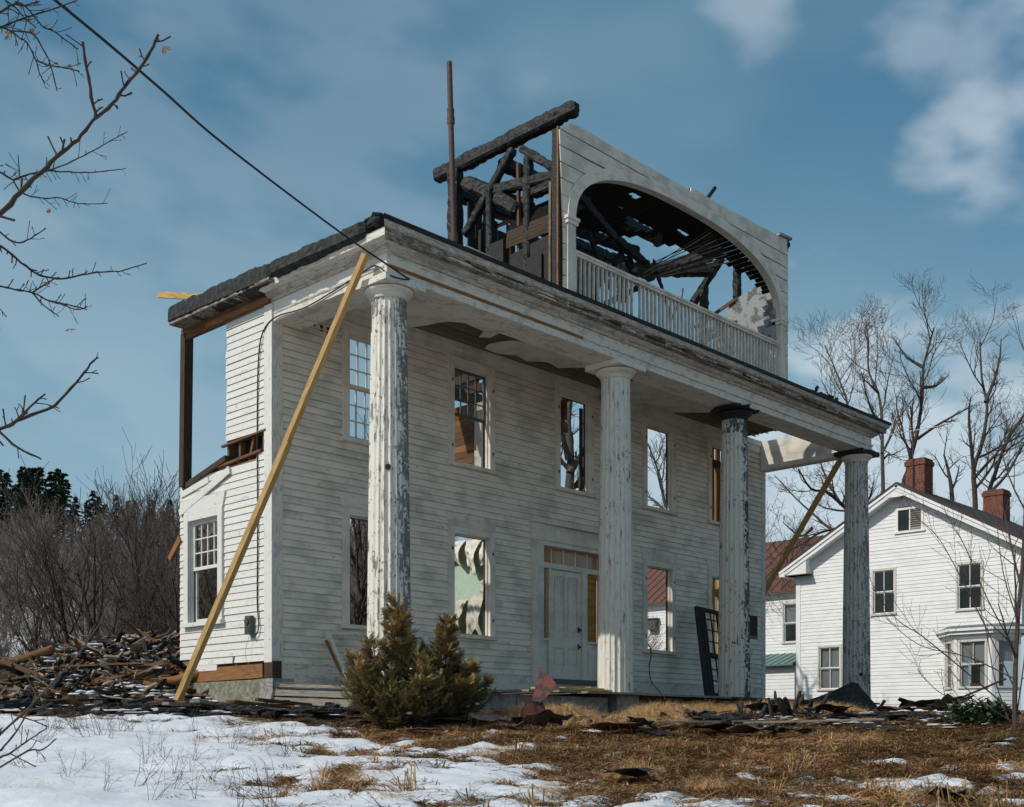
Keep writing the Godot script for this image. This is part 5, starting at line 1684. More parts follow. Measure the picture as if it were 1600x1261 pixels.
func inside(H: Node3D) -> void:
	# what is left of the rooms, seen through the empty windows
	var I := section("remains_of_rooms", H)
	var y := 4.0
	var k := 0
	while y < 5.98:
		var mb := MB.new()
		mb.uo = Vector2(k * 0.5, k * 0.2)
		mb.col = Color.WHITE * rnd(0.75, 1.2)
		mb.bx(6.0, 6.02, y, y + 0.13, -5.7 + rnd(0, 0.05), -4.40 + rnd(-0.02, 0.02))
		put("partition_board", mb, M["old_brown_wood"] if k % 4 else M["orange_wood"], I)
		y += 0.136
		k += 1
	var mb2 := MB.new()
	mb2.bx(5.97, 6.03, 3.2, 6.0, -4.37, -4.12)
	put("door_casing", mb2, M["peeling_paint"], I)
	mb2 = MB.new()
	mb2.bx(5.96, 6.03, 3.2, 6.0, -4.117, -4.02)
	put("door_casing", mb2, M["clean_white_paint"], I)
	mb2 = MB.new()
	mb2.bx(4.7, 6.0, 6.05, 6.2, -4.6, -4.45); mb2.bx(4.7, 6.6, 6.2, 6.36, -5.0, -4.7)
	put("joist", mb2, M["dark_wood"], I)
	for j in 4:
		mb2 = MB.new()
		mb2.bx(4.7 + j * 0.6, 4.8 + j * 0.6, 6.2, 6.36, -4.6, WZ - 0.2)
		put("joist", mb2, M["dark_wood"], I)
	mb2 = MB.new()
	mb2.bx(4.9, 6.5, 6.25, 6.9, -4.8, -4.77)
	put("sooty_plaster", mb2, M["sooty_plaster"], I)
	# green room on the ground floor
	mb2 = MB.new()
	mb2.bx(5.40, 5.44, 0.1, 3.12, -5.3, -2.64)
	put("green_wall", mb2, M["mint_plaster"], I, "mint green plaster wall seen through a window")
	mb2 = MB.new()
	mb2.bx(5.28, 5.37, 0.1, 3.2, -4.55, -4.40)
	put("room_post", mb2, M["orange_wood"], I)
	for q in [[-4.15, 1.95, 0.42, 0.9, 1], [-3.68, 2.0, 0.42, 0.95, 2], [-4.2, 3.12, 0.40, 0.55, 3], [-3.75, 3.1, 0.5, 0.72, 4], [-3.40, 2.30, 0.24, 0.45, 5], [-3.45, 3.05, 0.3, 0.5, 6]]:
		mb2 = MB.new()
		var f := func(a: float, b: float) -> Vector3:
			var curl := sin(b * 2.6) * 0.15 * (0.4 + a) + n_fine.get_noise_2d(a * 1.5 + q[4] * 9.0, b * 1.5) * 0.06
			return Vector3(5.37 - curl, q[1] - b * q[3] * (0.85 + 0.15 * sin(a * 5.0 + q[4])), q[0] + (a - 0.5) * q[2] * (1.0 - 0.35 * b * sin(q[4] * 2.0)))
		mb2.surf(8, 8, f)
		put("peeling_wallpaper", mb2, M["wallpaper"] if q[4] < 3 or q[4] == 5 else M["plaster"], I)
	# broken roof timbers seen above the middle window
	for b in [[6.9, 6.05, -3.4, 8.6, 5.95, -4.2], [7.2, 6.25, -3.0, 8.8, 6.3, -4.4], [7.5, 5.9, -3.6, 8.1, 6.6, -3.6], [8.0, 5.5, -4.0, 8.3, 6.6, -4.0]]:
		mb2 = MB.new()
		mb2.bar(Vector3(b[0], b[1], b[2]), Vector3(b[3], b[4], b[5]), 0.1, 0.18)
		put("broken_rafter", mb2, M["orange_wood"] if b[0] < 7.3 else M["old_brown_wood"], I)
	for b in [[12.7, 4.0, 6.2], [12.95, 4.0, 6.1]]:
		mb2 = MB.new()
		mb2.bar(Vector3(b[0], b[1], -3.2), Vector3(b[0], b[2], -3.2), 0.09, 0.1, Vector3.RIGHT)
		put("bare_stud", mb2, M["orange_wood"], I)
	mb2 = MB.new()
	mb2.bar(Vector3(12.0, 5.75, -3.2), Vector3(13.6, 5.7, -3.2), 0.1, 0.16)
	put("bare_stud", mb2, M["dark_wood"], I)
	for b in [[12.4, 0.4, 12.45, 3.0], [12.75, 0.4, 12.75, 3.0]]:
		mb2 = MB.new()
		mb2.bar(Vector3(b[0], b[1], -3.0), Vector3(b[2], b[3], -3.0), 0.08, 0.09, Vector3.RIGHT)
		put("bare_stud", mb2, M["new_lumber"], I)
	mb2 = MB.new()
	mb2.bar(Vector3(11.8, 2.62, -3.0), Vector3(13.4, 2.6, -3.0), 0.09, 0.16)
	put("bare_stud", mb2, M["new_lumber"], I)
	mb2 = MB.new()
	mb2.bx(13.5, 13.62, -0.3, 5.9, WZ - 1.6, WZ - 0.17)
	put("wall_stub", mb2, M["lath_wood"], I)
	mb2 = MB.new()
	mb2.bx(13.63, 13.66, -0.3, 5.95, WZ - 1.62, WZ - 0.17)
	put("wall_boards", mb2, M["cracked_white_paint"], I)


# ---------------------------------------------------------------- things beside the house
func props_and_cables() -> void:
	var t := thing("wooden_brace", "long yellow lumber brace leaning from the ground to the left eave", "brace", Vector3(-1.5, gh(-1.5, -3.2), -3.2))
	var mb := MB.new()
	mb.bar(Vector3(0, -0.02, 0), Vector3(0.655, 3.78, 1.98), 0.08, 0.115, Vector3(1, 0, -0.4))
	put("timber", mb, M["new_lumber"], t)
	mb = MB.new()
	mb.uo = Vector2(0.7, 0.5)
	mb.bar(Vector3(0.60, 3.40, 1.74), Vector3(1.06, 6.22, 3.22), 0.07, 0.105, Vector3(1, 0, -0.4))
	put("timber", mb, M["new_lumber"], t)
	t = thing("wooden_brace", "lumber brace slanting under the beam at the porch's right end", "brace", Vector3(15.4, gh(15.4, -5.7), -5.7))
	mb = MB.new()
	mb.bar(Vector3(0, -0.1, 0), Vector3(-1.42, 5.86, 5.2), 0.08, 0.115, Vector3(1, 0, 0.4))
	put("timber", mb, M["new_lumber"], t)
	mb = MB.new()
	mb.bar(Vector3(-0.30, 6.88, -5.75), Vector3(-0.25, 6.42, -4.1), 0.05, 0.10)
	tag(put("yellow_plank", mb, M["new_lumber"]), "yellow plank sticking out over the charred left eave", "plank")
	# service cable and its tail down the left wall
	mb = MB.new()
	var pts := PackedVector3Array([Vector3(-14.0, 5.35, 7.2), Vector3(-10.0, 5.02, 5.2), Vector3(-6.49, 5.21, 3.51), Vector3(-5.1, 5.40, 2.65), Vector3(-3.83, 5.60, 1.8), Vector3(-1.36, 5.77, 0.62), Vector3(0.06, 5.62, 0.36)])
	mb.tube(smooth(pts, 6), evenly(0.013, 0.013, 37), 6)
	tag(put("overhead_cable", mb, M["cable_rubber"]), "black overhead cable running from the sky to the first column's capital", "cable")
	mb = MB.new()
	pts = PackedVector3Array([Vector3(0.06, 5.62, 0.37), Vector3(-0.10, 5.56, 0.42), Vector3(-0.30, 5.58, 0.36), Vector3(-0.36, 5.72, 0.2), Vector3(-0.285, 5.80, -0.1), Vector3(-0.285, 5.70, -0.8), Vector3(-0.285, 5.62, -1.6), Vector3(-0.29, 5.66, -2.3), Vector3(-0.31, 5.5, -2.62), Vector3(-0.30, 5.1, -2.76), Vector3(-0.295, 4.0, -2.80), Vector3(-0.30, 2.6, -2.78), Vector3(-0.295, 1.4, -2.80), Vector3(-0.31, 0.95, -2.74), Vector3(-0.33, 0.80, -2.86), Vector3(-0.34, 0.90, -2.95)])
	mb.tube(smooth(pts, 5), evenly(0.011, 0.011, 76), 5)
	tag(put("wall_cable", mb, M["cable_rubber"]), "black cable stapled down the sunny left wall to the meter box", "cable")
	t = thing("meter_box", "small dark electric meter box low on the sunny left wall", "meter box", Vector3(-0.32, 0.85, -2.95))
	mb = MB.new()
	mb.bx(-0.06, 0.02, 0.0, 0.29, -0.07, 0.07)
	put("box", mb, M["grey_box"], t)
	mb = MB.new()
	mb.tube(PackedVector3Array([Vector3(-0.06, 0.20, 0), Vector3(-0.085, 0.20, 0)]), PackedFloat32Array([0.055, 0.05]), 14)
	put("meter_dial", mb, M["dark_metal"], t)
	mb = MB.new()
	for k in 4:
		mb.bx(-0.070, -0.0605, 0.02 + k * 0.03, 0.035 + k * 0.03, -0.06, 0.06)
	put("louver", mb, M["dark_metal"], t)
	mb = MB.new()
	mb.tube(smooth(PackedVector3Array([Vector3(-0.33, 0.86, -2.95), Vector3(-0.38, 0.55, -3.0), Vector3(-0.40, 0.3, -2.8), Vector3(-0.40, 0.12, -2.55), Vector3(-0.35, 0.06, -2.0), Vector3(-0.30, 0.10, -1.4)]), 6), evenly(0.004, 0.004, 31), 4)
	tag(put("loose_wire", mb, M["grey_wood"]), "thin pale wire trailing from the meter box round the corner", "wire")
	mb = MB.new()
	mb.tube(smooth(PackedVector3Array([Vector3(9.15, 1.35, -2.5), Vector3(9.18, 1.05, -2.33), Vector3(9.16, 0.7, -2.36), Vector3(9.2, 0.4, -2.33), Vector3(9.42, 0.16, -2.25)]), 6), evenly(0.011, 0.011, 25), 5)
	tag(put("hanging_wire", mb, M["cable_rubber"]), "dark wire hanging out of the window between second and third columns", "wire")
	# a white frame and charred sashes leaning under the porch
	t = thing("leaning_frame", "white wooden frame leaning on the wall behind the first column", "frame", Vector3(0.75, 0.0, -2.1))
	mb = MB.new()
	mb.bar(Vector3(-0.10, 0.90, -0.20), Vector3(2.1, 0.98, -0.24), 0.05, 0.055)
	put("rail", mb, M["chipped_paint"], t)
	for q in [[0.17, 0.0, -0.06, 0.88], [2.3, 0.0, 1.98, 0.95]]:
		mb = MB.new()
		mb.bar(Vector3(q[0], q[1], 0.1), Vector3(q[2], q[3], -0.20), 0.06, 0.07, Vector3.RIGHT)
		put("leg", mb, M["chipped_paint"], t)
		mb = MB.new()
		mb.bar(Vector3(q[0] - 0.045, q[1], 0.1), Vector3(q[2] - 0.045, q[3] - 0.1, -0.20), 0.05, 0.02, Vector3.RIGHT)
		put("bare_edge", mb, M["orange_wood"], t)
	for k in 2:
		t = thing(["charred_shutter", "charred_lattice"][k], ["charred panelled shutter, left one leaning behind the third column", "charred window sash with empty panes leaning behind the third column"][k], ["shutter", "window sash"][k], Vector3(9.92 + k * 0.36, 0.0, -1.38 - k * 0.03))
		var x := Vector3(0.93, 0, 0.25).normalized()
		var up := Vector3(0.50, 2.0, -0.62).normalized()
		var nrm := x.cross(up).normalized()
		x = up.cross(nrm)
		t.basis = Basis(x, up, nrm)
		var w := 0.22 if k == 0 else 0.62
		var h := 2.18
		mb = MB.new()
		mb.bx(-w / 2, -w / 2 + 0.07, 0, h, 0, 0.04); mb.bx(w / 2 - 0.07, w / 2, 0, h, 0, 0.04)
		mb.bx(-w / 2 + 0.07, w / 2 - 0.07, 0, 0.16, 0, 0.038); mb.bx(-w / 2 + 0.07, w / 2 - 0.07, h - 0.09, h, 0, 0.038); mb.bx(-w / 2 + 0.07, w / 2 - 0.07, 1.0, 1.1, 0, 0.038)
		put("frame", mb, M["soot_boards"], t)
		if k == 0:
			mb = MB.new()
			mb.bx(-w / 2 + 0.07, w / 2 - 0.07, 0.16, 1.0, 0.01, 0.028); mb.bx(-w / 2 + 0.07, w / 2 - 0.07, 1.1, h - 0.09, 0.01, 0.028)
			put("panel", mb, M["tar_paper"], t)
		else:
			for j in 2:
				mb = MB.new()
				mb.bx(-0.24 + (j + 1) * 0.16 - 0.012, -0.24 + (j + 1) * 0.16 + 0.012, 0.16, h - 0.09, 0.006, 0.03)
				put("muntin", mb, M["soot_boards"], t)
			for yy in [0.45, 0.72, 1.38, 1.66, 1.92]:
				mb = MB.new()
				mb.bx(-0.24, 0.24, yy - 0.011, yy + 0.011, 0.008, 0.028)
				put("muntin", mb, M["tar_paper"], t)
	mb = MB.new()
	mb.surf(6, 8, func(a: float, b: float) -> Vector3: return Vector3(9.15 + a * (0.17 - 0.1 * smoothstep(0.6, 1.0, b)), 2.25 - b * 0.8, WZ - 0.3 + 0.04 * sin(a * 7.0 + b * 3.0)))
	tag(put("red_cloth", mb, M["red_sheet"]), "red scrap of cloth hanging inside the window beside the second column", "cloth")

func smooth(p: PackedVector3Array, n_: int) -> PackedVector3Array:
	var out := PackedVector3Array()
	for i in p.size() - 1:
		for k in n_:
			out.append(p[i].cubic_interpolate(p[i + 1], p[maxi(i - 1, 0)], p[mini(i + 2, p.size() - 1)], float(k) / n_))
	out.append(p[p.size() - 1])
	return out

func evenly(a: float, b: float, n_: int) -> PackedFloat32Array:
	var out := PackedFloat32Array()
	for i in n_:
		out.append(lerpf(a, b, float(i) / maxi(1, n_ - 1)))
	return out

func crumpled(w: float, l: float, amp: float, seed_: int, thick := 0.006) -> MB:
	# a torn and folded sheet lying about the origin
	var mb := MB.new()
	var n_ := 6
	var g := []
	for i in n_ + 1:
		for j in n_ + 1:
			var a := float(i) / n_ - 0.5
			var b := float(j) / n_ - 0.5
			var ed := 1.0 + 0.5 * n_char.get_noise_2d(atan2(b, a) * 14.0 + seed_ * 31.0, seed_ * 5.0)
			var x := a * w * ed
			var z := b * l * ed
			var y := amp * 0.75 * absf(fposmod(x * 1.3 / w + z * 0.6 / l + seed_ * 0.37, 1.0) - 0.5) * 2.0 + amp * 0.5 * absf(fposmod(z * 1.1 / l - x * 0.5 / w + seed_ * 0.21, 1.0) - 0.5) + n_fine.get_noise_2d(x * 1.2 + seed_, z * 1.2) * amp * 0.5
			g.append(Vector3(x, y, z))
	for i in n_:
		for j in n_:
			var p: Vector3 = g[i * (n_ + 1) + j]
			var q: Vector3 = g[(i + 1) * (n_ + 1) + j]
			var r: Vector3 = g[(i + 1) * (n_ + 1) + j + 1]
			var s: Vector3 = g[i * (n_ + 1) + j + 1]
			var uv := [Vector2(p.x, p.z), Vector2(s.x, s.z), Vector2(r.x, r.z), Vector2(q.x, q.z)]
			mb.quad(p, s, r, q, uv[0], uv[1], uv[2], uv[3])
			var d := Vector3(0, -thick, 0)
			mb.quad(q + d, r + d, s + d, p + d, uv[3], uv[2], uv[1], uv[0])
	for i in n_:
		for e in [[i, 0, i + 1, 0], [i + 1, n_, i, n_], [0, i + 1, 0, i], [n_, i, n_, i + 1]]:
			var p: Vector3 = g[e[0] * (n_ + 1) + e[1]]
			var q: Vector3 = g[e[2] * (n_ + 1) + e[3]]
			var d := Vector3(0, -thick, 0)
			mb.face(p + d, q + d, q, p)
	return mb

func debris() -> void:
	# torn roofing around the porch: [l/s, s, width, length, crumple, material, tilt, turn, label]
	var list := [
		[-0.012, 13.6, 0.55, 0.37, 0.096, "burnt_sheet", 10, 30, "black crumpled roofing heap left of the upright red flap"],
		[0.028, 13.3, 0.49, 0.37, 0.108, "burnt_sheet", 27, -25, "black folded roofing under the upright red flap"],
		[-0.045, 13.9, 0.55, 0.27, 0.048, "tar_paper", 8, 10, "flat black sheet beside the evergreen shrubs"],
		[-0.078, 13.3, 0.43, 0.23, 0.024, "red_sheet", 8, 35, "red metal sheet lying in snow in front of the shrubs"],
		[0.085, 13.3, 0.55, 0.31, 0.042, "red_sheet", 14, -10, "reddish bent roofing sheet in the straw before the second column"],
		[0.11, 13.4, 0.29, 0.24, 0.072, "tar_paper", 27, 50, "small black curled sheet beside the reddish bent sheet"],
		[0.172, 13.4, 0.55, 0.31, 0.048, "tar_paper", 10, -15, "black sheet in the grass below the third column"],
		[0.205, 13.0, 0.52, 0.29, 0.06, "burnt_sheet", 17, 20, "scorched brown sheet right of the black one below the third column"],
		[0.24, 12.9, 0.46, 0.2, 0.06, "tar_paper", 12, -5, "narrow black sheet in the grass left of the fourth column"],
		[0.215, 15.2, 0.55, 0.27, 0.084, "char", 20, 25, "spiky charred heap on the bank left of the fourth column"],
		[0.268, 15.2, 0.55, 0.31, 0.06, "tar_paper", 14, -20, "dark sheet among stones below the fourth column"],
		[0.345, 16.6, 0.55, 0.55, 0.096, "tar_paper", 16, 10, "large black torn roofing heap before the white neighbour house"],
		[0.372, 16.2, 0.52, 0.41, 0.12, "burnt_sheet", 24, -30, "bent scorched roofing on the right end of the heap"],
		[0.325, 15.6, 0.46, 0.24, 0.06, "red_sheet", 12, 15, "small reddish sheet left of the large roofing heap"],
		[0.098, 9.75, 0.4, 0.32, 0.054, "tar_paper", 14, 10, "dark folded sheet in the foreground grass"],
		[0.372, 8.75, 0.27, 0.22, 0.06, "tar_paper", 22, 40, "black sheet scrap at the lower right in snow"],
		[0.4, 12.2, 0.52, 0.14, 0.03, "tar_paper", 7, 0, "thin dark strip lying in brown grass at the right"],
		[-0.205, 15.0, 0.55, 0.34, 0.036, "burnt_sheet", 6, 10, "scorched sheet below the concrete corner of the house"],
		[-0.16, 14.8, 0.55, 0.27, 0.042, "tar_paper", 8, -12, "black sheet between the concrete corner and the shrubs"],
		[-0.125, 14.6, 0.46, 0.24, 0.042, "red_sheet", 10, 25, "dull red sheet at the left foot of the shrubs"],
		[-0.27, 15.6, 0.55, 0.34, 0.036, "tar_paper", 7, 0, "black sheet on the ground by the brace's foot"],
		[-0.34, 16.2, 0.55, 0.41, 0.042, "tar_paper", 7, 30, "wide black sheet in front of the debris heap"]]
	for k in list.size():
		var d: Array = list[k]
		var p := on_ground(float(d[0]) * float(d[1]), float(d[1]))
		var mb := crumpled(d[2], d[3], d[4], k + 1)
		var o := put("roofing_sheet", mb, M[d[5]])
		o.position = p + Vector3(0, 0.05 + 0.5 * float(d[3]) * sin(deg_to_rad(float(d[6]))), 0)
		o.basis = Basis(Vector3.UP, -deg_to_rad(46.0 + float(d[7]))) * Basis(Vector3.RIGHT, -deg_to_rad(float(d[6]) - 4.0)).scaled(Vector3.ONE)
		tag(o, d[8], "roofing sheet", "")
	# the torn flap that stands up in front of the door
	var fl := thing("roofing_sheet", "upright red and black torn metal flap in front of the door", "roofing sheet", on_ground(0.26, 14.0))
	for q in [[[[-0.20, 0.0], [0.22, 0.02], [0.12, 0.30], [-0.06, 0.34], [-0.16, 0.18]], 0.0, 0.35, "torn_flap"], [[[-0.05, 0.30], [0.06, 0.28], [0.27, 0.48], [0.06, 0.70], [0.02, 0.60]], 0.02, -0.25, "torn_flap"]]:
		var pts := PackedVector2Array()
		for c in q[0]:
			pts.append(Vector2(c[0], c[1]))
		var fm := MB.new()
		fm.poly(pts, Transform3D(Basis(Vector3.UP, deg_to_rad(-46.0) + float(q[2])) * Basis(Vector3.RIGHT, -0.12), Vector3(0, 0, q[1])), 0.006)
		put(q[3], fm, M["red_sheet"], fl)
	# the big sheet of tar paper curled against the fourth column
	var mb := MB.new()
	var tp := thing("tar_paper", "big curled sheet of black tar paper against the fourth column", "tar paper", on_ground(7.05, 24.4))
	for q in [[[[-0.98, 0.20], [-0.50, 0.36], [0.06, 0.62], [0.16, 0.60], [0.26, 0.42], [0.50, 0.05], [0.46, -0.04], [0.05, 0.02], [-0.45, 0.08]], 0.0, -0.45, 0.0], [[[-0.90, 0.02], [-0.35, 0.24], [0.42, 0.16], [0.60, -0.04], [-0.2, -0.06]], -0.12, -0.75, 0.35], [[[-1.15, 0.30], [-0.95, 0.26], [-0.2, 0.02], [-0.35, -0.02]], -0.3, -0.3, -0.2]]:
		var pts := PackedVector2Array()
		for i in q[0].size():
			var u := Vector2(q[0][i][0], q[0][i][1])
			var w := Vector2(q[0][(i + 1) % q[0].size()][0], q[0][(i + 1) % q[0].size()][1])
			pts.append(u)
			pts.append(u.lerp(w, 0.5) + Vector2(rnd(-0.015, 0.015), rnd(-0.015, 0.015)))
		mb.poly(pts, Transform3D(Basis(SIDE, Vector3.UP, -FWD) * Basis(Vector3.UP, float(q[3])) * Basis(Vector3.RIGHT, float(q[2])), -FWD * float(q[1])), 0.008)
	for i in mb.v.size():
		mb.v[i] *= 1.3
	put("sheet", mb, M["tar_paper"], tp)
	for k in 10:
		mb = MB.new()
		var a := Vector3(rnd(-0.9, 0.6), 0.05, rnd(0.1, 0.5))
		mb.bar(a, a + Vector3(rnd(-0.8, 0.4), rnd(0.05, 0.4), rnd(-0.3, 0.3)), 0.02, rnd(0.04, 0.09))
		var o := put("broken_board", mb, [M["tar_paper"], M["dark_wood"], M["old_brown_wood"]][k % 3])
		o.position = Vector3(11.6 + 0.1 * k, gh(11.6, 0.9), 0.8)
		tag(o, "splintered dark board in the pile around the curled tar paper", "board", "boards around the curled tar paper")
	for q in [[0.155, 13.9, 2.1, 0.05, 20, "grey_wood", "long thin pale lath lying in the straw before the third column"], [0.255, 13.9, 1.6, 0.09, -12, "grey_wood", "weathered plank lying on the bank left of the fourth column"], [0.19, 14.3, 0.9, 0.07, 60, "dark_wood", "short dark plank crossing the bank below the third column"], [0.335, 15.9, 1.0, 0.08, 35, "orange_wood", "short orange board beside the large roofing heap"], [0.385, 17.0, 1.1, 0.06, -40, "char", "charred rafter end rising from the right end of the heap"]]:
		mb = MB.new()
		mb.bar(Vector3(-q[2] / 2, 0.05, 0), Vector3(q[2] / 2, 0.09 if q[5] != "char" else 0.5, 0), q[3], 0.022)
		var o := put("plank", mb, M[q[5]])
		o.position = on_ground(q[0] * q[1], q[1])
		o.rotation.y = -deg_to_rad(46.0) + deg_to_rad(q[4])
		tag(o, q[6], "plank")
	var spots_ := [["below the third column", 0.12, 0.205], ["below the fourth column", 0.205, 0.30], ["before the white neighbour house", 0.31, 0.41]]
	for k in 36:
		var zone: Array = spots_[k % 3]
		var sd := rnd(13.2, 16.2)
		mb = crumpled(rnd(0.15, 0.42), rnd(0.08, 0.26), rnd(0.01, 0.05), 60 + k)
		var o := put("roofing_scrap", mb, [M["tar_paper"], M["burnt_sheet"], M["tar_paper"], M["char"], M["rusty_roofing"]][k % 5])
		o.position = on_ground(rnd(zone[1], zone[2]) * sd, sd) + Vector3(0, rnd(0.02, 0.07), 0)
		o.basis = Basis(Vector3.UP, rnd(0, TAU)) * Basis(Vector3.RIGHT, rnd(-0.2, 0.5)) * Basis(Vector3(0, 0, 1), rnd(-0.2, 0.2))
		tag(o, (["small black scrap of roofing strewn ", "scorched scrap of roofing strewn ", "small black scrap of roofing strewn ", "charred scrap strewn ", "rusty brown scrap of roofing strewn "][k % 5] as String) + (zone[0] as String), "roofing scrap", "roofing scraps strewn over the bank")
	for k in 16:
		mb = MB.new()
		var up := rnd(0.12, 0.34)
		beam_mesh(mb, Vector3(0, -0.03, 0), Vector3(rnd(-0.25, 0.25), up, rnd(-0.2, 0.2)), rnd(0.04, 0.08), rnd(0.03, 0.06), 0.012, 400 + k)
		var o := put("charred_stick", mb, M["char"])
		var sd := rnd(14.6, 15.8)
		o.position = on_ground(rnd(0.19, 0.26) * sd, sd)
		tag(o, "charred stick poking up from the burnt heap left of the fourth column", "stick", "charred sticks in the burnt heap")
	# charred bits scattered in a band in front of the left foundation and along the porch
	var bit := MB.new()
	beam_mesh(bit, Vector3(-0.5, 0, 0), Vector3(0.5, 0.05, 0), 0.22, 0.12, 0.03, 77)
	var places := []
	var tints := []
	for i in 1500:
		var s := rnd(14.9, 19.5)
		var l := rnd(-0.46, -0.13) * s
		if i > 900:
			s = rnd(14.0, 17.5)
			l = rnd(-0.18, 0.42) * s
			if rng.randf() > 0.35 + 0.65 * smoothstep(-0.2, 0.4, n_streak.get_noise_2d(l, s)):
				continue
		var p := on_ground(l, s)
		if p.z < 0.5 and p.x > -0.35:
			continue
		var sc := rnd(0.06, 0.42) if i % 7 else rnd(0.4, 0.9)
		places.append(Transform3D(Basis(Vector3.UP, rnd(0, TAU)) * Basis(Vector3(0, 0, 1), rnd(-0.25, 0.25)).scaled(Vector3(sc, sc * rnd(0.3, 0.9), sc * rnd(0.4, 1.0))), p + Vector3(0, 0.02, 0)))
		var c := rnd(0.6, 1.6)
		tints.append(Color(c, c, c) if i % 5 else Color(5.0, 2.6, 1.6) * rnd(0.4, 1.0))
	copies("charred_bits", bit.mesh(), M["char"], places, null, tints)
	for k in 30:
		mb = MB.new()
		var s := rnd(15.2, 18.4)
		var l := rnd(-0.44, -0.16) * s
		var len := rnd(0.4, 1.6)
		mb.bar(Vector3(-len / 2, 0.04, 0), Vector3(len / 2, rnd(0.04, 0.14), 0), rnd(0.06, 0.14), rnd(0.02, 0.05))
		var o := put("plank", mb, [M["tar_paper"], M["dark_wood"], M["char"], M["grey_wood"], M["old_brown_wood"]][k % 5])
		o.position = on_ground(l, s) + Vector3(0, 0.03, 0)
		o.rotation.y = rnd(0, TAU)
		tag(o, ["black tarred strip strewn in front of the left foundation", "dark broken plank strewn in front of the left foundation", "burnt stick strewn in front of the left foundation", "pale grey plank strewn in front of the left foundation", "brown broken plank strewn in front of the left foundation"][k % 5], "plank", "planks strewn before the left foundation")

func heap_height(l: float, s: float) -> float:
	var a := (l + 6.6) / 1.5
	if l < -6.6:
		a = (l + 6.6) / 3.2
	var b := (s - 21.5) / 1.9
	return 1.22 * exp(-a * a - b * b) + 0.25 * exp(-pow((l + 6.0) / 4.5, 2) - b * b)

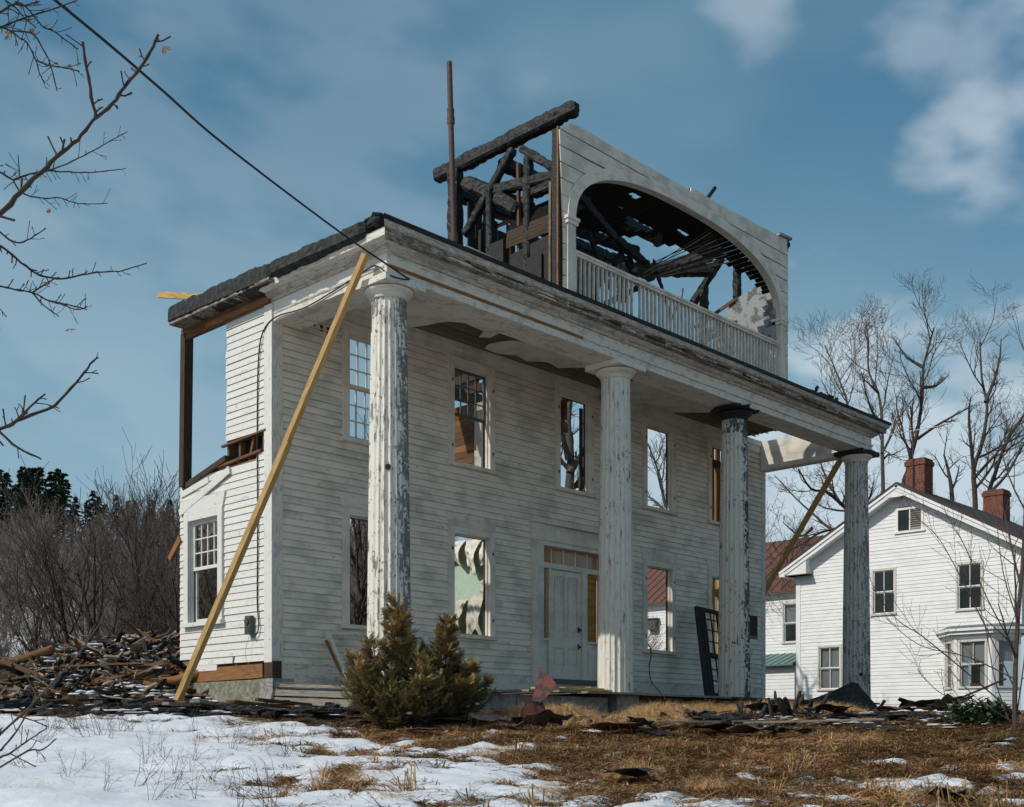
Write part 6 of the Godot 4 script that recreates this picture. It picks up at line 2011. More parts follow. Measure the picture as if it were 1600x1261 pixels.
func debris_heap() -> void:
	# the heap of broken timber left of the house
	var mb := MB.new()
	var n_ := 40
	var pts := []
	for i in n_ + 1:
		for j in n_ + 1:
			var l := lerpf(-12.5, -3.4, float(i) / n_)
			var s := lerpf(18.0, 25.5, float(j) / n_)
			var p := on_ground(l, s)
			p.y += heap_height(l, s) * 0.9 + n_char.get_noise_2d(l * 6.0, s * 6.0) * 0.12 * smoothstep(0.05, 0.4, heap_height(l, s)) - 0.05
			pts.append(p)
	for i in n_:
		for j in n_:
			var q := i * (n_ + 1) + j
			var k := rnd(0.5, 1.6)
			mb.col = Color(k, k, k)
			mb.quad(pts[q], pts[q + n_ + 1], pts[q + n_ + 2], pts[q + 1], Vector2(i, j) * 0.2, Vector2(i + 1, j) * 0.2, Vector2(i + 1, j + 1) * 0.2, Vector2(i, j + 1) * 0.2)
	for i in range(1, mb.ix.size(), 3):
		pass
	var core := put("heap_of_ash", mb, M["char"])
	core.set_meta("kind", "stuff")
	tag(core, "dark ash and rubble under the broken timber heap left of the house", "rubble")
	# small broken pieces, too many to count
	var stick := MB.new()
	stick.hexa([Vector3(-0.5, -0.03, -0.06), Vector3(0.42, -0.03, -0.06), Vector3(0.5, -0.03, 0.05), Vector3(-0.46, -0.03, 0.06), Vector3(-0.44, 0.03, -0.06), Vector3(0.5, 0.03, -0.03), Vector3(0.38, 0.03, 0.06), Vector3(-0.5, 0.03, 0.03)])
	var place := [[], [], [], []]
	var tint := [[], [], [], []]
	for i in 5200:
		var l := rnd(-11.5, -4.2)
		var s := rnd(18.6, 24.0)
		var hh := heap_height(l, s)
		if rng.randf() > smoothstep(0.05, 0.5, hh):
			continue
		var p := on_ground(l, s) + Vector3(0, hh * 0.9 + rnd(-0.05, 0.10), 0)
		var kind := 0 if rng.randf() < 0.30 else 1 if rng.randf() < 0.42 else 2 if rng.randf() < 0.5 else 3
		var len := rnd(0.15, 0.85)
		var b := Basis(Vector3.UP, rnd(0, TAU)) * Basis(Vector3(0, 0, 1), rnd(-0.6, 0.6)) * Basis(Vector3.RIGHT, rnd(-0.8, 0.8))
		place[kind].append(Transform3D(b * Basis.from_scale(Vector3(len, rnd(0.2, 0.7), rnd(0.2, 0.75))), p))
		tint[kind].append(Color.WHITE * rnd(0.6, 1.6))
	for k in 4:
		copies("broken_wood", stick.mesh(), [M["char"], M["old_brown_wood"], M["lath_wood"], M["grey_wood"]][k], place[k], null, tint[k])
	# bigger planks one can tell apart
	var looks := [["lath_wood", "split tan plank lying on the debris heap left of the house"], ["dark_wood", "dark plank lying on the debris heap left of the house"], ["grey_wood", "weathered grey plank lying on the debris heap left of the house"], ["char", "charred beam lying on the debris heap left of the house"], ["old_brown_wood", "brown plank lying on the debris heap left of the house"]]
	for k in 90:
		var l := rnd(-10.5, -4.6)
		var s := rnd(19.2, 22.4)
		var hh := heap_height(l, s)
		if hh < 0.12:
			s = 20.8
			hh = heap_height(l, s)
		mb = MB.new()
		mb.uo = Vector2(rnd(0, 2), rnd(0, 1))
		var len := rnd(0.5, 1.7)
		var w := rnd(0.06, 0.17)
		var th := rnd(0.02, 0.06)
		var a := rnd(-0.5, 0.5)
		if k % 5 == 3:
			beam_mesh(mb, Vector3(-len / 2, 0, 0), Vector3(len / 2, 0, 0), w, th * 1.5, 0.02, 200 + k)
		else:
			var e := rnd(0.02, 0.14)
			mb.hexa([Vector3(-len / 2, -th / 2, -w / 2), Vector3(len / 2 - e, -th / 2, -w / 2), Vector3(len / 2 + e, -th / 2, w / 2), Vector3(-len / 2 + e, -th / 2, w / 2), Vector3(-len / 2 + e * 0.5, th / 2, -w / 2), Vector3(len / 2 + e * 0.6, th / 2, -w / 2), Vector3(len / 2 - e, th / 2, w / 2), Vector3(-len / 2, th / 2, w / 2)])
		var o := put("heap_plank", mb, M[looks[k % 5][0]])
		o.position = on_ground(l, s) + Vector3(0, hh * 0.9 + rnd(0.04, 0.16), 0)
		o.basis = Basis(Vector3.UP, rnd(0, TAU)) * Basis(Vector3(0, 0, 1), a) * Basis(Vector3.RIGHT, rnd(-0.5, 0.5))
		tag(o, (looks[k % 5][1] as String).replace("on the debris heap", ("on the crest of the debris heap" if hh > 0.95 else "on the left slope of the debris heap" if l < -7.6 else "on the right end of the debris heap" if l > -5.6 else "on the front of the debris heap")), "plank", "planks in the debris heap")
	for q in [[-8.6, 20.6, 1.2, 0.85, "old_brown_wood", "long brown pole leaning left on the debris heap"], [-4.75, 20.4, 1.7, 0.10, "char", "charred curved rafter lying at the heap's right end"], [-5.6, 19.6, 1.3, 0.4, "orange_wood", "short bright orange block on the front of the heap"]]:
		mb = MB.new()
		mb.tube(PackedVector3Array([Vector3(-q[2] / 2, 0, 0), Vector3(0, 0.08, 0), Vector3(q[2] / 2, 0.3, 0)]), PackedFloat32Array([0.09, 0.085, 0.07]), 8)
		var o := put("log", mb, M[q[4]])
		o.position = on_ground(q[0], q[1]) + Vector3(0, heap_height(q[0], q[1]) * 0.9 + 0.1, 0)
		o.rotation.y = -deg_to_rad(46.0)
		tag(o, q[5], "log")
	# snow caught on the heap
	var blob := MB.new()
	blob.surf(8, 5, func(a: float, b: float) -> Vector3: return Vector3(cos(-a * TAU) * sin((1.0 - b) * PI), cos((1.0 - b) * PI) * 0.4, sin(-a * TAU) * sin((1.0 - b) * PI)) * (0.8 + 0.3 * sin(a * TAU * 2.0)))
	place = []
	for i in 1100:
		var l := rnd(-11.0, -4.2)
		var s := rnd(18.8, 23.5)
		var hh := heap_height(l, s)
		if n_streak.get_noise_2d(l * 1.4, s * 1.4) < -0.15 or (l < -7.5 and i % 2):
			continue
		var sc := rnd(0.03, 0.13)
		place.append(Transform3D(Basis(Vector3.UP, rnd(0, TAU)).scaled(Vector3(sc * rnd(0.8, 2.2), sc * 0.6, sc)), on_ground(l, s) + Vector3(0, hh * 0.9 + rnd(0.02, 0.10), 0)))
	for i in 420:
		var s := rnd(14.9, 19.0)
		var l := rnd(-0.46, -0.15) * s
		if i > 260:
			s = rnd(13.6, 17.0)
			l = rnd(0.2, 0.42) * s
		var sc := rnd(0.03, 0.16) if i <= 260 else rnd(0.02, 0.08)
		var p := on_ground(l, s)
		if p.z < 0.5 and p.x > -0.4:
			continue
		place.append(Transform3D(Basis(Vector3.UP, rnd(0, TAU)).scaled(Vector3(sc * rnd(0.8, 2.4), sc * 0.35, sc)), p + Vector3(0, 0.03, 0)))
	copies("snow_patches", blob.mesh(), M["snow"], place)


# ---------------------------------------------------------------- plants
func grow(trunk: MB, twigs: MB, p: Vector3, d: Vector3, length: float, r: float, level: int, o: Dictionary) -> void:
	var last: int = o.levels
	var n_ := [8, 6, 4, 3, 3][mini(level, 4)] as int
	var pts := PackedVector3Array([p])
	var rr := PackedFloat32Array([r])
	var q := p
	for i in n_:
		d = (d + Vector3(rnd(-1, 1), rnd(-1, 1), rnd(-1, 1)) * float(o.wiggle) + Vector3.UP * float(o.up) * (0.5 if level == 0 else 1.0)).normalized()
		q += d * length / n_
		pts.append(q)
		rr.append(maxf(r * lerpf(1.0, 0.35 if level < last else 0.5, float(i + 1) / n_), float(o.thin)))
	var mb := trunk if level < 2 else twigs
	mb.tube(pts, rr, [7, 5, 4, 3, 3][mini(level, 4)], level == 0)
	if level >= last:
		return
	limb_children(trunk, twigs, pts, rr, length, level, o)

func limb_children(trunk: MB, twigs: MB, pts: PackedVector3Array, rr: PackedFloat32Array, length: float, level: int, o: Dictionary) -> void:
	var many: int = o.kids[mini(level, o.kids.size() - 1)]
	for k in many:
		var t := lerpf(o.bare if level == 0 else 0.18, 1.0, (k + rnd(0.2, 0.9)) / many) * (pts.size() - 1)
		var i := mini(int(t), pts.size() - 2)
		var at := pts[i].lerp(pts[i + 1], t - i)
		var axis := (pts[i + 1] - pts[i]).normalized()
		var side := axis.cross(Vector3(rnd(-1, 1), rnd(-1, 1), rnd(-1, 1))).normalized()
		var ang := deg_to_rad(rnd(o.angle - 14.0, o.angle + 16.0))
		var dd := (axis * cos(ang) + side * sin(ang)).normalized()
		var shrink := rnd(0.42, 0.72) * (1.15 - 0.45 * t / pts.size())
		grow(trunk, twigs, at, dd, maxf(length * shrink, 0.15), maxf(rr[i] * rnd(0.45, 0.68), float(o.thin)), level + 1, o)

func v3s(a: Array) -> PackedVector3Array:
	var out := PackedVector3Array()
	for p in a:
		out.append(Vector3(p[0], p[1], p[2]))
	return out

func limbs_tree(called: String, label: String, group: String, root: Vector3, limbs: Array, r0: float, o: Dictionary, bark: String) -> void:
	# a tree whose main limbs are drawn, with grown branches and twigs on them
	var trunk := MB.new()
	var twigs := MB.new()
	for k in limbs.size():
		var p := v3s(limbs[k])
		var r := r0 if k == 0 else r0 * 0.55
		if k == 0:
			p.insert(0, Vector3(lerpf(root.x, p[0].x, 0.8), (root.y + p[0].y) * 0.5, lerpf(root.z, p[0].z, 0.8)))
			p.insert(0, root - Vector3(0, 0.3, 0))
		var q := smooth(p, 3)
		for i in q.size():
			q[i] -= root
		var rr := evenly(r * 0.85, r * 0.18, q.size())
		trunk.tube(q, rr, 8 if k == 0 else 6, true)
		var length := 0.0
		for i in q.size() - 1:
			length += q[i].distance_to(q[i + 1])
		limb_children(trunk, trunk if limbs.size() == 1 and o.levels == 3 else twigs, q, rr, length * float(o.reach), 0 if k == 0 else 1, o)
	var t := thing(called, label, "tree", root, group)
	put("trunk", trunk, M[bark], t)
	if not twigs.v.is_empty():
		put("twigs", twigs, M["twig_bark"], t)

func trees_right() -> void:
	var o := {"levels": 4, "kids": [9, 6, 4, 3], "wiggle": 0.20, "up": 0.10, "thin": 0.0055, "bare": 0.3, "angle": 40.0, "reach": 0.25}
	var G := "bare trees behind the neighbour house"
	var at := func(x: float, z: float) -> Vector3: return Vector3(x, gh(x, z), z)
	limbs_tree("bare_tree", "tallest bare tree, rising straight behind the first brick chimney", G, at.call(36.2, -10.0), [[[36.78, 9.47, -9.85], [36.92, 10.4, -9.71], [37.05, 11.26, -9.57], [37.21, 12.18, -9.4], [37.35, 13.73, -9.26], [37.37, 14.82, -9.23], [37.55, 15.8, -9.05], [37.68, 16.5, -8.9]], [[37.21, 11.8, -9.4], [36.97, 12.13, -8.5], [36.92, 12.52, -7.39], [36.44, 12.52, -6.74]], [[37.35, 13.97, -9.26], [38.23, 14.19, -9.06], [39.1, 14.81, -8.88]], [[37.37, 14.82, -9.23], [37.46, 15.47, -10.01], [37.6, 16.54, -10.74]]], 0.17, o, "bark")
	limbs_tree("bare_tree", "slender bare tree just right of the fourth column's capital", G, at.call(33.3, -9.2), [[[33.37, 8.65, -9.07], [33.63, 10.61, -9.24], [33.91, 11.79, -9.38], [34.09, 13.13, -9.63], [34.09, 14.11, -10.06], [34.37, 15.4, -10.2], [34.6, 16.03, -10.4]], [[33.35, 10.47, -9.1], [34.1, 11.39, -9.04], [34.73, 12.04, -9.11], [35.88, 13.53, -8.63]], [[33.25, 12.87, -9.21], [32.45, 13.33, -9.46]], [[33.35, 11.63, -9.1], [32.56, 12.15, -9.21], [31.84, 13.43, -9.23]]], 0.12, o, "bark")
	limbs_tree("bare_tree", "broad bare tree left of the second brick chimney", G, at.call(42.8, -9.3), [[[42.87, 9.7, -9.27], [43.02, 11.42, -9.41], [43.48, 12.64, -9.22], [43.85, 14.38, -9.12], [43.88, 15.8, -9.38], [44.02, 17.56, -9.52]], [[43.19, 14.47, -8.94], [43.98, 15.71, -8.83], [44.66, 16.88, -8.85], [45.2, 17.9, -9.01]], [[42.82, 11.29, -9.33], [42.18, 13.58, -9.28], [41.74, 14.43, -9.01]]], 0.19, o, "bark")
	limbs_tree("bare_tree", "bare tree leaning to the right behind the second brick chimney", G, at.call(41.0, -8.1), [[[41.28, 9.4, -8.05], [41.77, 10.75, -7.96], [42.47, 12.37, -7.67], [43.28, 13.59, -7.25], [43.93, 14.49, -7.01]], [[41.3, 9.88, -8.02], [41.46, 10.68, -7.28], [41.54, 11.86, -6.61], [41.46, 12.23, -6.12]], [[40.83, 10.53, -8.51], [41.18, 11.64, -7.57], [41.32, 12.33, -6.84]]], 0.17, o, "bark")
	limbs_tree("bare_tree", "short topless tree stub between the two brick chimneys", G, at.call(37.3, -7.9), [[[37.25, 8.74, -7.92], [37.14, 10.11, -8.03], [37.0, 10.9, -8.18]]], 0.2, {"levels": 3, "kids": [4, 4, 3], "wiggle": 0.2, "up": 0.1, "thin": 0.007, "bare": 0.5, "angle": 45.0, "reach": 0.2}, "bark")
	limbs_tree("bare_tree", "spreading bare tree whose limbs show under the porch's right beam", G, at.call(39.3, -11.6), [[[37.54, 8.08, -11.95], [36.67, 8.74, -12.01], [35.81, 9.06, -12.04], [34.75, 9.58, -12.3], [33.76, 9.6, -12.49], [32.87, 10.29, -12.56]], [[36.79, 9.4, -12.74], [36.9, 10.35, -13.31], [37.05, 11.32, -13.83], [37.37, 12.3, -14.18]], [[37.11, 8.08, -12.4], [36.9, 8.43, -13.31], [36.89, 9.03, -14.0], [36.65, 9.99, -14.93], [36.41, 11.13, -15.87]], [[37.54, 8.08, -11.95], [36.14, 8.19, -12.38], [34.87, 7.91, -12.69], [33.66, 7.28, -12.93], [32.37, 6.72, -13.26]], [[35.93, 8.39, -13.64], [35.76, 8.04, -14.15], [35.43, 8.71, -14.83]]], 0.171, o, "bark")
	limbs_tree("bare_tree", "pale twiggy treetop above the right half of the porch roof", G, at.call(40.6, -14.5), [[[40.67, 14.0, -14.47], [40.82, 15.17, -14.6], [40.88, 15.75, -14.82], [40.76, 16.95, -15.24], [40.64, 18.0, -15.66]]], 0.11, o, "bark")
	limbs_tree("bare_tree", "bare trunk seen through the empty middle upper window", "bare trees behind the burnt house", at.call(19.45, -13.5), [[[19.42, 6.82, -13.54], [19.63, 8.6, -13.61], [19.72, 9.96, -13.8], [19.95, 10.9, -13.85]], [[19.45, 8.12, -13.51], [20.2, 9.11, -13.44], [20.6, 9.6, -13.44]], [[19.43, 8.6, -13.52], [18.94, 9.5, -13.46]]], 0.30, {"levels": 3, "kids": [9, 6, 4], "wiggle": 0.2, "up": 0.12, "thin": 0.006, "bare": 0.35, "angle": 42.0, "reach": 0.26}, "bark")
	limbs_tree("bare_tree", "thin twiggy tree seen through the upper window right of the second column", "bare trees behind the burnt house", at.call(20.5, -10.2), [[[20.36, 5.82, -9.66], [20.23, 6.68, -10.08], [20.25, 7.76, -10.35], [20.15, 8.8, -10.74]], [[20.07, 6.44, -9.96], [20.11, 6.93, -10.5], [20.14, 7.22, -11.05]]], 0.12, {"levels": 3, "kids": [9, 7, 5], "wiggle": 0.22, "up": 0.1, "thin": 0.006, "bare": 0.3, "angle": 45.0, "reach": 0.3}, "bark")
	# more far trees that fill the gaps
	var spots := [[46.0, -3.5, 15.0, "bare tree at the right edge behind the neighbour roof"], [50.0, -14.0, 15.0, "faint distant bare tree between the tallest tree and the broad one"], [38.5, -17.5, 13.0, "low bare tree peeping over the middle of the porch roof"], [35.5, -14.5, 11.5, "bare tree over the rusty roof of the neighbour's wing"], [44.0, -5.0, 14.0, "bare tree close right of the second brick chimney"]]
	for k in spots.size():
		var trunk := MB.new()
		var twigs := MB.new()
		grow(trunk, twigs, Vector3(0, -0.3, 0), Vector3(rnd(-0.1, 0.1), 1, rnd(-0.1, 0.1)).normalized(), spots[k][2] * 0.52, 0.11, 0, {"levels": 4, "kids": [10, 6, 4, 3], "wiggle": 0.13, "up": 0.12, "thin": 0.007, "bare": 0.35, "angle": 38.0})
		var t := thing("bare_tree", spots[k][3], "tree", at.call(spots[k][0], spots[k][1]), G)
		put("trunk", trunk, M["bark"], t)
		put("twigs", twigs, M["twig_bark"], t)
	# the young tree at the right edge of the yard
	var base := on_ground(5.62, 13.2)
	var trunk := MB.new()
	var twigs := MB.new()
	var oo := {"levels": 3, "kids": [7, 6, 4], "wiggle": 0.14, "up": 0.10, "thin": 0.0022, "bare": 0.25, "angle": 34.0}
	for b in [[[0, -0.05], [0.01, 0.6], [0.04, 1.3], [0.10, 2.1], [0.14, 3.2], [0.2, 4.6]], [[-0.05, 0.25], [-0.6, 0.66], [-1.15, 1.05], [-1.45, 1.22], [-1.75, 1.55]], [[0.0, 0.5], [-0.3, 1.2], [-0.55, 1.75], [-0.78, 2.2], [-1.02, 2.46]], [[0.02, 0.9], [-0.35, 1.5], [-0.62, 2.05], [-0.8, 2.3]], [[0.0, 0.6], [-0.45, 0.85], [-0.95, 1.0], [-1.3, 1.32]], [[0.05, 1.2], [-0.12, 1.8], [-0.2, 2.5]], [[0.02, 0.15], [0.12, 0.8], [0.22, 1.8], [0.3, 2.6]], [[-0.04, 0.12], [-0.42, 0.32], [-0.9, 0.42], [-1.2, 0.68]], [[-0.04, 0.1], [-0.2, 0.6], [-0.3, 1.2], [-0.45, 1.5]]]:
		var p := PackedVector3Array()
		var turn := rnd(-0.35, 0.35)
		for q in b:
			p.append(SIDE * float(q[0]) + Vector3.UP * float(q[1]) + FWD * float(q[0]) * turn)
		var main: bool = b.size() == 6
		var q := smooth(p, 4)
		var rr := evenly(0.030 if main else 0.009, 0.014 if main else 0.003, q.size())
		trunk.tube(q, rr, 7 if main else 5)
		limb_children(trunk, twigs, q, rr, 1.6 if main else 0.9, 1, oo)
	var y := thing("young_tree", "young bare tree with thin reddish branches at the right edge of the yard", "tree", base)
	put("trunk", trunk, M["bark"], y)
	put("twigs", twigs, M["twig_bark"], y)
	# a leafy rhododendron-like plant at its foot
	var leaf := MB.new()
	leaf.tri(Vector3(0, 0, 0), Vector3(0.03, 0.01, 0.06), Vector3(0, 0, 0.15)); leaf.tri(Vector3(0, 0, 0), Vector3(0, 0, 0.15), Vector3(-0.03, 0.01, 0.06))
	var place := []
	var tint := []
	for i in 420:
		var p := Vector3(rnd(-1, 1), 0, rnd(-1, 1))
		p *= 0.32
		p.y = rnd(0.02, 0.34) * (1.0 - p.length())
		place.append(Transform3D(Basis(Vector3.UP, rnd(0, TAU)) * Basis(Vector3.RIGHT, rnd(-0.9, 0.6)), p))
		tint.append(Color.WHITE * rnd(0.5, 1.4))
	var gp := thing("leafy_plant", "low green leafy plant at the foot of the young bare tree", "plant", on_ground(5.55, 14.0))
	copies("leaves", leaf.mesh(), M["broad_leaves"], place, gp, tint)
	var st := MB.new()
	for k in 6:
		st.tube(PackedVector3Array([Vector3(0, -0.05, 0), Vector3(rnd(-0.3, 0.3), 0.28, rnd(-0.3, 0.3))]), PackedFloat32Array([0.008, 0.004]), 4)
	put("stems", st, M["bark"], gp)

func thicket() -> void:
	# bare saplings and brush in the field behind, with single trees one can pick out
	var kinds := []
	for k in 6:
		var trunk := MB.new()
		for j in 3 + k % 3:
			var h := rnd(4.2, 7.0)
			grow(trunk, trunk, Vector3(rnd(-0.8, 0.8), -0.2, rnd(-0.8, 0.8)), Vector3(rnd(-0.25, 0.25), 1, rnd(-0.25, 0.25)).normalized(), h * 0.7, rnd(0.03, 0.06), 0, {"levels": 3, "kids": [9, 5, 3], "wiggle": 0.16, "up": 0.14, "thin": 0.008, "bare": 0.12, "angle": 36.0})
		kinds.append(trunk.mesh())
	var place := [[], [], [], [], [], []]
	var tint := [[], [], [], [], [], []]
	for i in 470:
		var s := 33.0 + 52.0 * pow(rng.randf(), 1.3)
		var t := rnd(-0.52, 0.10)
		if t > -0.05 and rng.randf() < 0.5:
			continue
		if s > 55.0 and t < -0.30 and rng.randf() < 0.5:
			continue
		# the snowy clearing at the far left stays open
		if t < -0.33 and s < 60.0 and rng.randf() < 0.72:
			continue
		var k := i % 6
		var sc := rnd(0.5, 0.92) * lerpf(0.8, 1.1, smoothstep(33.0, 60.0, s))
		place[k].append(Transform3D(Basis(Vector3.UP, rnd(0, TAU)).scaled(Vector3(sc, sc * rnd(0.8, 1.15), sc)), on_ground(t * s, s)))
		tint[k].append(Color(1, 0.98, 0.96).lerp(Color(1.1, 0.97, 0.92), rng.randf()) * rnd(0.55, 1.15))
	for k in 6:
		copies("thicket", kinds[k], M["thicket_bark"], place[k], null, tint[k])
	var o := {"levels": 3, "kids": [11, 7, 4], "wiggle": 0.13, "up": 0.14, "thin": 0.007, "bare": 0.2, "angle": 36.0}
	var spots := [[-0.375, 30.0, 5.6, 0.10, "dark bare tree at the left edge beyond the debris heap"], [-0.335, 31.0, 6.6, 0.10, "bare tree rising behind the peak of the debris heap"], [-0.30, 34.0, 8.0, 0.09, "tall bare tree left of the sunny side wall"], [-0.41, 36.0, 6.0, 0.11, "bare tree in front of the snowy field at far left"], [-0.275, 30.0, 6.0, 0.08, "bare tree touching the lower left window"], [-0.26, 27.0, 4.4, 0.09, "dark bare tree seen through the lower window of the side wall"], [-0.133, 26.0, 5.4, 0.17, "thick dark trunk seen through the window left of the first column"], [-0.31, 40.0, 9.5, 0.09, "tallest thin bare tree left of the house against the sky"], [-0.128, 34.0, 10.0, 0.11, "twiggy bare tree seen through the many-paned upper window by the first column"]]
	for q in spots:
		var trunk := MB.new()
		var twigs := MB.new()
		grow(trunk, twigs, Vector3(0, -0.2, 0), Vector3(rnd(-0.12, 0.12), 1, rnd(-0.12, 0.12)).normalized(), float(q[2]) * 0.62, float(q[3]) * 0.8, 0, o)
		var tr := thing("bare_tree", q[4], "tree", on_ground(q[0] * q[1], q[1]), "bare trees in the field")
		put("trunk", trunk, M["dark_bark"], tr)
		put("twigs", twigs, M["twig_bark"], tr)
	# pines along the top of the hill
	var pine := []
	for v in 3:
		var tr := MB.new()
		tr.tube(PackedVector3Array([Vector3(0, -0.5, 0), Vector3(0, 5, 0), Vector3(0.1, 9.6, 0)]), PackedFloat32Array([0.2, 0.13, 0.03]), 6)
		var fo := MB.new()
		for w in 24:
			var y := 1.2 + w * 0.36 + rnd(-0.1, 0.1)
			var reach := (2.5 - 0.098 * w) * rnd(0.6, 1.2) + 0.12
			for b in 7:
				var a := rnd(0, TAU)
				var d := Vector3(cos(a), rnd(-0.25, 0.15), sin(a)).normalized()
				for k in 9:
					var q := rnd(0.15, 1.0)
					var p := Vector3(0, y, 0) + d * reach * q + Vector3(rnd(-0.12, 0.12), rnd(-0.08, 0.10) - q * q * 0.15, rnd(-0.12, 0.12))
					var m := rnd(0.6, 1.5)
					fo.col = Color(m, m, m * 0.95)
					var x := d.cross(Vector3.UP).normalized() * rnd(0.05, 0.2) + Vector3(0, rnd(-0.05, 0.05), 0)
					fo.tri(p - x, p + x, p + d * rnd(0.2, 0.45) + Vector3(0, rnd(-0.05, 0.12), 0))
					fo.tri(p - d * 0.1, p + d * 0.25, p + Vector3(rnd(-0.08, 0.08), rnd(0.12, 0.32), rnd(-0.08, 0.08)))
		pine.append([tr.mesh(), fo.mesh()])
	var where := [[-0.46, 104], [-0.435, 98], [-0.42, 106], [-0.40, 100], [-0.445, 92], [-0.385, 104], [-0.37, 100], [-0.36, 110], [-0.41, 93], [-0.33, 116], [-0.32, 112], [-0.305, 115], [-0.29, 110], [-0.28, 118], [-0.27, 112], [-0.345, 118], [-0.395, 112], [-0.47, 96], [-0.26, 118], [-0.31, 120], [-0.455, 100], [-0.428, 101], [-0.41, 99], [-0.39, 98], [-0.465, 108], [-0.437, 110], [-0.452, 95], [-0.405, 96], [-0.38, 97], [-0.355, 102], [-0.35, 106], [-0.325, 110], [-0.335, 105], [-0.295, 118], [-0.415, 103]]
	for k in where.size():
		var tr := thing("pine_tree", ("dark green pine in the clump at the hilltop's left end" if where[k][0] < -0.37 else "small dark pine on the hill crest behind the brush, near the side wall"), "tree", on_ground(where[k][0] * where[k][1], float(where[k][1])), "pines along the hilltop")
		put_mesh("trunk", pine[k % 3][0], M["dark_bark"], tr)
		put_mesh("crown", pine[k % 3][1], M["conifer_needles"], tr)
		var sc := rnd(0.8, 1.0) * (0.66 if where[k][0] < -0.37 else 0.48)
		tr.basis = Basis(Vector3.UP, rnd(0, TAU)).scaled(Vector3(sc, sc, sc))

func evergreen_shrubs() -> void:
	# two arborvitae before the first column, bronzed by the winter
	var spray := []
	for v in 3:
		var mb := MB.new()
		for j in 9:
			var y := 0.02 + j * 0.017
			for sd: float in [-1.0, 1.0]:
				var len := 0.060 * (1.0 - j / 11.0) * rnd(0.7, 1.2)
				var a := Vector3(0, y, 0)
				var tip := a + Vector3(sd * len, len * rnd(0.5, 1.0), rnd(-0.015, 0.015))
				mb.tri(a + Vector3(0, -0.007, 0), tip, a + Vector3(0, 0.009, 0.003))
				var m := a.lerp(tip, 0.5)
				mb.tri(m, m + Vector3(sd * 0.012, 0.032, rnd(-0.01, 0.01)), m + Vector3(-sd * 0.004, 0.012, 0.0))
		mb.tri(Vector3(-0.004, 0, 0), Vector3(0.004, 0, 0), Vector3(0, 0.21, 0))
		spray.append(mb.mesh())
	for k in 2:
		var H := [1.50, 1.24][k] as float
		var W := [1.12, 0.92][k] as float
		var base: Vector3 = [on_ground(-1.42, 14.1), on_ground(-0.86, 14.7)][k]
		var t := thing("evergreen_shrub", ["larger olive evergreen shrub in front of the first column", "smaller evergreen shrub with a bronze tip right of the larger one"][k], "shrub", base)
		var tr := MB.new()
		var place := [[], [], []]
		var tint := [[], [], []]
		var leaders := [[0.06, 0.0, 1.0], [-0.32, 0.1, 0.66], [0.34, -0.05, 0.62], [0.1, 0.36, 0.52], [-0.15, -0.35, 0.55], [0.52, 0.2, 0.42], [-0.56, 0.12, 0.46], [-0.1, 0.5, 0.34]]
		for ld in leaders:
			var foot := Vector3(ld[0] * 0.35, 0, ld[1] * 0.35)
			var top := Vector3(ld[0] * W * 1.15, H * ld[2], ld[1] * W * 1.15)
			tr.tube(smooth(PackedVector3Array([foot, foot.lerp(top, 0.4) + Vector3(0, -0.03, 0), top]), 4), evenly(0.022, 0.004, 9), 5)
			var many := int(95 * ld[2] * (1.0 if k == 0 else 0.85))
			for i in many:
				# a branchlet that reaches out and up, with sprays on both sides
				var u := pow(rng.randf(), 0.95)
				var c := foot.lerp(top, u)
				var rad := W * 0.62 * (0.85 - u * 1.35 + 0.58 * u * u) * rnd(0.45, 1.5) + 0.04
				var a := rnd(0, TAU)
				var d := Vector3(cos(a), rnd(-0.1, 0.5), sin(a)).normalized()
				var tw := PackedVector3Array([c])
				var p := c
				var steps_ := 5
				for j in steps_:
					d = (d + Vector3(rnd(-0.2, 0.2), 0.16 + rnd(-0.12, 0.12), rnd(-0.2, 0.2))).normalized()
					p += d * rad / steps_
					if p.y < 0.02:
						p.y = 0.03
					tw.append(p)
				tr.tube(tw, evenly(0.006, 0.002, 6), 3, false)
				var tone := rnd(0.6, 1.25)
				var br := smoothstep(0.5, 1.0, u * 0.8 + rnd(-0.25, 0.4))
				for j in 13:
					var q := lerpf(1.2, steps_, j / 12.0)
					var n0 := mini(int(q), steps_ - 1)
					var at := tw[n0].lerp(tw[n0 + 1], q - n0)
					var ax := (tw[n0 + 1] - tw[n0]).normalized()
					var sd := ax.cross(Vector3(rnd(-0.6, 0.6), 1, rnd(-0.6, 0.6))).normalized() * (1.0 if j % 2 else -1.0)
					var out := (ax * rnd(0.5, 1.1) + sd * rnd(0.3, 1.0) + Vector3(0, rnd(-0.35, 0.3), 0)).normalized()
					var side := out.cross(Vector3(rnd(-0.5, 0.5), 1, rnd(-0.5, 0.5))).normalized()
					var sc := rnd(0.4, 0.85)
					place[j % 3].append(Transform3D(Basis(side, out, side.cross(out)).scaled(Vector3(sc, sc, sc)), at))
					tint[j % 3].append(Color(1.0, 0.92, 0.74).lerp(Color(1.5, 1.10, 0.86), br) * tone * rnd(0.9, 1.5))
		put("stems", tr, M["bark"], t)
		for v in 3:
			copies("foliage", spray[v], M["evergreen_sprays"], place[v], t, tint[v])
		var blob := MB.new()
		for i in 14:
			var c := Vector3(rnd(-0.1, 0.36) * W, rnd(0.12, 0.55) * H, rnd(0.1, 0.42) * W)
			var r := rnd(0.012, 0.035)
			blob.surf(6, 4, func(a: float, b: float) -> Vector3: return c + Vector3(cos(-a * TAU) * sin((1.0 - b) * PI) * 1.5, cos((1.0 - b) * PI) * 0.6, sin(-a * TAU) * sin((1.0 - b) * PI)) * r)
		put("caught_snow", blob, M["snow"], t).set_meta("kind", "stuff")

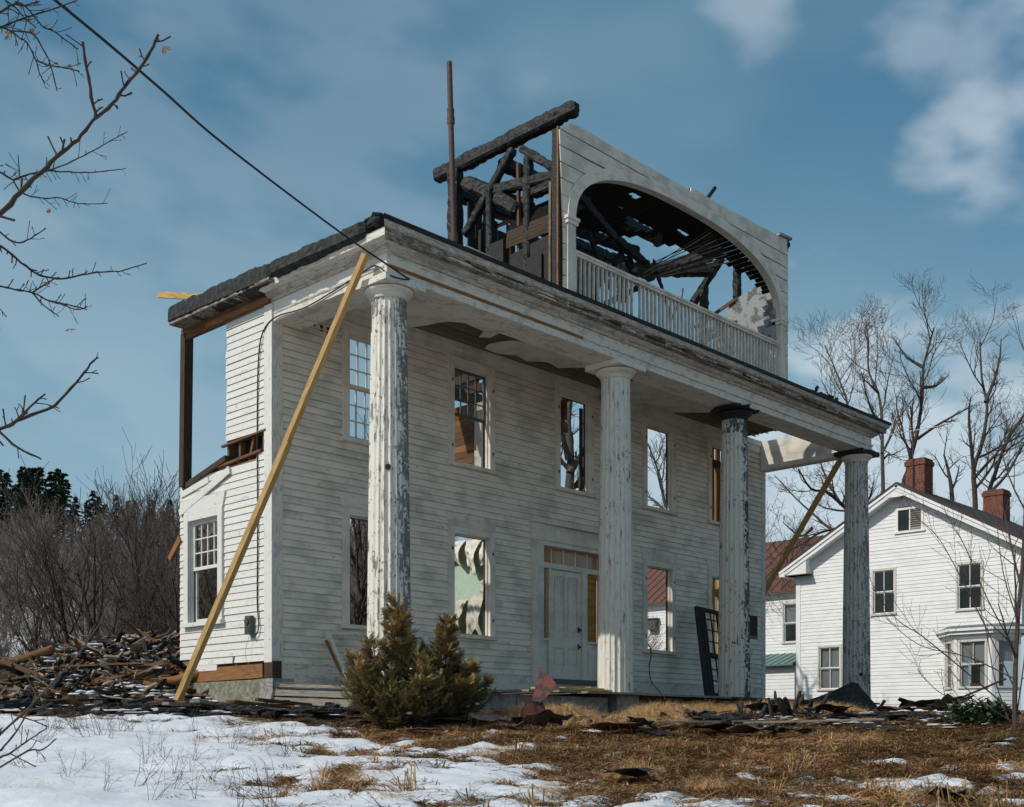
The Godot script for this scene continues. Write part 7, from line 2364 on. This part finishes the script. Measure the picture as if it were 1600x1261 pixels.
func hang(mb: MB, list: Array, r0: float, r1: float, twiggy: float) -> void:
	var p := smooth(v3s(list), 4)
	for i in range(1, p.size() - 1):
		p[i] += Vector3(n_char.get_noise_1d(i * 31.0 + p.size()), n_char.get_noise_1d(i * 47.0), n_char.get_noise_1d(i * 17.0 + 5.0)) * r0 * 0.7
	var rr := evenly(r0, r1, p.size())
	for i in p.size():
		if i % 3 == 0:
			rr[i] *= 1.22    # buds
	mb.tube(p, rr, 6)
	for i in range(1, p.size() - 1):
		if rng.randf() < twiggy:
			var ax := (p[i + 1] - p[i]).normalized()
			var sd := ax.cross(Vector3(rnd(-1, 1), rnd(-1, 1), rnd(-1, 1))).normalized()
			var d := (ax * rnd(0.3, 0.9) + sd).normalized()
			var len := rnd(0.02, 0.09)
			var q := PackedVector3Array([p[i], p[i] + d * len * 0.5, p[i] + d * len + Vector3(0, rnd(-0.01, 0.015), 0)])
			mb.tube(q, PackedFloat32Array([rr[i] * 0.6, rr[i] * 0.45, rr[i] * 0.55]), 4)
			if rng.randf() < 0.5:
				mb.tube(PackedVector3Array([q[1], q[1] + (d + sd.cross(ax)).normalized() * len * 0.5]), PackedFloat32Array([rr[i] * 0.4, rr[i] * 0.4]), 4)

func near_branches() -> void:
	# a roadside tree just outside the picture reaches in from the left
	var t := thing("roadside_tree", "bare branches with buds reaching in from the left edge, close to the viewer", "tree", Vector3(-10.0, -1.6, 7.3))
	var o := Vector3(10.0, 1.6, -7.3)
	var sets := [
		[0.0095, 0.005, 0.4, [[[-9.07, 1.09, 8.48], [-9.02, 1.16, 8.48], [-8.95, 1.26, 8.51], [-8.88, 1.36, 8.55], [-8.81, 1.45, 8.57], [-8.76, 1.51, 8.58], [-8.71, 1.59, 8.59]], [[-8.71, 1.59, 8.59], [-8.66, 1.65, 8.62], [-8.62, 1.72, 8.64], [-8.58, 1.79, 8.66], [-8.53, 1.88, 8.67], [-8.505, 1.95, 8.68]], [[-8.71, 1.59, 8.59], [-8.745, 1.67, 8.62], [-8.78, 1.72, 8.66], [-8.81, 1.79, 8.69]]]],
		[0.0058, 0.002, 0.5, [[[-8.3, 2.19, 6.68], [-8.25, 2.18, 6.66], [-8.18, 2.17, 6.65], [-8.12, 2.21, 6.65], [-8.02, 2.26, 6.68], [-7.93, 2.28, 6.7], [-7.83, 2.3, 6.73], [-7.75, 2.33, 6.74], [-7.63, 2.37, 6.8]], [[-8.18, 2.17, 6.65], [-8.16, 2.11, 6.68], [-8.11, 2.09, 6.7], [-8.03, 2.1, 6.72], [-7.97, 2.12, 6.73], [-7.9, 2.12, 6.73], [-7.84, 2.13, 6.73], [-7.72, 2.16, 6.77]], [[-8.08, 2.23, 6.66], [-8.0, 2.25, 6.8], [-7.93, 2.29, 6.92], [-7.87, 2.34, 6.97], [-7.81, 2.39, 7.01], [-7.75, 2.44, 7.04]], [[-8.15, 2.18, 6.65], [-8.17, 2.22, 6.7], [-8.19, 2.27, 6.73]]]],
		[0.006, 0.0022, 0.55, [[[-8.63, 1.47, 7.49], [-8.58, 1.46, 7.48], [-8.51, 1.41, 7.5], [-8.43, 1.37, 7.52], [-8.35, 1.37, 7.55], [-8.28, 1.4, 7.56], [-8.2, 1.43, 7.59], [-8.13, 1.45, 7.61], [-8.08, 1.47, 7.6], [-7.98, 1.52, 7.65]], [[-8.63, 1.28, 7.49], [-8.59, 1.29, 7.47], [-8.53, 1.29, 7.48], [-8.46, 1.29, 7.5], [-8.39, 1.27, 7.51], [-8.33, 1.27, 7.51], [-8.26, 1.26, 7.52], [-8.21, 1.29, 7.52]], [[-8.46, 1.29, 7.5], [-8.43, 1.32, 7.58], [-8.4, 1.34, 7.64]], [[-8.46, 1.29, 7.5], [-8.47, 1.20, 7.63], [-8.43, 1.14, 7.7]], [[-8.63, 1.53, 7.5], [-8.55, 1.48, 7.53], [-8.49, 1.51, 7.55], [-8.43, 1.57, 7.57]], [[-8.6, 1.29, 7.48], [-8.62, 1.16, 7.5], [-8.61, 1.08, 7.51]], [[-8.39, 1.27, 7.51], [-8.36, 1.24, 7.6], [-8.28, 1.22, 7.66]]]],
		[0.005, 0.0022, 0.55, [[[-8.88, 2.11, 8.09], [-8.85, 2.13, 8.09], [-8.81, 2.17, 8.11], [-8.77, 2.18, 8.12], [-8.72, 2.21, 8.14]], [[-8.85, 2.16, 8.13], [-8.81, 2.15, 8.13], [-8.78, 2.12, 8.14], [-8.74, 2.09, 8.16]], [[-8.82, 2.16, 8.15], [-8.78, 2.16, 8.15], [-8.72, 2.1, 8.17], [-8.68, 2.1, 8.17], [-8.63, 2.08, 8.18], [-8.58, 2.06, 8.19]], [[-8.86, 2.06, 8.11], [-8.83, 2.07, 8.1], [-8.78, 2.05, 8.11], [-8.75, 2.05, 8.1], [-8.71, 2.0, 8.09], [-8.69, 1.96, 8.08], [-8.66, 1.94, 8.06]], [[-8.83, 2.05, 8.13], [-8.78, 2.06, 8.15], [-8.74, 2.06, 8.15], [-8.7, 2.01, 8.15], [-8.67, 1.97, 8.14], [-8.64, 1.89, 8.13]], [[-8.71, 2.0, 8.09], [-8.70, 1.94, 8.2], [-8.67, 1.92, 8.26], [-8.62, 1.92, 8.28]], [[-8.86, 2.06, 8.11], [-8.81, 2.1, 8.11], [-8.74, 2.15, 8.13], [-8.65, 2.21, 8.16], [-8.58, 2.26, 8.18]]]],
		[0.006, 0.0024, 0.35, [[[-9.32, 0.22, 9.08], [-9.27, 0.24, 9.09], [-9.21, 0.28, 9.11], [-9.13, 0.33, 9.15], [-9.07, 0.41, 9.17], [-9.02, 0.48, 9.17], [-8.99, 0.51, 9.16]], [[-9.25, 0.25, 9.1], [-9.22, 0.3, 9.18], [-9.19, 0.34, 9.22]], [[-9.28, 0.235, 9.09], [-9.24, 0.18, 9.14], [-9.18, 0.15, 9.17]]]]]
	for s in sets:
		var mb := MB.new()
		for k in s[3].size():
			hang(mb, s[3][k], s[0] if k == 0 else float(s[0]) * 0.7, s[1], s[2])
		for i in mb.v.size():
			mb.v[i] += o
		put("branch", mb, M["dark_bark"], t)
	# limbs that carry them, and the trunk, beyond the frame
	var tr := MB.new()
	tr.tube(smooth(PackedVector3Array([Vector3(0, -0.6, 0), Vector3(0.05, 1.2, 0.1), Vector3(0.0, 2.6, 0.1), Vector3(0.1, 4.6, 0)]), 4), evenly(0.10, 0.05, 13), 8)
	for q in [[Vector3(0.02, 1.6, 0.1), Vector3(-9.07, 1.09, 8.48)], [Vector3(0.0, 3.2, 0.1), Vector3(-8.3, 2.19, 6.68)], [Vector3(0.0, 2.5, 0.1), Vector3(-8.63, 1.47, 7.49)], [Vector3(0.0, 2.5, 0.1), Vector3(-8.63, 1.28, 7.49)], [Vector3(0.0, 3.0, 0.1), Vector3(-8.88, 2.11, 8.09)], [Vector3(0.0, 3.0, 0.1), Vector3(-8.86, 2.06, 8.11)], [Vector3(0.02, 1.2, 0.1), Vector3(-9.32, 0.22, 9.08)]]:
		var e: Vector3 = q[1] + o
		tr.tube(smooth(PackedVector3Array([q[0], (q[0] as Vector3).lerp(e, 0.5) + Vector3(0, 0.05, 0), e]), 4), evenly(0.03, 0.006, 9), 5)
	put("trunk", tr, M["dark_bark"], t)
	var leaf := MB.new()
	for q in [[-8.83, 2.045, 8.11], [-8.765, 2.07, 8.15], [-8.61, 1.98, 8.18], [-8.03, 2.04, 6.74], [-8.38, 1.10, 7.70], [-8.505, 1.89, 8.72]]:
		var p := Vector3(q[0], q[1], q[2]) + o
		for k in 4:
			var d := Vector3(rnd(-1, 1), rnd(-1.4, 0.3), rnd(-1, 1)).normalized() * rnd(0.016, 0.034)
			leaf.tri(p, p + d + Vector3(0, 0, 0.009), p + d * 0.5 + d.cross(Vector3.UP).normalized() * 0.010)
			leaf.tri(p, p + d * 0.6 - d.cross(Vector3.UP).normalized() * 0.009, p + d)
	put("dry_leaf", leaf, M["dry_leaf"], t)
	# the stalks of a roadside bush at the lower left
	var bush := MB.new()
	var bo := Vector3(-9.3, -1.25, 9.0)
	for s in [[[-9.47, -0.73, 9.5], [-9.43, -0.7, 9.46], [-9.35, -0.63, 9.45], [-9.28, -0.56, 9.44], [-9.21, -0.49, 9.43], [-9.15, -0.43, 9.4], [-9.09, -0.35, 9.38], [-9.04, -0.29, 9.34]], [[-9.47, -0.76, 9.5], [-9.43, -0.74, 9.47], [-9.38, -0.69, 9.45], [-9.32, -0.59, 9.44], [-9.3, -0.55, 9.39]], [[-9.47, -0.78, 9.51], [-9.42, -0.75, 9.5], [-9.36, -0.71, 9.5], [-9.31, -0.68, 9.49]], [[-9.42, -0.76, 9.55], [-9.36, -0.74, 9.57], [-9.32, -0.71, 9.57]]]:
		hang(bush, [[-9.72, -1.3, 9.4], [-9.62, -0.95, 9.45]] + s, 0.0042, 0.0016, 0.3)
	for i in bush.v.size():
		bush.v[i] -= bo
	var b := put("roadside_bush", bush, M["twig_bark"])
	b.position = bo
	tag(b, "bare blurred stalks of a bush at the lower left edge, close to the viewer", "bush")


# ---------------------------------------------------------------- the neighbour's house
func at_face(p0: Vector2, p1: Vector2) -> Transform3D:
	# a wall plane from p0 to p1 (x, z); local x runs along it, z stands out
	var d := (p1 - p0).normalized()
	var x := Vector3(d.x, 0, d.y)
	return Transform3D(Basis(x, Vector3.UP, x.cross(Vector3.UP)), Vector3(p0.x, 0, p0.y))

func moved(mb: MB, t: Transform3D) -> MB:
	for i in mb.v.size():
		mb.v[i] = t * mb.v[i]
		mb.n[i] = (t.basis * mb.n[i]).normalized()
	return mb

func siding(mb: MB, t: Transform3D, x0: float, x1: float, y0: float, y1: float, e: float, holes: Array, gable := []) -> void:
	var y := y0
	while y < y1 - 0.02:
		var a := x0
		var b := x1
		if gable and y > gable[1]:
			a = maxf(a, gable[0] - (gable[2] - y - e) / gable[3])
			b = minf(b, gable[0] + (gable[2] - y - e) / gable[3])
			if b - a < 0.2:
				break
		var cuts := [[a, a], [b, b]]
		for hh in holes:
			if y + e > hh[2] and y < hh[3]:
				cuts.append([hh[0], hh[1]])
		cuts.sort_custom(func(p: Array, q: Array) -> bool: return p[0] < q[0])
		for i in cuts.size() - 1:
			if cuts[i + 1][0] - cuts[i][1] > 0.02:
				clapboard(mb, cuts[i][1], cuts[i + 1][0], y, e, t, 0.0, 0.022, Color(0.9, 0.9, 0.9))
		y += e

func house_window(parent: Node, t: Transform3D, hh: Array, split := true, shade := 0.0, called := "window", label := "") -> Node3D:
	var w := section(called, parent)
	if label:
		w.set_meta("label", label)
	var f := MB.new()
	var x0: float = hh[0]
	var x1: float = hh[1]
	var y0: float = hh[2]
	var y1: float = hh[3]
	f.bx(x0 - 0.07, x0, y0, y1 + 0.09, 0.0, 0.045); f.bx(x1, x1 + 0.07, y0, y1 + 0.09, 0.0, 0.045); f.bx(x0, x1, y1, y1 + 0.088, 0.0, 0.044); f.bx(x0 - 0.1, x1 + 0.1, y0 - 0.06, y0, -0.05, 0.075)
	put("frame", moved(f, t), M["old_cream_paint"], w)
	f = MB.new()
	var m := (y0 + y1) * 0.5
	for k in 2:
		var a := [y0, m][k] as float
		var b := [m, y1][k] as float
		var z := -0.05 + 0.03 * k
		f.bx(x0, x0 + 0.04, a, b, z, z + 0.028); f.bx(x1 - 0.04, x1, a, b, z, z + 0.028); f.bx(x0 + 0.04, x1 - 0.04, a, a + 0.04, z, z + 0.027); f.bx(x0 + 0.04, x1 - 0.04, b - 0.035, b, z, z + 0.027)
		if split:
			f.bx((x0 + x1) * 0.5 - 0.012, (x0 + x1) * 0.5 + 0.012, a + 0.04, b - 0.035, z + 0.003, z + 0.024)
	put("sash", moved(f, t), M["clean_white_paint"], w)
	f = MB.new()
	f.face(Vector3(x0, y0, -0.035), Vector3(x1, y0, -0.035), Vector3(x1, m, -0.035), Vector3(x0, m, -0.035))
	f.face(Vector3(x0, m, -0.008), Vector3(x1, m, -0.008), Vector3(x1, y1, -0.008), Vector3(x0, y1, -0.008))
	put("pane", moved(f, t), M["darkened_glass"], w)
	f = MB.new()
	f.bx(x0 - 0.45, x1 + 0.45, y0 - 0.8, y1 + 0.3, -2.75, -2.70)
	f.bx(x0 - 0.45, x0 - 0.40, y0 - 0.8, y1 + 0.3, -2.70, -0.21); f.bx(x1 + 0.40, x1 + 0.45, y0 - 0.8, y1 + 0.3, -2.70, -0.21); f.bx(x0 - 0.40, x1 + 0.40, y0 - 0.8, y0 - 0.75, -2.70, -0.21); f.bx(x0 - 0.40, x1 + 0.40, y1 + 0.25, y1 + 0.3, -2.70, -0.21)
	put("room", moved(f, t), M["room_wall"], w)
	if shade > 0.0:
		f = MB.new()
		f.surf(16, 2, func(a: float, b: float) -> Vector3: return Vector3(lerpf(x0 + 0.02, x1 - 0.02, a), lerpf(y1 - (y1 - y0) * shade, y1 - 0.02, b), -0.10 + 0.012 * sin(a * 40.0)))
		put("curtain", moved(f, t), M["curtain"], w)
	return w

func neighbour() -> void:
	var N := thing("white_house", "intact white clapboard house with two brick chimneys right of the burnt one", "house")
	var white: Material = M["clean_white_paint"]
	var T := at_face(Vector2(30.25, 0.0), Vector2(30.25, 1.0))     # local x is world z
	var holes := [[-7.91, -7.08, 3.74, 5.33], [-4.71, -3.87, 3.68, 5.26], [-10.13, -9.27, 1.01, 2.6], [-6.93, -6.05, 6.73, 7.47], [-5.2, -2.5, -0.1, 2.95]]
	var sl := MB.new()
	wall_slab(sl, -11.1, -2.5, -0.3, 5.55, -0.2, -0.003, [holes[0], holes[1], holes[2], holes[4]])
	sl.poly(PackedVector2Array([Vector2(-11.1, 5.552), Vector2(-2.5, 5.552), Vector2(-6.8, 8.0)]), Transform3D(Basis(), Vector3(0, 0, -1.75)), 0.05)
	sl.bx(-8.4, -7.05, 5.56, 6.9, -0.2, -0.01); sl.bx(-6.95, -6.03, 5.56, 6.72, -0.2, -0.012); sl.bx(-6.0, -5.2, 5.56, 6.9, -0.2, -0.011)
	put("wall_core", moved(sl, T), white, N)
	var si := MB.new()
	siding(si, T, -10.95, -2.5, 0.12, 8.0, 0.136, [holes[0], holes[1], holes[2], holes[3], holes[4]], [-6.8, 5.45, 8.05, 0.563])
	put("gable_siding", si, white, N).set_meta("kind", "stuff")
	var cb := MB.new()
	cb.bx(-11.1, -10.95, -0.1, 5.5, -0.01, 0.035)
	cb.bx(-11.14, -11.1, -0.1, 5.5, -0.3, 0.034)
	put("corner_board", moved(cb, T), white, N)
	var fd := MB.new()
	fd.bx(-11.1, -2.5, -0.6, 0.10, -0.2, 0.01)
	put("foundation", moved(fd, T), M["stone"], N)
	house_window(N, T, holes[0], true, 0.0, "window", "upper window left of the gable's middle")
	house_window(N, T, holes[1], true, 0.0)
	house_window(N, T, holes[2], true, 0.97, "window", "lower window with a pale curtain")
	# attic window: half glass, half louvers
	var w := section("attic_window", N)
	var f := MB.new()
	f.bx(-7.02, -6.93, 6.70, 7.55, 0.0, 0.05); f.bx(-6.05, -5.96, 6.70, 7.55, 0.0, 0.05); f.bx(-6.93, -6.05, 7.47, 7.55, 0.0, 0.049); f.bx(-7.08, -5.90, 6.62, 6.70, -0.02, 0.08); f.bx(-6.51, -6.47, 6.73, 7.47, -0.02, 0.03)
	f.poly(PackedVector2Array([Vector2(-6.93, 7.62), Vector2(-6.05, 7.62), Vector2(-6.49, 7.80)]), Transform3D(Basis(), Vector3(0, 0, 0.02)), 0.02)
	put("frame", moved(f, T), white, w)
	f = MB.new()
	f.bx(-7.3, -5.7, 6.4, 7.6, -1.6, -1.55); f.bx(-7.3, -7.25, 6.4, 7.6, -1.55, -0.04); f.bx(-5.75, -5.7, 6.4, 7.6, -1.55, -0.04); f.bx(-7.25, -5.75, 6.4, 6.45, -1.55, -0.04)
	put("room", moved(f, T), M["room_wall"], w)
	f = MB.new()
	f.face(Vector3(-6.93, 6.73, -0.01), Vector3(-6.51, 6.73, -0.01), Vector3(-6.51, 7.47, -0.01), Vector3(-6.93, 7.47, -0.01))
	put("pane", moved(f, T), M["darkened_glass"], w)
	for k in 9:
		f = MB.new()
		f.bar(Vector3(-6.47, 6.77 + k * 0.08, 0.0), Vector3(-6.05, 6.77 + k * 0.08, 0.0), 0.07, 0.012, Vector3(0, 1, -0.7))
		put("louver", moved(f, T), M["old_cream_paint"], w)
	# roof: two slopes with a white rake in front and eaves below
	var R := section("roof", N)
	for sd: float in [-1.0, 1.0]:
		var mb := MB.new()
		var d := Vector3(0, -0.563, sd).normalized()
		var up := Vector3(0, 1, sd * 0.563).normalized()
		var len := 5.62
		var c := Vector3(34.65, 8.40, -6.8) + d * len * 0.5
		mb.boxt(Transform3D(Basis(Vector3.RIGHT, up, Vector3.RIGHT.cross(up)), c), Vector3(9.7, 0.10, len))
		put("slope", mb, M["shingles"], R)
		mb = MB.new()
		mb.boxt(Transform3D(Basis(Vector3.RIGHT, up, Vector3.RIGHT.cross(up)), c - up * 0.17 + Vector3(-4.80, 0, 0)), Vector3(0.06, 0.23, len - 0.02))
		mb.boxt(Transform3D(Basis(Vector3.RIGHT, up, Vector3.RIGHT.cross(up)), c - up * 0.10 + Vector3(-4.83, 0, 0)), Vector3(0.08, 0.09, len - 0.01))
		mb.boxt(Transform3D(Basis(Vector3.RIGHT, up, Vector3.RIGHT.cross(up)), c - up * 0.26 + Vector3(-4.58, 0, 0)), Vector3(0.42, 0.03, len - 0.1))
		mb.boxt(Transform3D(Basis(Vector3.RIGHT, up, Vector3.RIGHT.cross(up)), c - up * 0.40 + Vector3(-4.385, 0, 0)), Vector3(0.05, 0.26, len - 0.5))
		put("rake_board", mb, white, R)
		mb = MB.new()
		var ze := -6.8 + sd * 4.72
		mb.bx(29.80, 39.4, 5.42, 5.62, ze - 0.12, ze + 0.12)
		put("eave", mb, white, R)
		if sd < 0:
			mb = MB.new()
			mb.poly(PackedVector2Array([Vector2(-11.62, 5.44), Vector2(-10.5, 5.44), Vector2(-10.5, 6.02)]), moved_t(T, 0.40), -0.38)
			put("cornice_return", mb, white, R)
			mb = MB.new()
			mb.boxt(Transform3D(Basis(), Vector3(30.05, 5.455, -11.0)), Vector3(0.45, 0.03, 1.2))
			put("return_soffit", mb, M["old_brown_wood"], R)
	var pk := MB.new()
	pk.poly(PackedVector2Array([Vector2(-7.3, 7.93), Vector2(-6.8, 7.90), Vector2(-6.3, 7.93), Vector2(-6.8, 8.29)]), moved_t(T, 0.36), 0.08)
	put("rake_peak", pk, white, R)
	for c in [[31.15, -6.55, 7.4, 9.42, 0.36], [38.4, -6.55, 7.3, 9.35, 0.40]]:
		var ch := section("chimney", N)
		var mb := MB.new()
		mb.bx(c[0] - c[4], c[0] + c[4], c[2], c[3] - 0.24, c[1] - c[4], c[1] + c[4])
		put("stack", mb, M["brick"], ch)
		mb = MB.new()
		mb.bx(c[0] - c[4] - 0.04, c[0] + c[4] + 0.04, c[3] - 0.24, c[3] - 0.08, c[1] - c[4] - 0.04, c[1] + c[4] + 0.04)
		mb.bx(c[0] - c[4], c[0] + c[4], c[3] - 0.08, c[3], c[1] - c[4], c[1] + c[4])
		put("cap_courses", mb, M["brick"], ch)
		mb = MB.new()
		mb.bx(c[0] - 0.2, c[0] + 0.2, c[3], c[3] + 0.02, c[1] - 0.2, c[1] + 0.2)
		put("flue", mb, M["tar_paper"], ch)
	var an := section("antenna", N)
	var am := MB.new()
	am.tube(PackedVector3Array([Vector3(30.72, 8.2, -6.6), Vector3(30.72, 10.55, -6.6)]), PackedFloat32Array([0.025, 0.022]), 6)
	put("mast", am, M["pipe_rust"], an)
	am = MB.new()
	am.tube(PackedVector3Array([Vector3(30.72, 10.45, -7.6), Vector3(30.72, 10.42, -5.6)]), PackedFloat32Array([0.014, 0.014]), 5)
	for k in 6:
		am.tube(PackedVector3Array([Vector3(30.3, 10.45, -7.5 + k * 0.35), Vector3(31.1, 10.45, -7.5 + k * 0.35)]), PackedFloat32Array([0.006, 0.006]), 4)
	put("boom", am, M["old_cream_paint"], an)
	# bay window
	var B := section("bay_window", N)
	var plan := [Vector2(30.25, -5.2), Vector2(29.5, -4.52), Vector2(29.5, -3.22), Vector2(30.25, -2.54)]
	for k in 3:
		var t := at_face(plan[k], plan[k + 1])
		var wd: float = plan[k].distance_to(plan[k + 1])
		var hh := [0.22, wd - 0.22, 0.93, 2.47]
		var mb := MB.new()
		wall_slab(mb, 0.0, wd, -0.3, 2.62, -0.12, 0.0, [hh])
		mb.bx(0.0, 0.10, -0.05, 2.60, 0.0, 0.03); mb.bx(wd - 0.10, wd, -0.05, 2.60, 0.0, 0.03)
		put("bay_wall", moved(mb, t), white, B)
		mb = MB.new()
		siding(mb, t, 0.10, wd - 0.10, 0.05, 0.80, 0.136, [])
		put("bay_siding", mb, white, B).set_meta("kind", "stuff")
		mb = MB.new()
		var x0: float = hh[0]
		var x1: float = hh[1]
		mb.bx(x0 - 0.06, x0, 0.93, 2.53, 0.0, 0.045); mb.bx(x1, x1 + 0.06, 0.93, 2.53, 0.0, 0.045); mb.bx(x0, x1, 2.47, 2.53, 0.0, 0.044); mb.bx(x0 - 0.09, x1 + 0.09, 0.86, 0.93, -0.05, 0.07)
		mb.bx(x0, x1, 1.68, 1.73, -0.05, -0.01); mb.bx(x0, x0 + 0.035, 0.93, 2.47, -0.05, -0.012); mb.bx(x1 - 0.035, x1, 0.93, 2.47, -0.05, -0.012)
		if k == 1:
			mb.bx((x0 + x1) * 0.5 - 0.012, (x0 + x1) * 0.5 + 0.012, 1.73, 2.47, -0.05, -0.015)
		put("bay_frame", moved(mb, t), M["old_cream_paint"], B)
		mb = MB.new()
		mb.face(Vector3(x0, 0.93, -0.03), Vector3(x1, 0.93, -0.03), Vector3(x1, 2.47, -0.03), Vector3(x0, 2.47, -0.03))
		put("pane", moved(mb, t), M["darkened_glass"], B)
		mb = MB.new()
		mb.bx(x0 - 0.05, x1 + 0.05, 0.55, 0.6, -1.4, -0.125); mb.bx(x0 - 0.05, x1 + 0.05, 0.6, 2.6, -1.45, -1.4)
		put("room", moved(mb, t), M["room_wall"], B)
		mb = MB.new()
		mb.surf(14, 2, func(a: float, b: float) -> Vector3: return Vector3(lerpf(x0, x1, a), lerpf(1.78, 2.46, b), -0.09 + 0.01 * sin(a * 40.0)))
		if k == 1:
			for q in [[0.0, 0.28], [0.74, 1.0]]:
				mb.surf(6, 2, func(a: float, b: float) -> Vector3: return Vector3(lerpf(x0, x1, lerpf(q[0], q[1], a)), lerpf(0.95, 1.66, b), -0.10 + 0.015 * sin(a * 20.0)))
		put("curtain", moved(mb, t), M["curtain"], B)
		if k == 1:
			mb = MB.new()
			for q in 3:
				mb.bx(x0 + 0.28 + q * 0.12, x0 + 0.37 + q * 0.12, 0.95, 1.04, -0.2, -0.12)
			put("flower_pot", moved(mb, t), M["orange_wood"], B)
			var lv := MB.new()
			for q in 70:
				var p := Vector3(rnd(x0 + 0.28, x1 - 0.26), rnd(1.05, 1.5), rnd(-0.2, -0.1))
				lv.tri(p, p + Vector3(rnd(-0.06, 0.06), rnd(-0.05, 0.05), 0.01), p + Vector3(rnd(-0.05, 0.05), rnd(0.02, 0.07), 0))
			put("house_plant", moved(lv, t), M["broad_leaves"], B)
		# cornice above each side
		mb = MB.new()
		mb.bx(-0.04, wd + 0.04, 2.602, 2.72, -0.1, 0.07); mb.bx(-0.12, wd + 0.12, 2.722, 2.84, -0.1, 0.20 - 0.003 * k); mb.bx(-0.16, wd + 0.16, 2.842, 2.93, -0.1, 0.28 - 0.003 * k)
		put("bay_cornice", moved(mb, t), white, B)
	var rf := MB.new()
	var e := [Vector3(30.25, 2.93, -5.55), Vector3(29.24, 2.935, -4.65), Vector3(29.24, 2.935, -3.08), Vector3(30.25, 2.93, -2.2)]
	var apex := [Vector3(30.24, 3.12, -5.0), Vector3(30.24, 3.12, -2.7)]
	rf.tri(e[0], e[1], apex[0]); rf.quad(e[1], e[2], apex[1], apex[0], Vector2(0, 0), Vector2(1, 0), Vector2(1, 1), Vector2(0, 1)); rf.tri(e[2], e[3], apex[1])
	put("bay_roof", rf, M["grey_box"], B)
	# the wing behind, under a rusty metal roof
	var W := section("wing", N)
	var TW := at_face(Vector2(33.0, 0.0), Vector2(33.0, 1.0))
	var wh := [-13.32, -12.5, 3.14, 4.72]
	var mb := MB.new()
	wall_slab(mb, -26.0, -11.1, -0.3, 5.25, -0.2, -0.003, [wh])
	mb.bx(-26.0, -11.1, -0.3, 5.25, -5.6, -5.4)
	put("wing_wall", moved(mb, TW), white, W)
	mb = MB.new()
	siding(mb, TW, -26.0, -11.1, 0.1, 5.0, 0.136, [wh])
	put("wing_siding", mb, white, W).set_meta("kind", "stuff")
	mb = MB.new()
	mb.bx(-26.1, -11.1, 4.98, 5.26, 0.0, 0.06); mb.bx(-26.2, -11.1, 5.2, 5.28, 0.06, 0.30)
	put("wing_eave", moved(mb, TW), white, W)
	mb = MB.new()
	mb.hexa([Vector3(32.65, 5.22, -26.3), Vector3(37.0, 8.1, -26.3), Vector3(37.0, 8.1, -11.15), Vector3(32.65, 5.22, -11.15), Vector3(32.65, 5.30, -26.3), Vector3(37.0, 8.18, -26.3), Vector3(37.0, 8.18, -11.15), Vector3(32.65, 5.30, -11.15)])
	put("rusty_roof", mb, M["rusty_roofing"], W, "rust red metal roof of the wing")
	for k in 32:
		mb = MB.new()
		var z := -26.1 + k * 0.475
		mb.bar(Vector3(32.65, 5.315, z), Vector3(37.0, 8.195, z), 0.025, 0.04)
		put("roof_seam", mb, M["rusty_roofing"], W)
	house_window(W, TW, wh, false, 0.5, "wing_window")
	mb = MB.new()
	mb.bx(-20.35, -19.85, 4.07, 4.55, 0.01, 0.28); mb.bx(-20.42, -19.78, 4.55, 4.60, 0.01, 0.34)
	put("vent_box", moved(mb, TW), M["grey_box"], W)
	# small entry with a green metal roof
	mb = MB.new()
	mb.bx(31.6, 32.98, -0.3, 2.05, -13.9, -12.0)
	put("entry_wall", mb, white, W)
	mb = MB.new()
	siding(mb, at_face(Vector2(31.6, 0), Vector2(31.6, 1)), -13.9, -12.0, 0.05, 2.0, 0.136, [])
	put("entry_siding", mb, white, W).set_meta("kind", "stuff")
	mb = MB.new()
	mb.hexa([Vector3(31.25, 2.06, -14.3), Vector3(33.0, 2.62, -14.3), Vector3(33.0, 2.62, -11.9), Vector3(31.25, 2.06, -11.9), Vector3(31.25, 2.12, -14.3), Vector3(33.0, 2.68, -14.3), Vector3(33.0, 2.68, -11.9), Vector3(31.25, 2.12, -11.9)])
	for k in 8:
		mb.bar(Vector3(31.25, 2.13, -14.25 + k * 0.33), Vector3(33.0, 2.69, -14.25 + k * 0.33), 0.03, 0.03)
	put("green_roof", mb, M["green_metal"], W, "green ribbed metal roof of the small entry")
	mb = MB.new()
	mb.bx(31.5, 31.7, -0.3, 2.0, -14.4, -14.2)
	mb.bx(31.4, 32.9, 2.0, 2.3, -14.45, -14.18)
	put("entry_post", mb, M["old_cream_paint"], W)

func moved_t(t: Transform3D, z: float) -> Transform3D:
	return t * Transform3D(Basis(), Vector3(0, 0, z))


func _ready() -> void:
	rng.seed = 20240
	n_ground = noise(201, 0.35, 3)
	n_fine = noise(203, 1.6, 3)
	n_streak = noise(204, 0.55, 3)
	n_char = noise(205, 0.9, 2)
	n_cell = noise(206, 10.0, 1, FastNoiseLite.TYPE_CELLULAR)
	n_cell.cellular_return_type = FastNoiseLite.RETURN_DISTANCE2_SUB
	lighting()
	make_materials()
	ground()
	burnt_house()
	neighbour()
	props_and_cables()
	debris()
	debris_heap()
	thicket()
	trees_right()
	evergreen_shrubs()
	near_branches()
	grass()
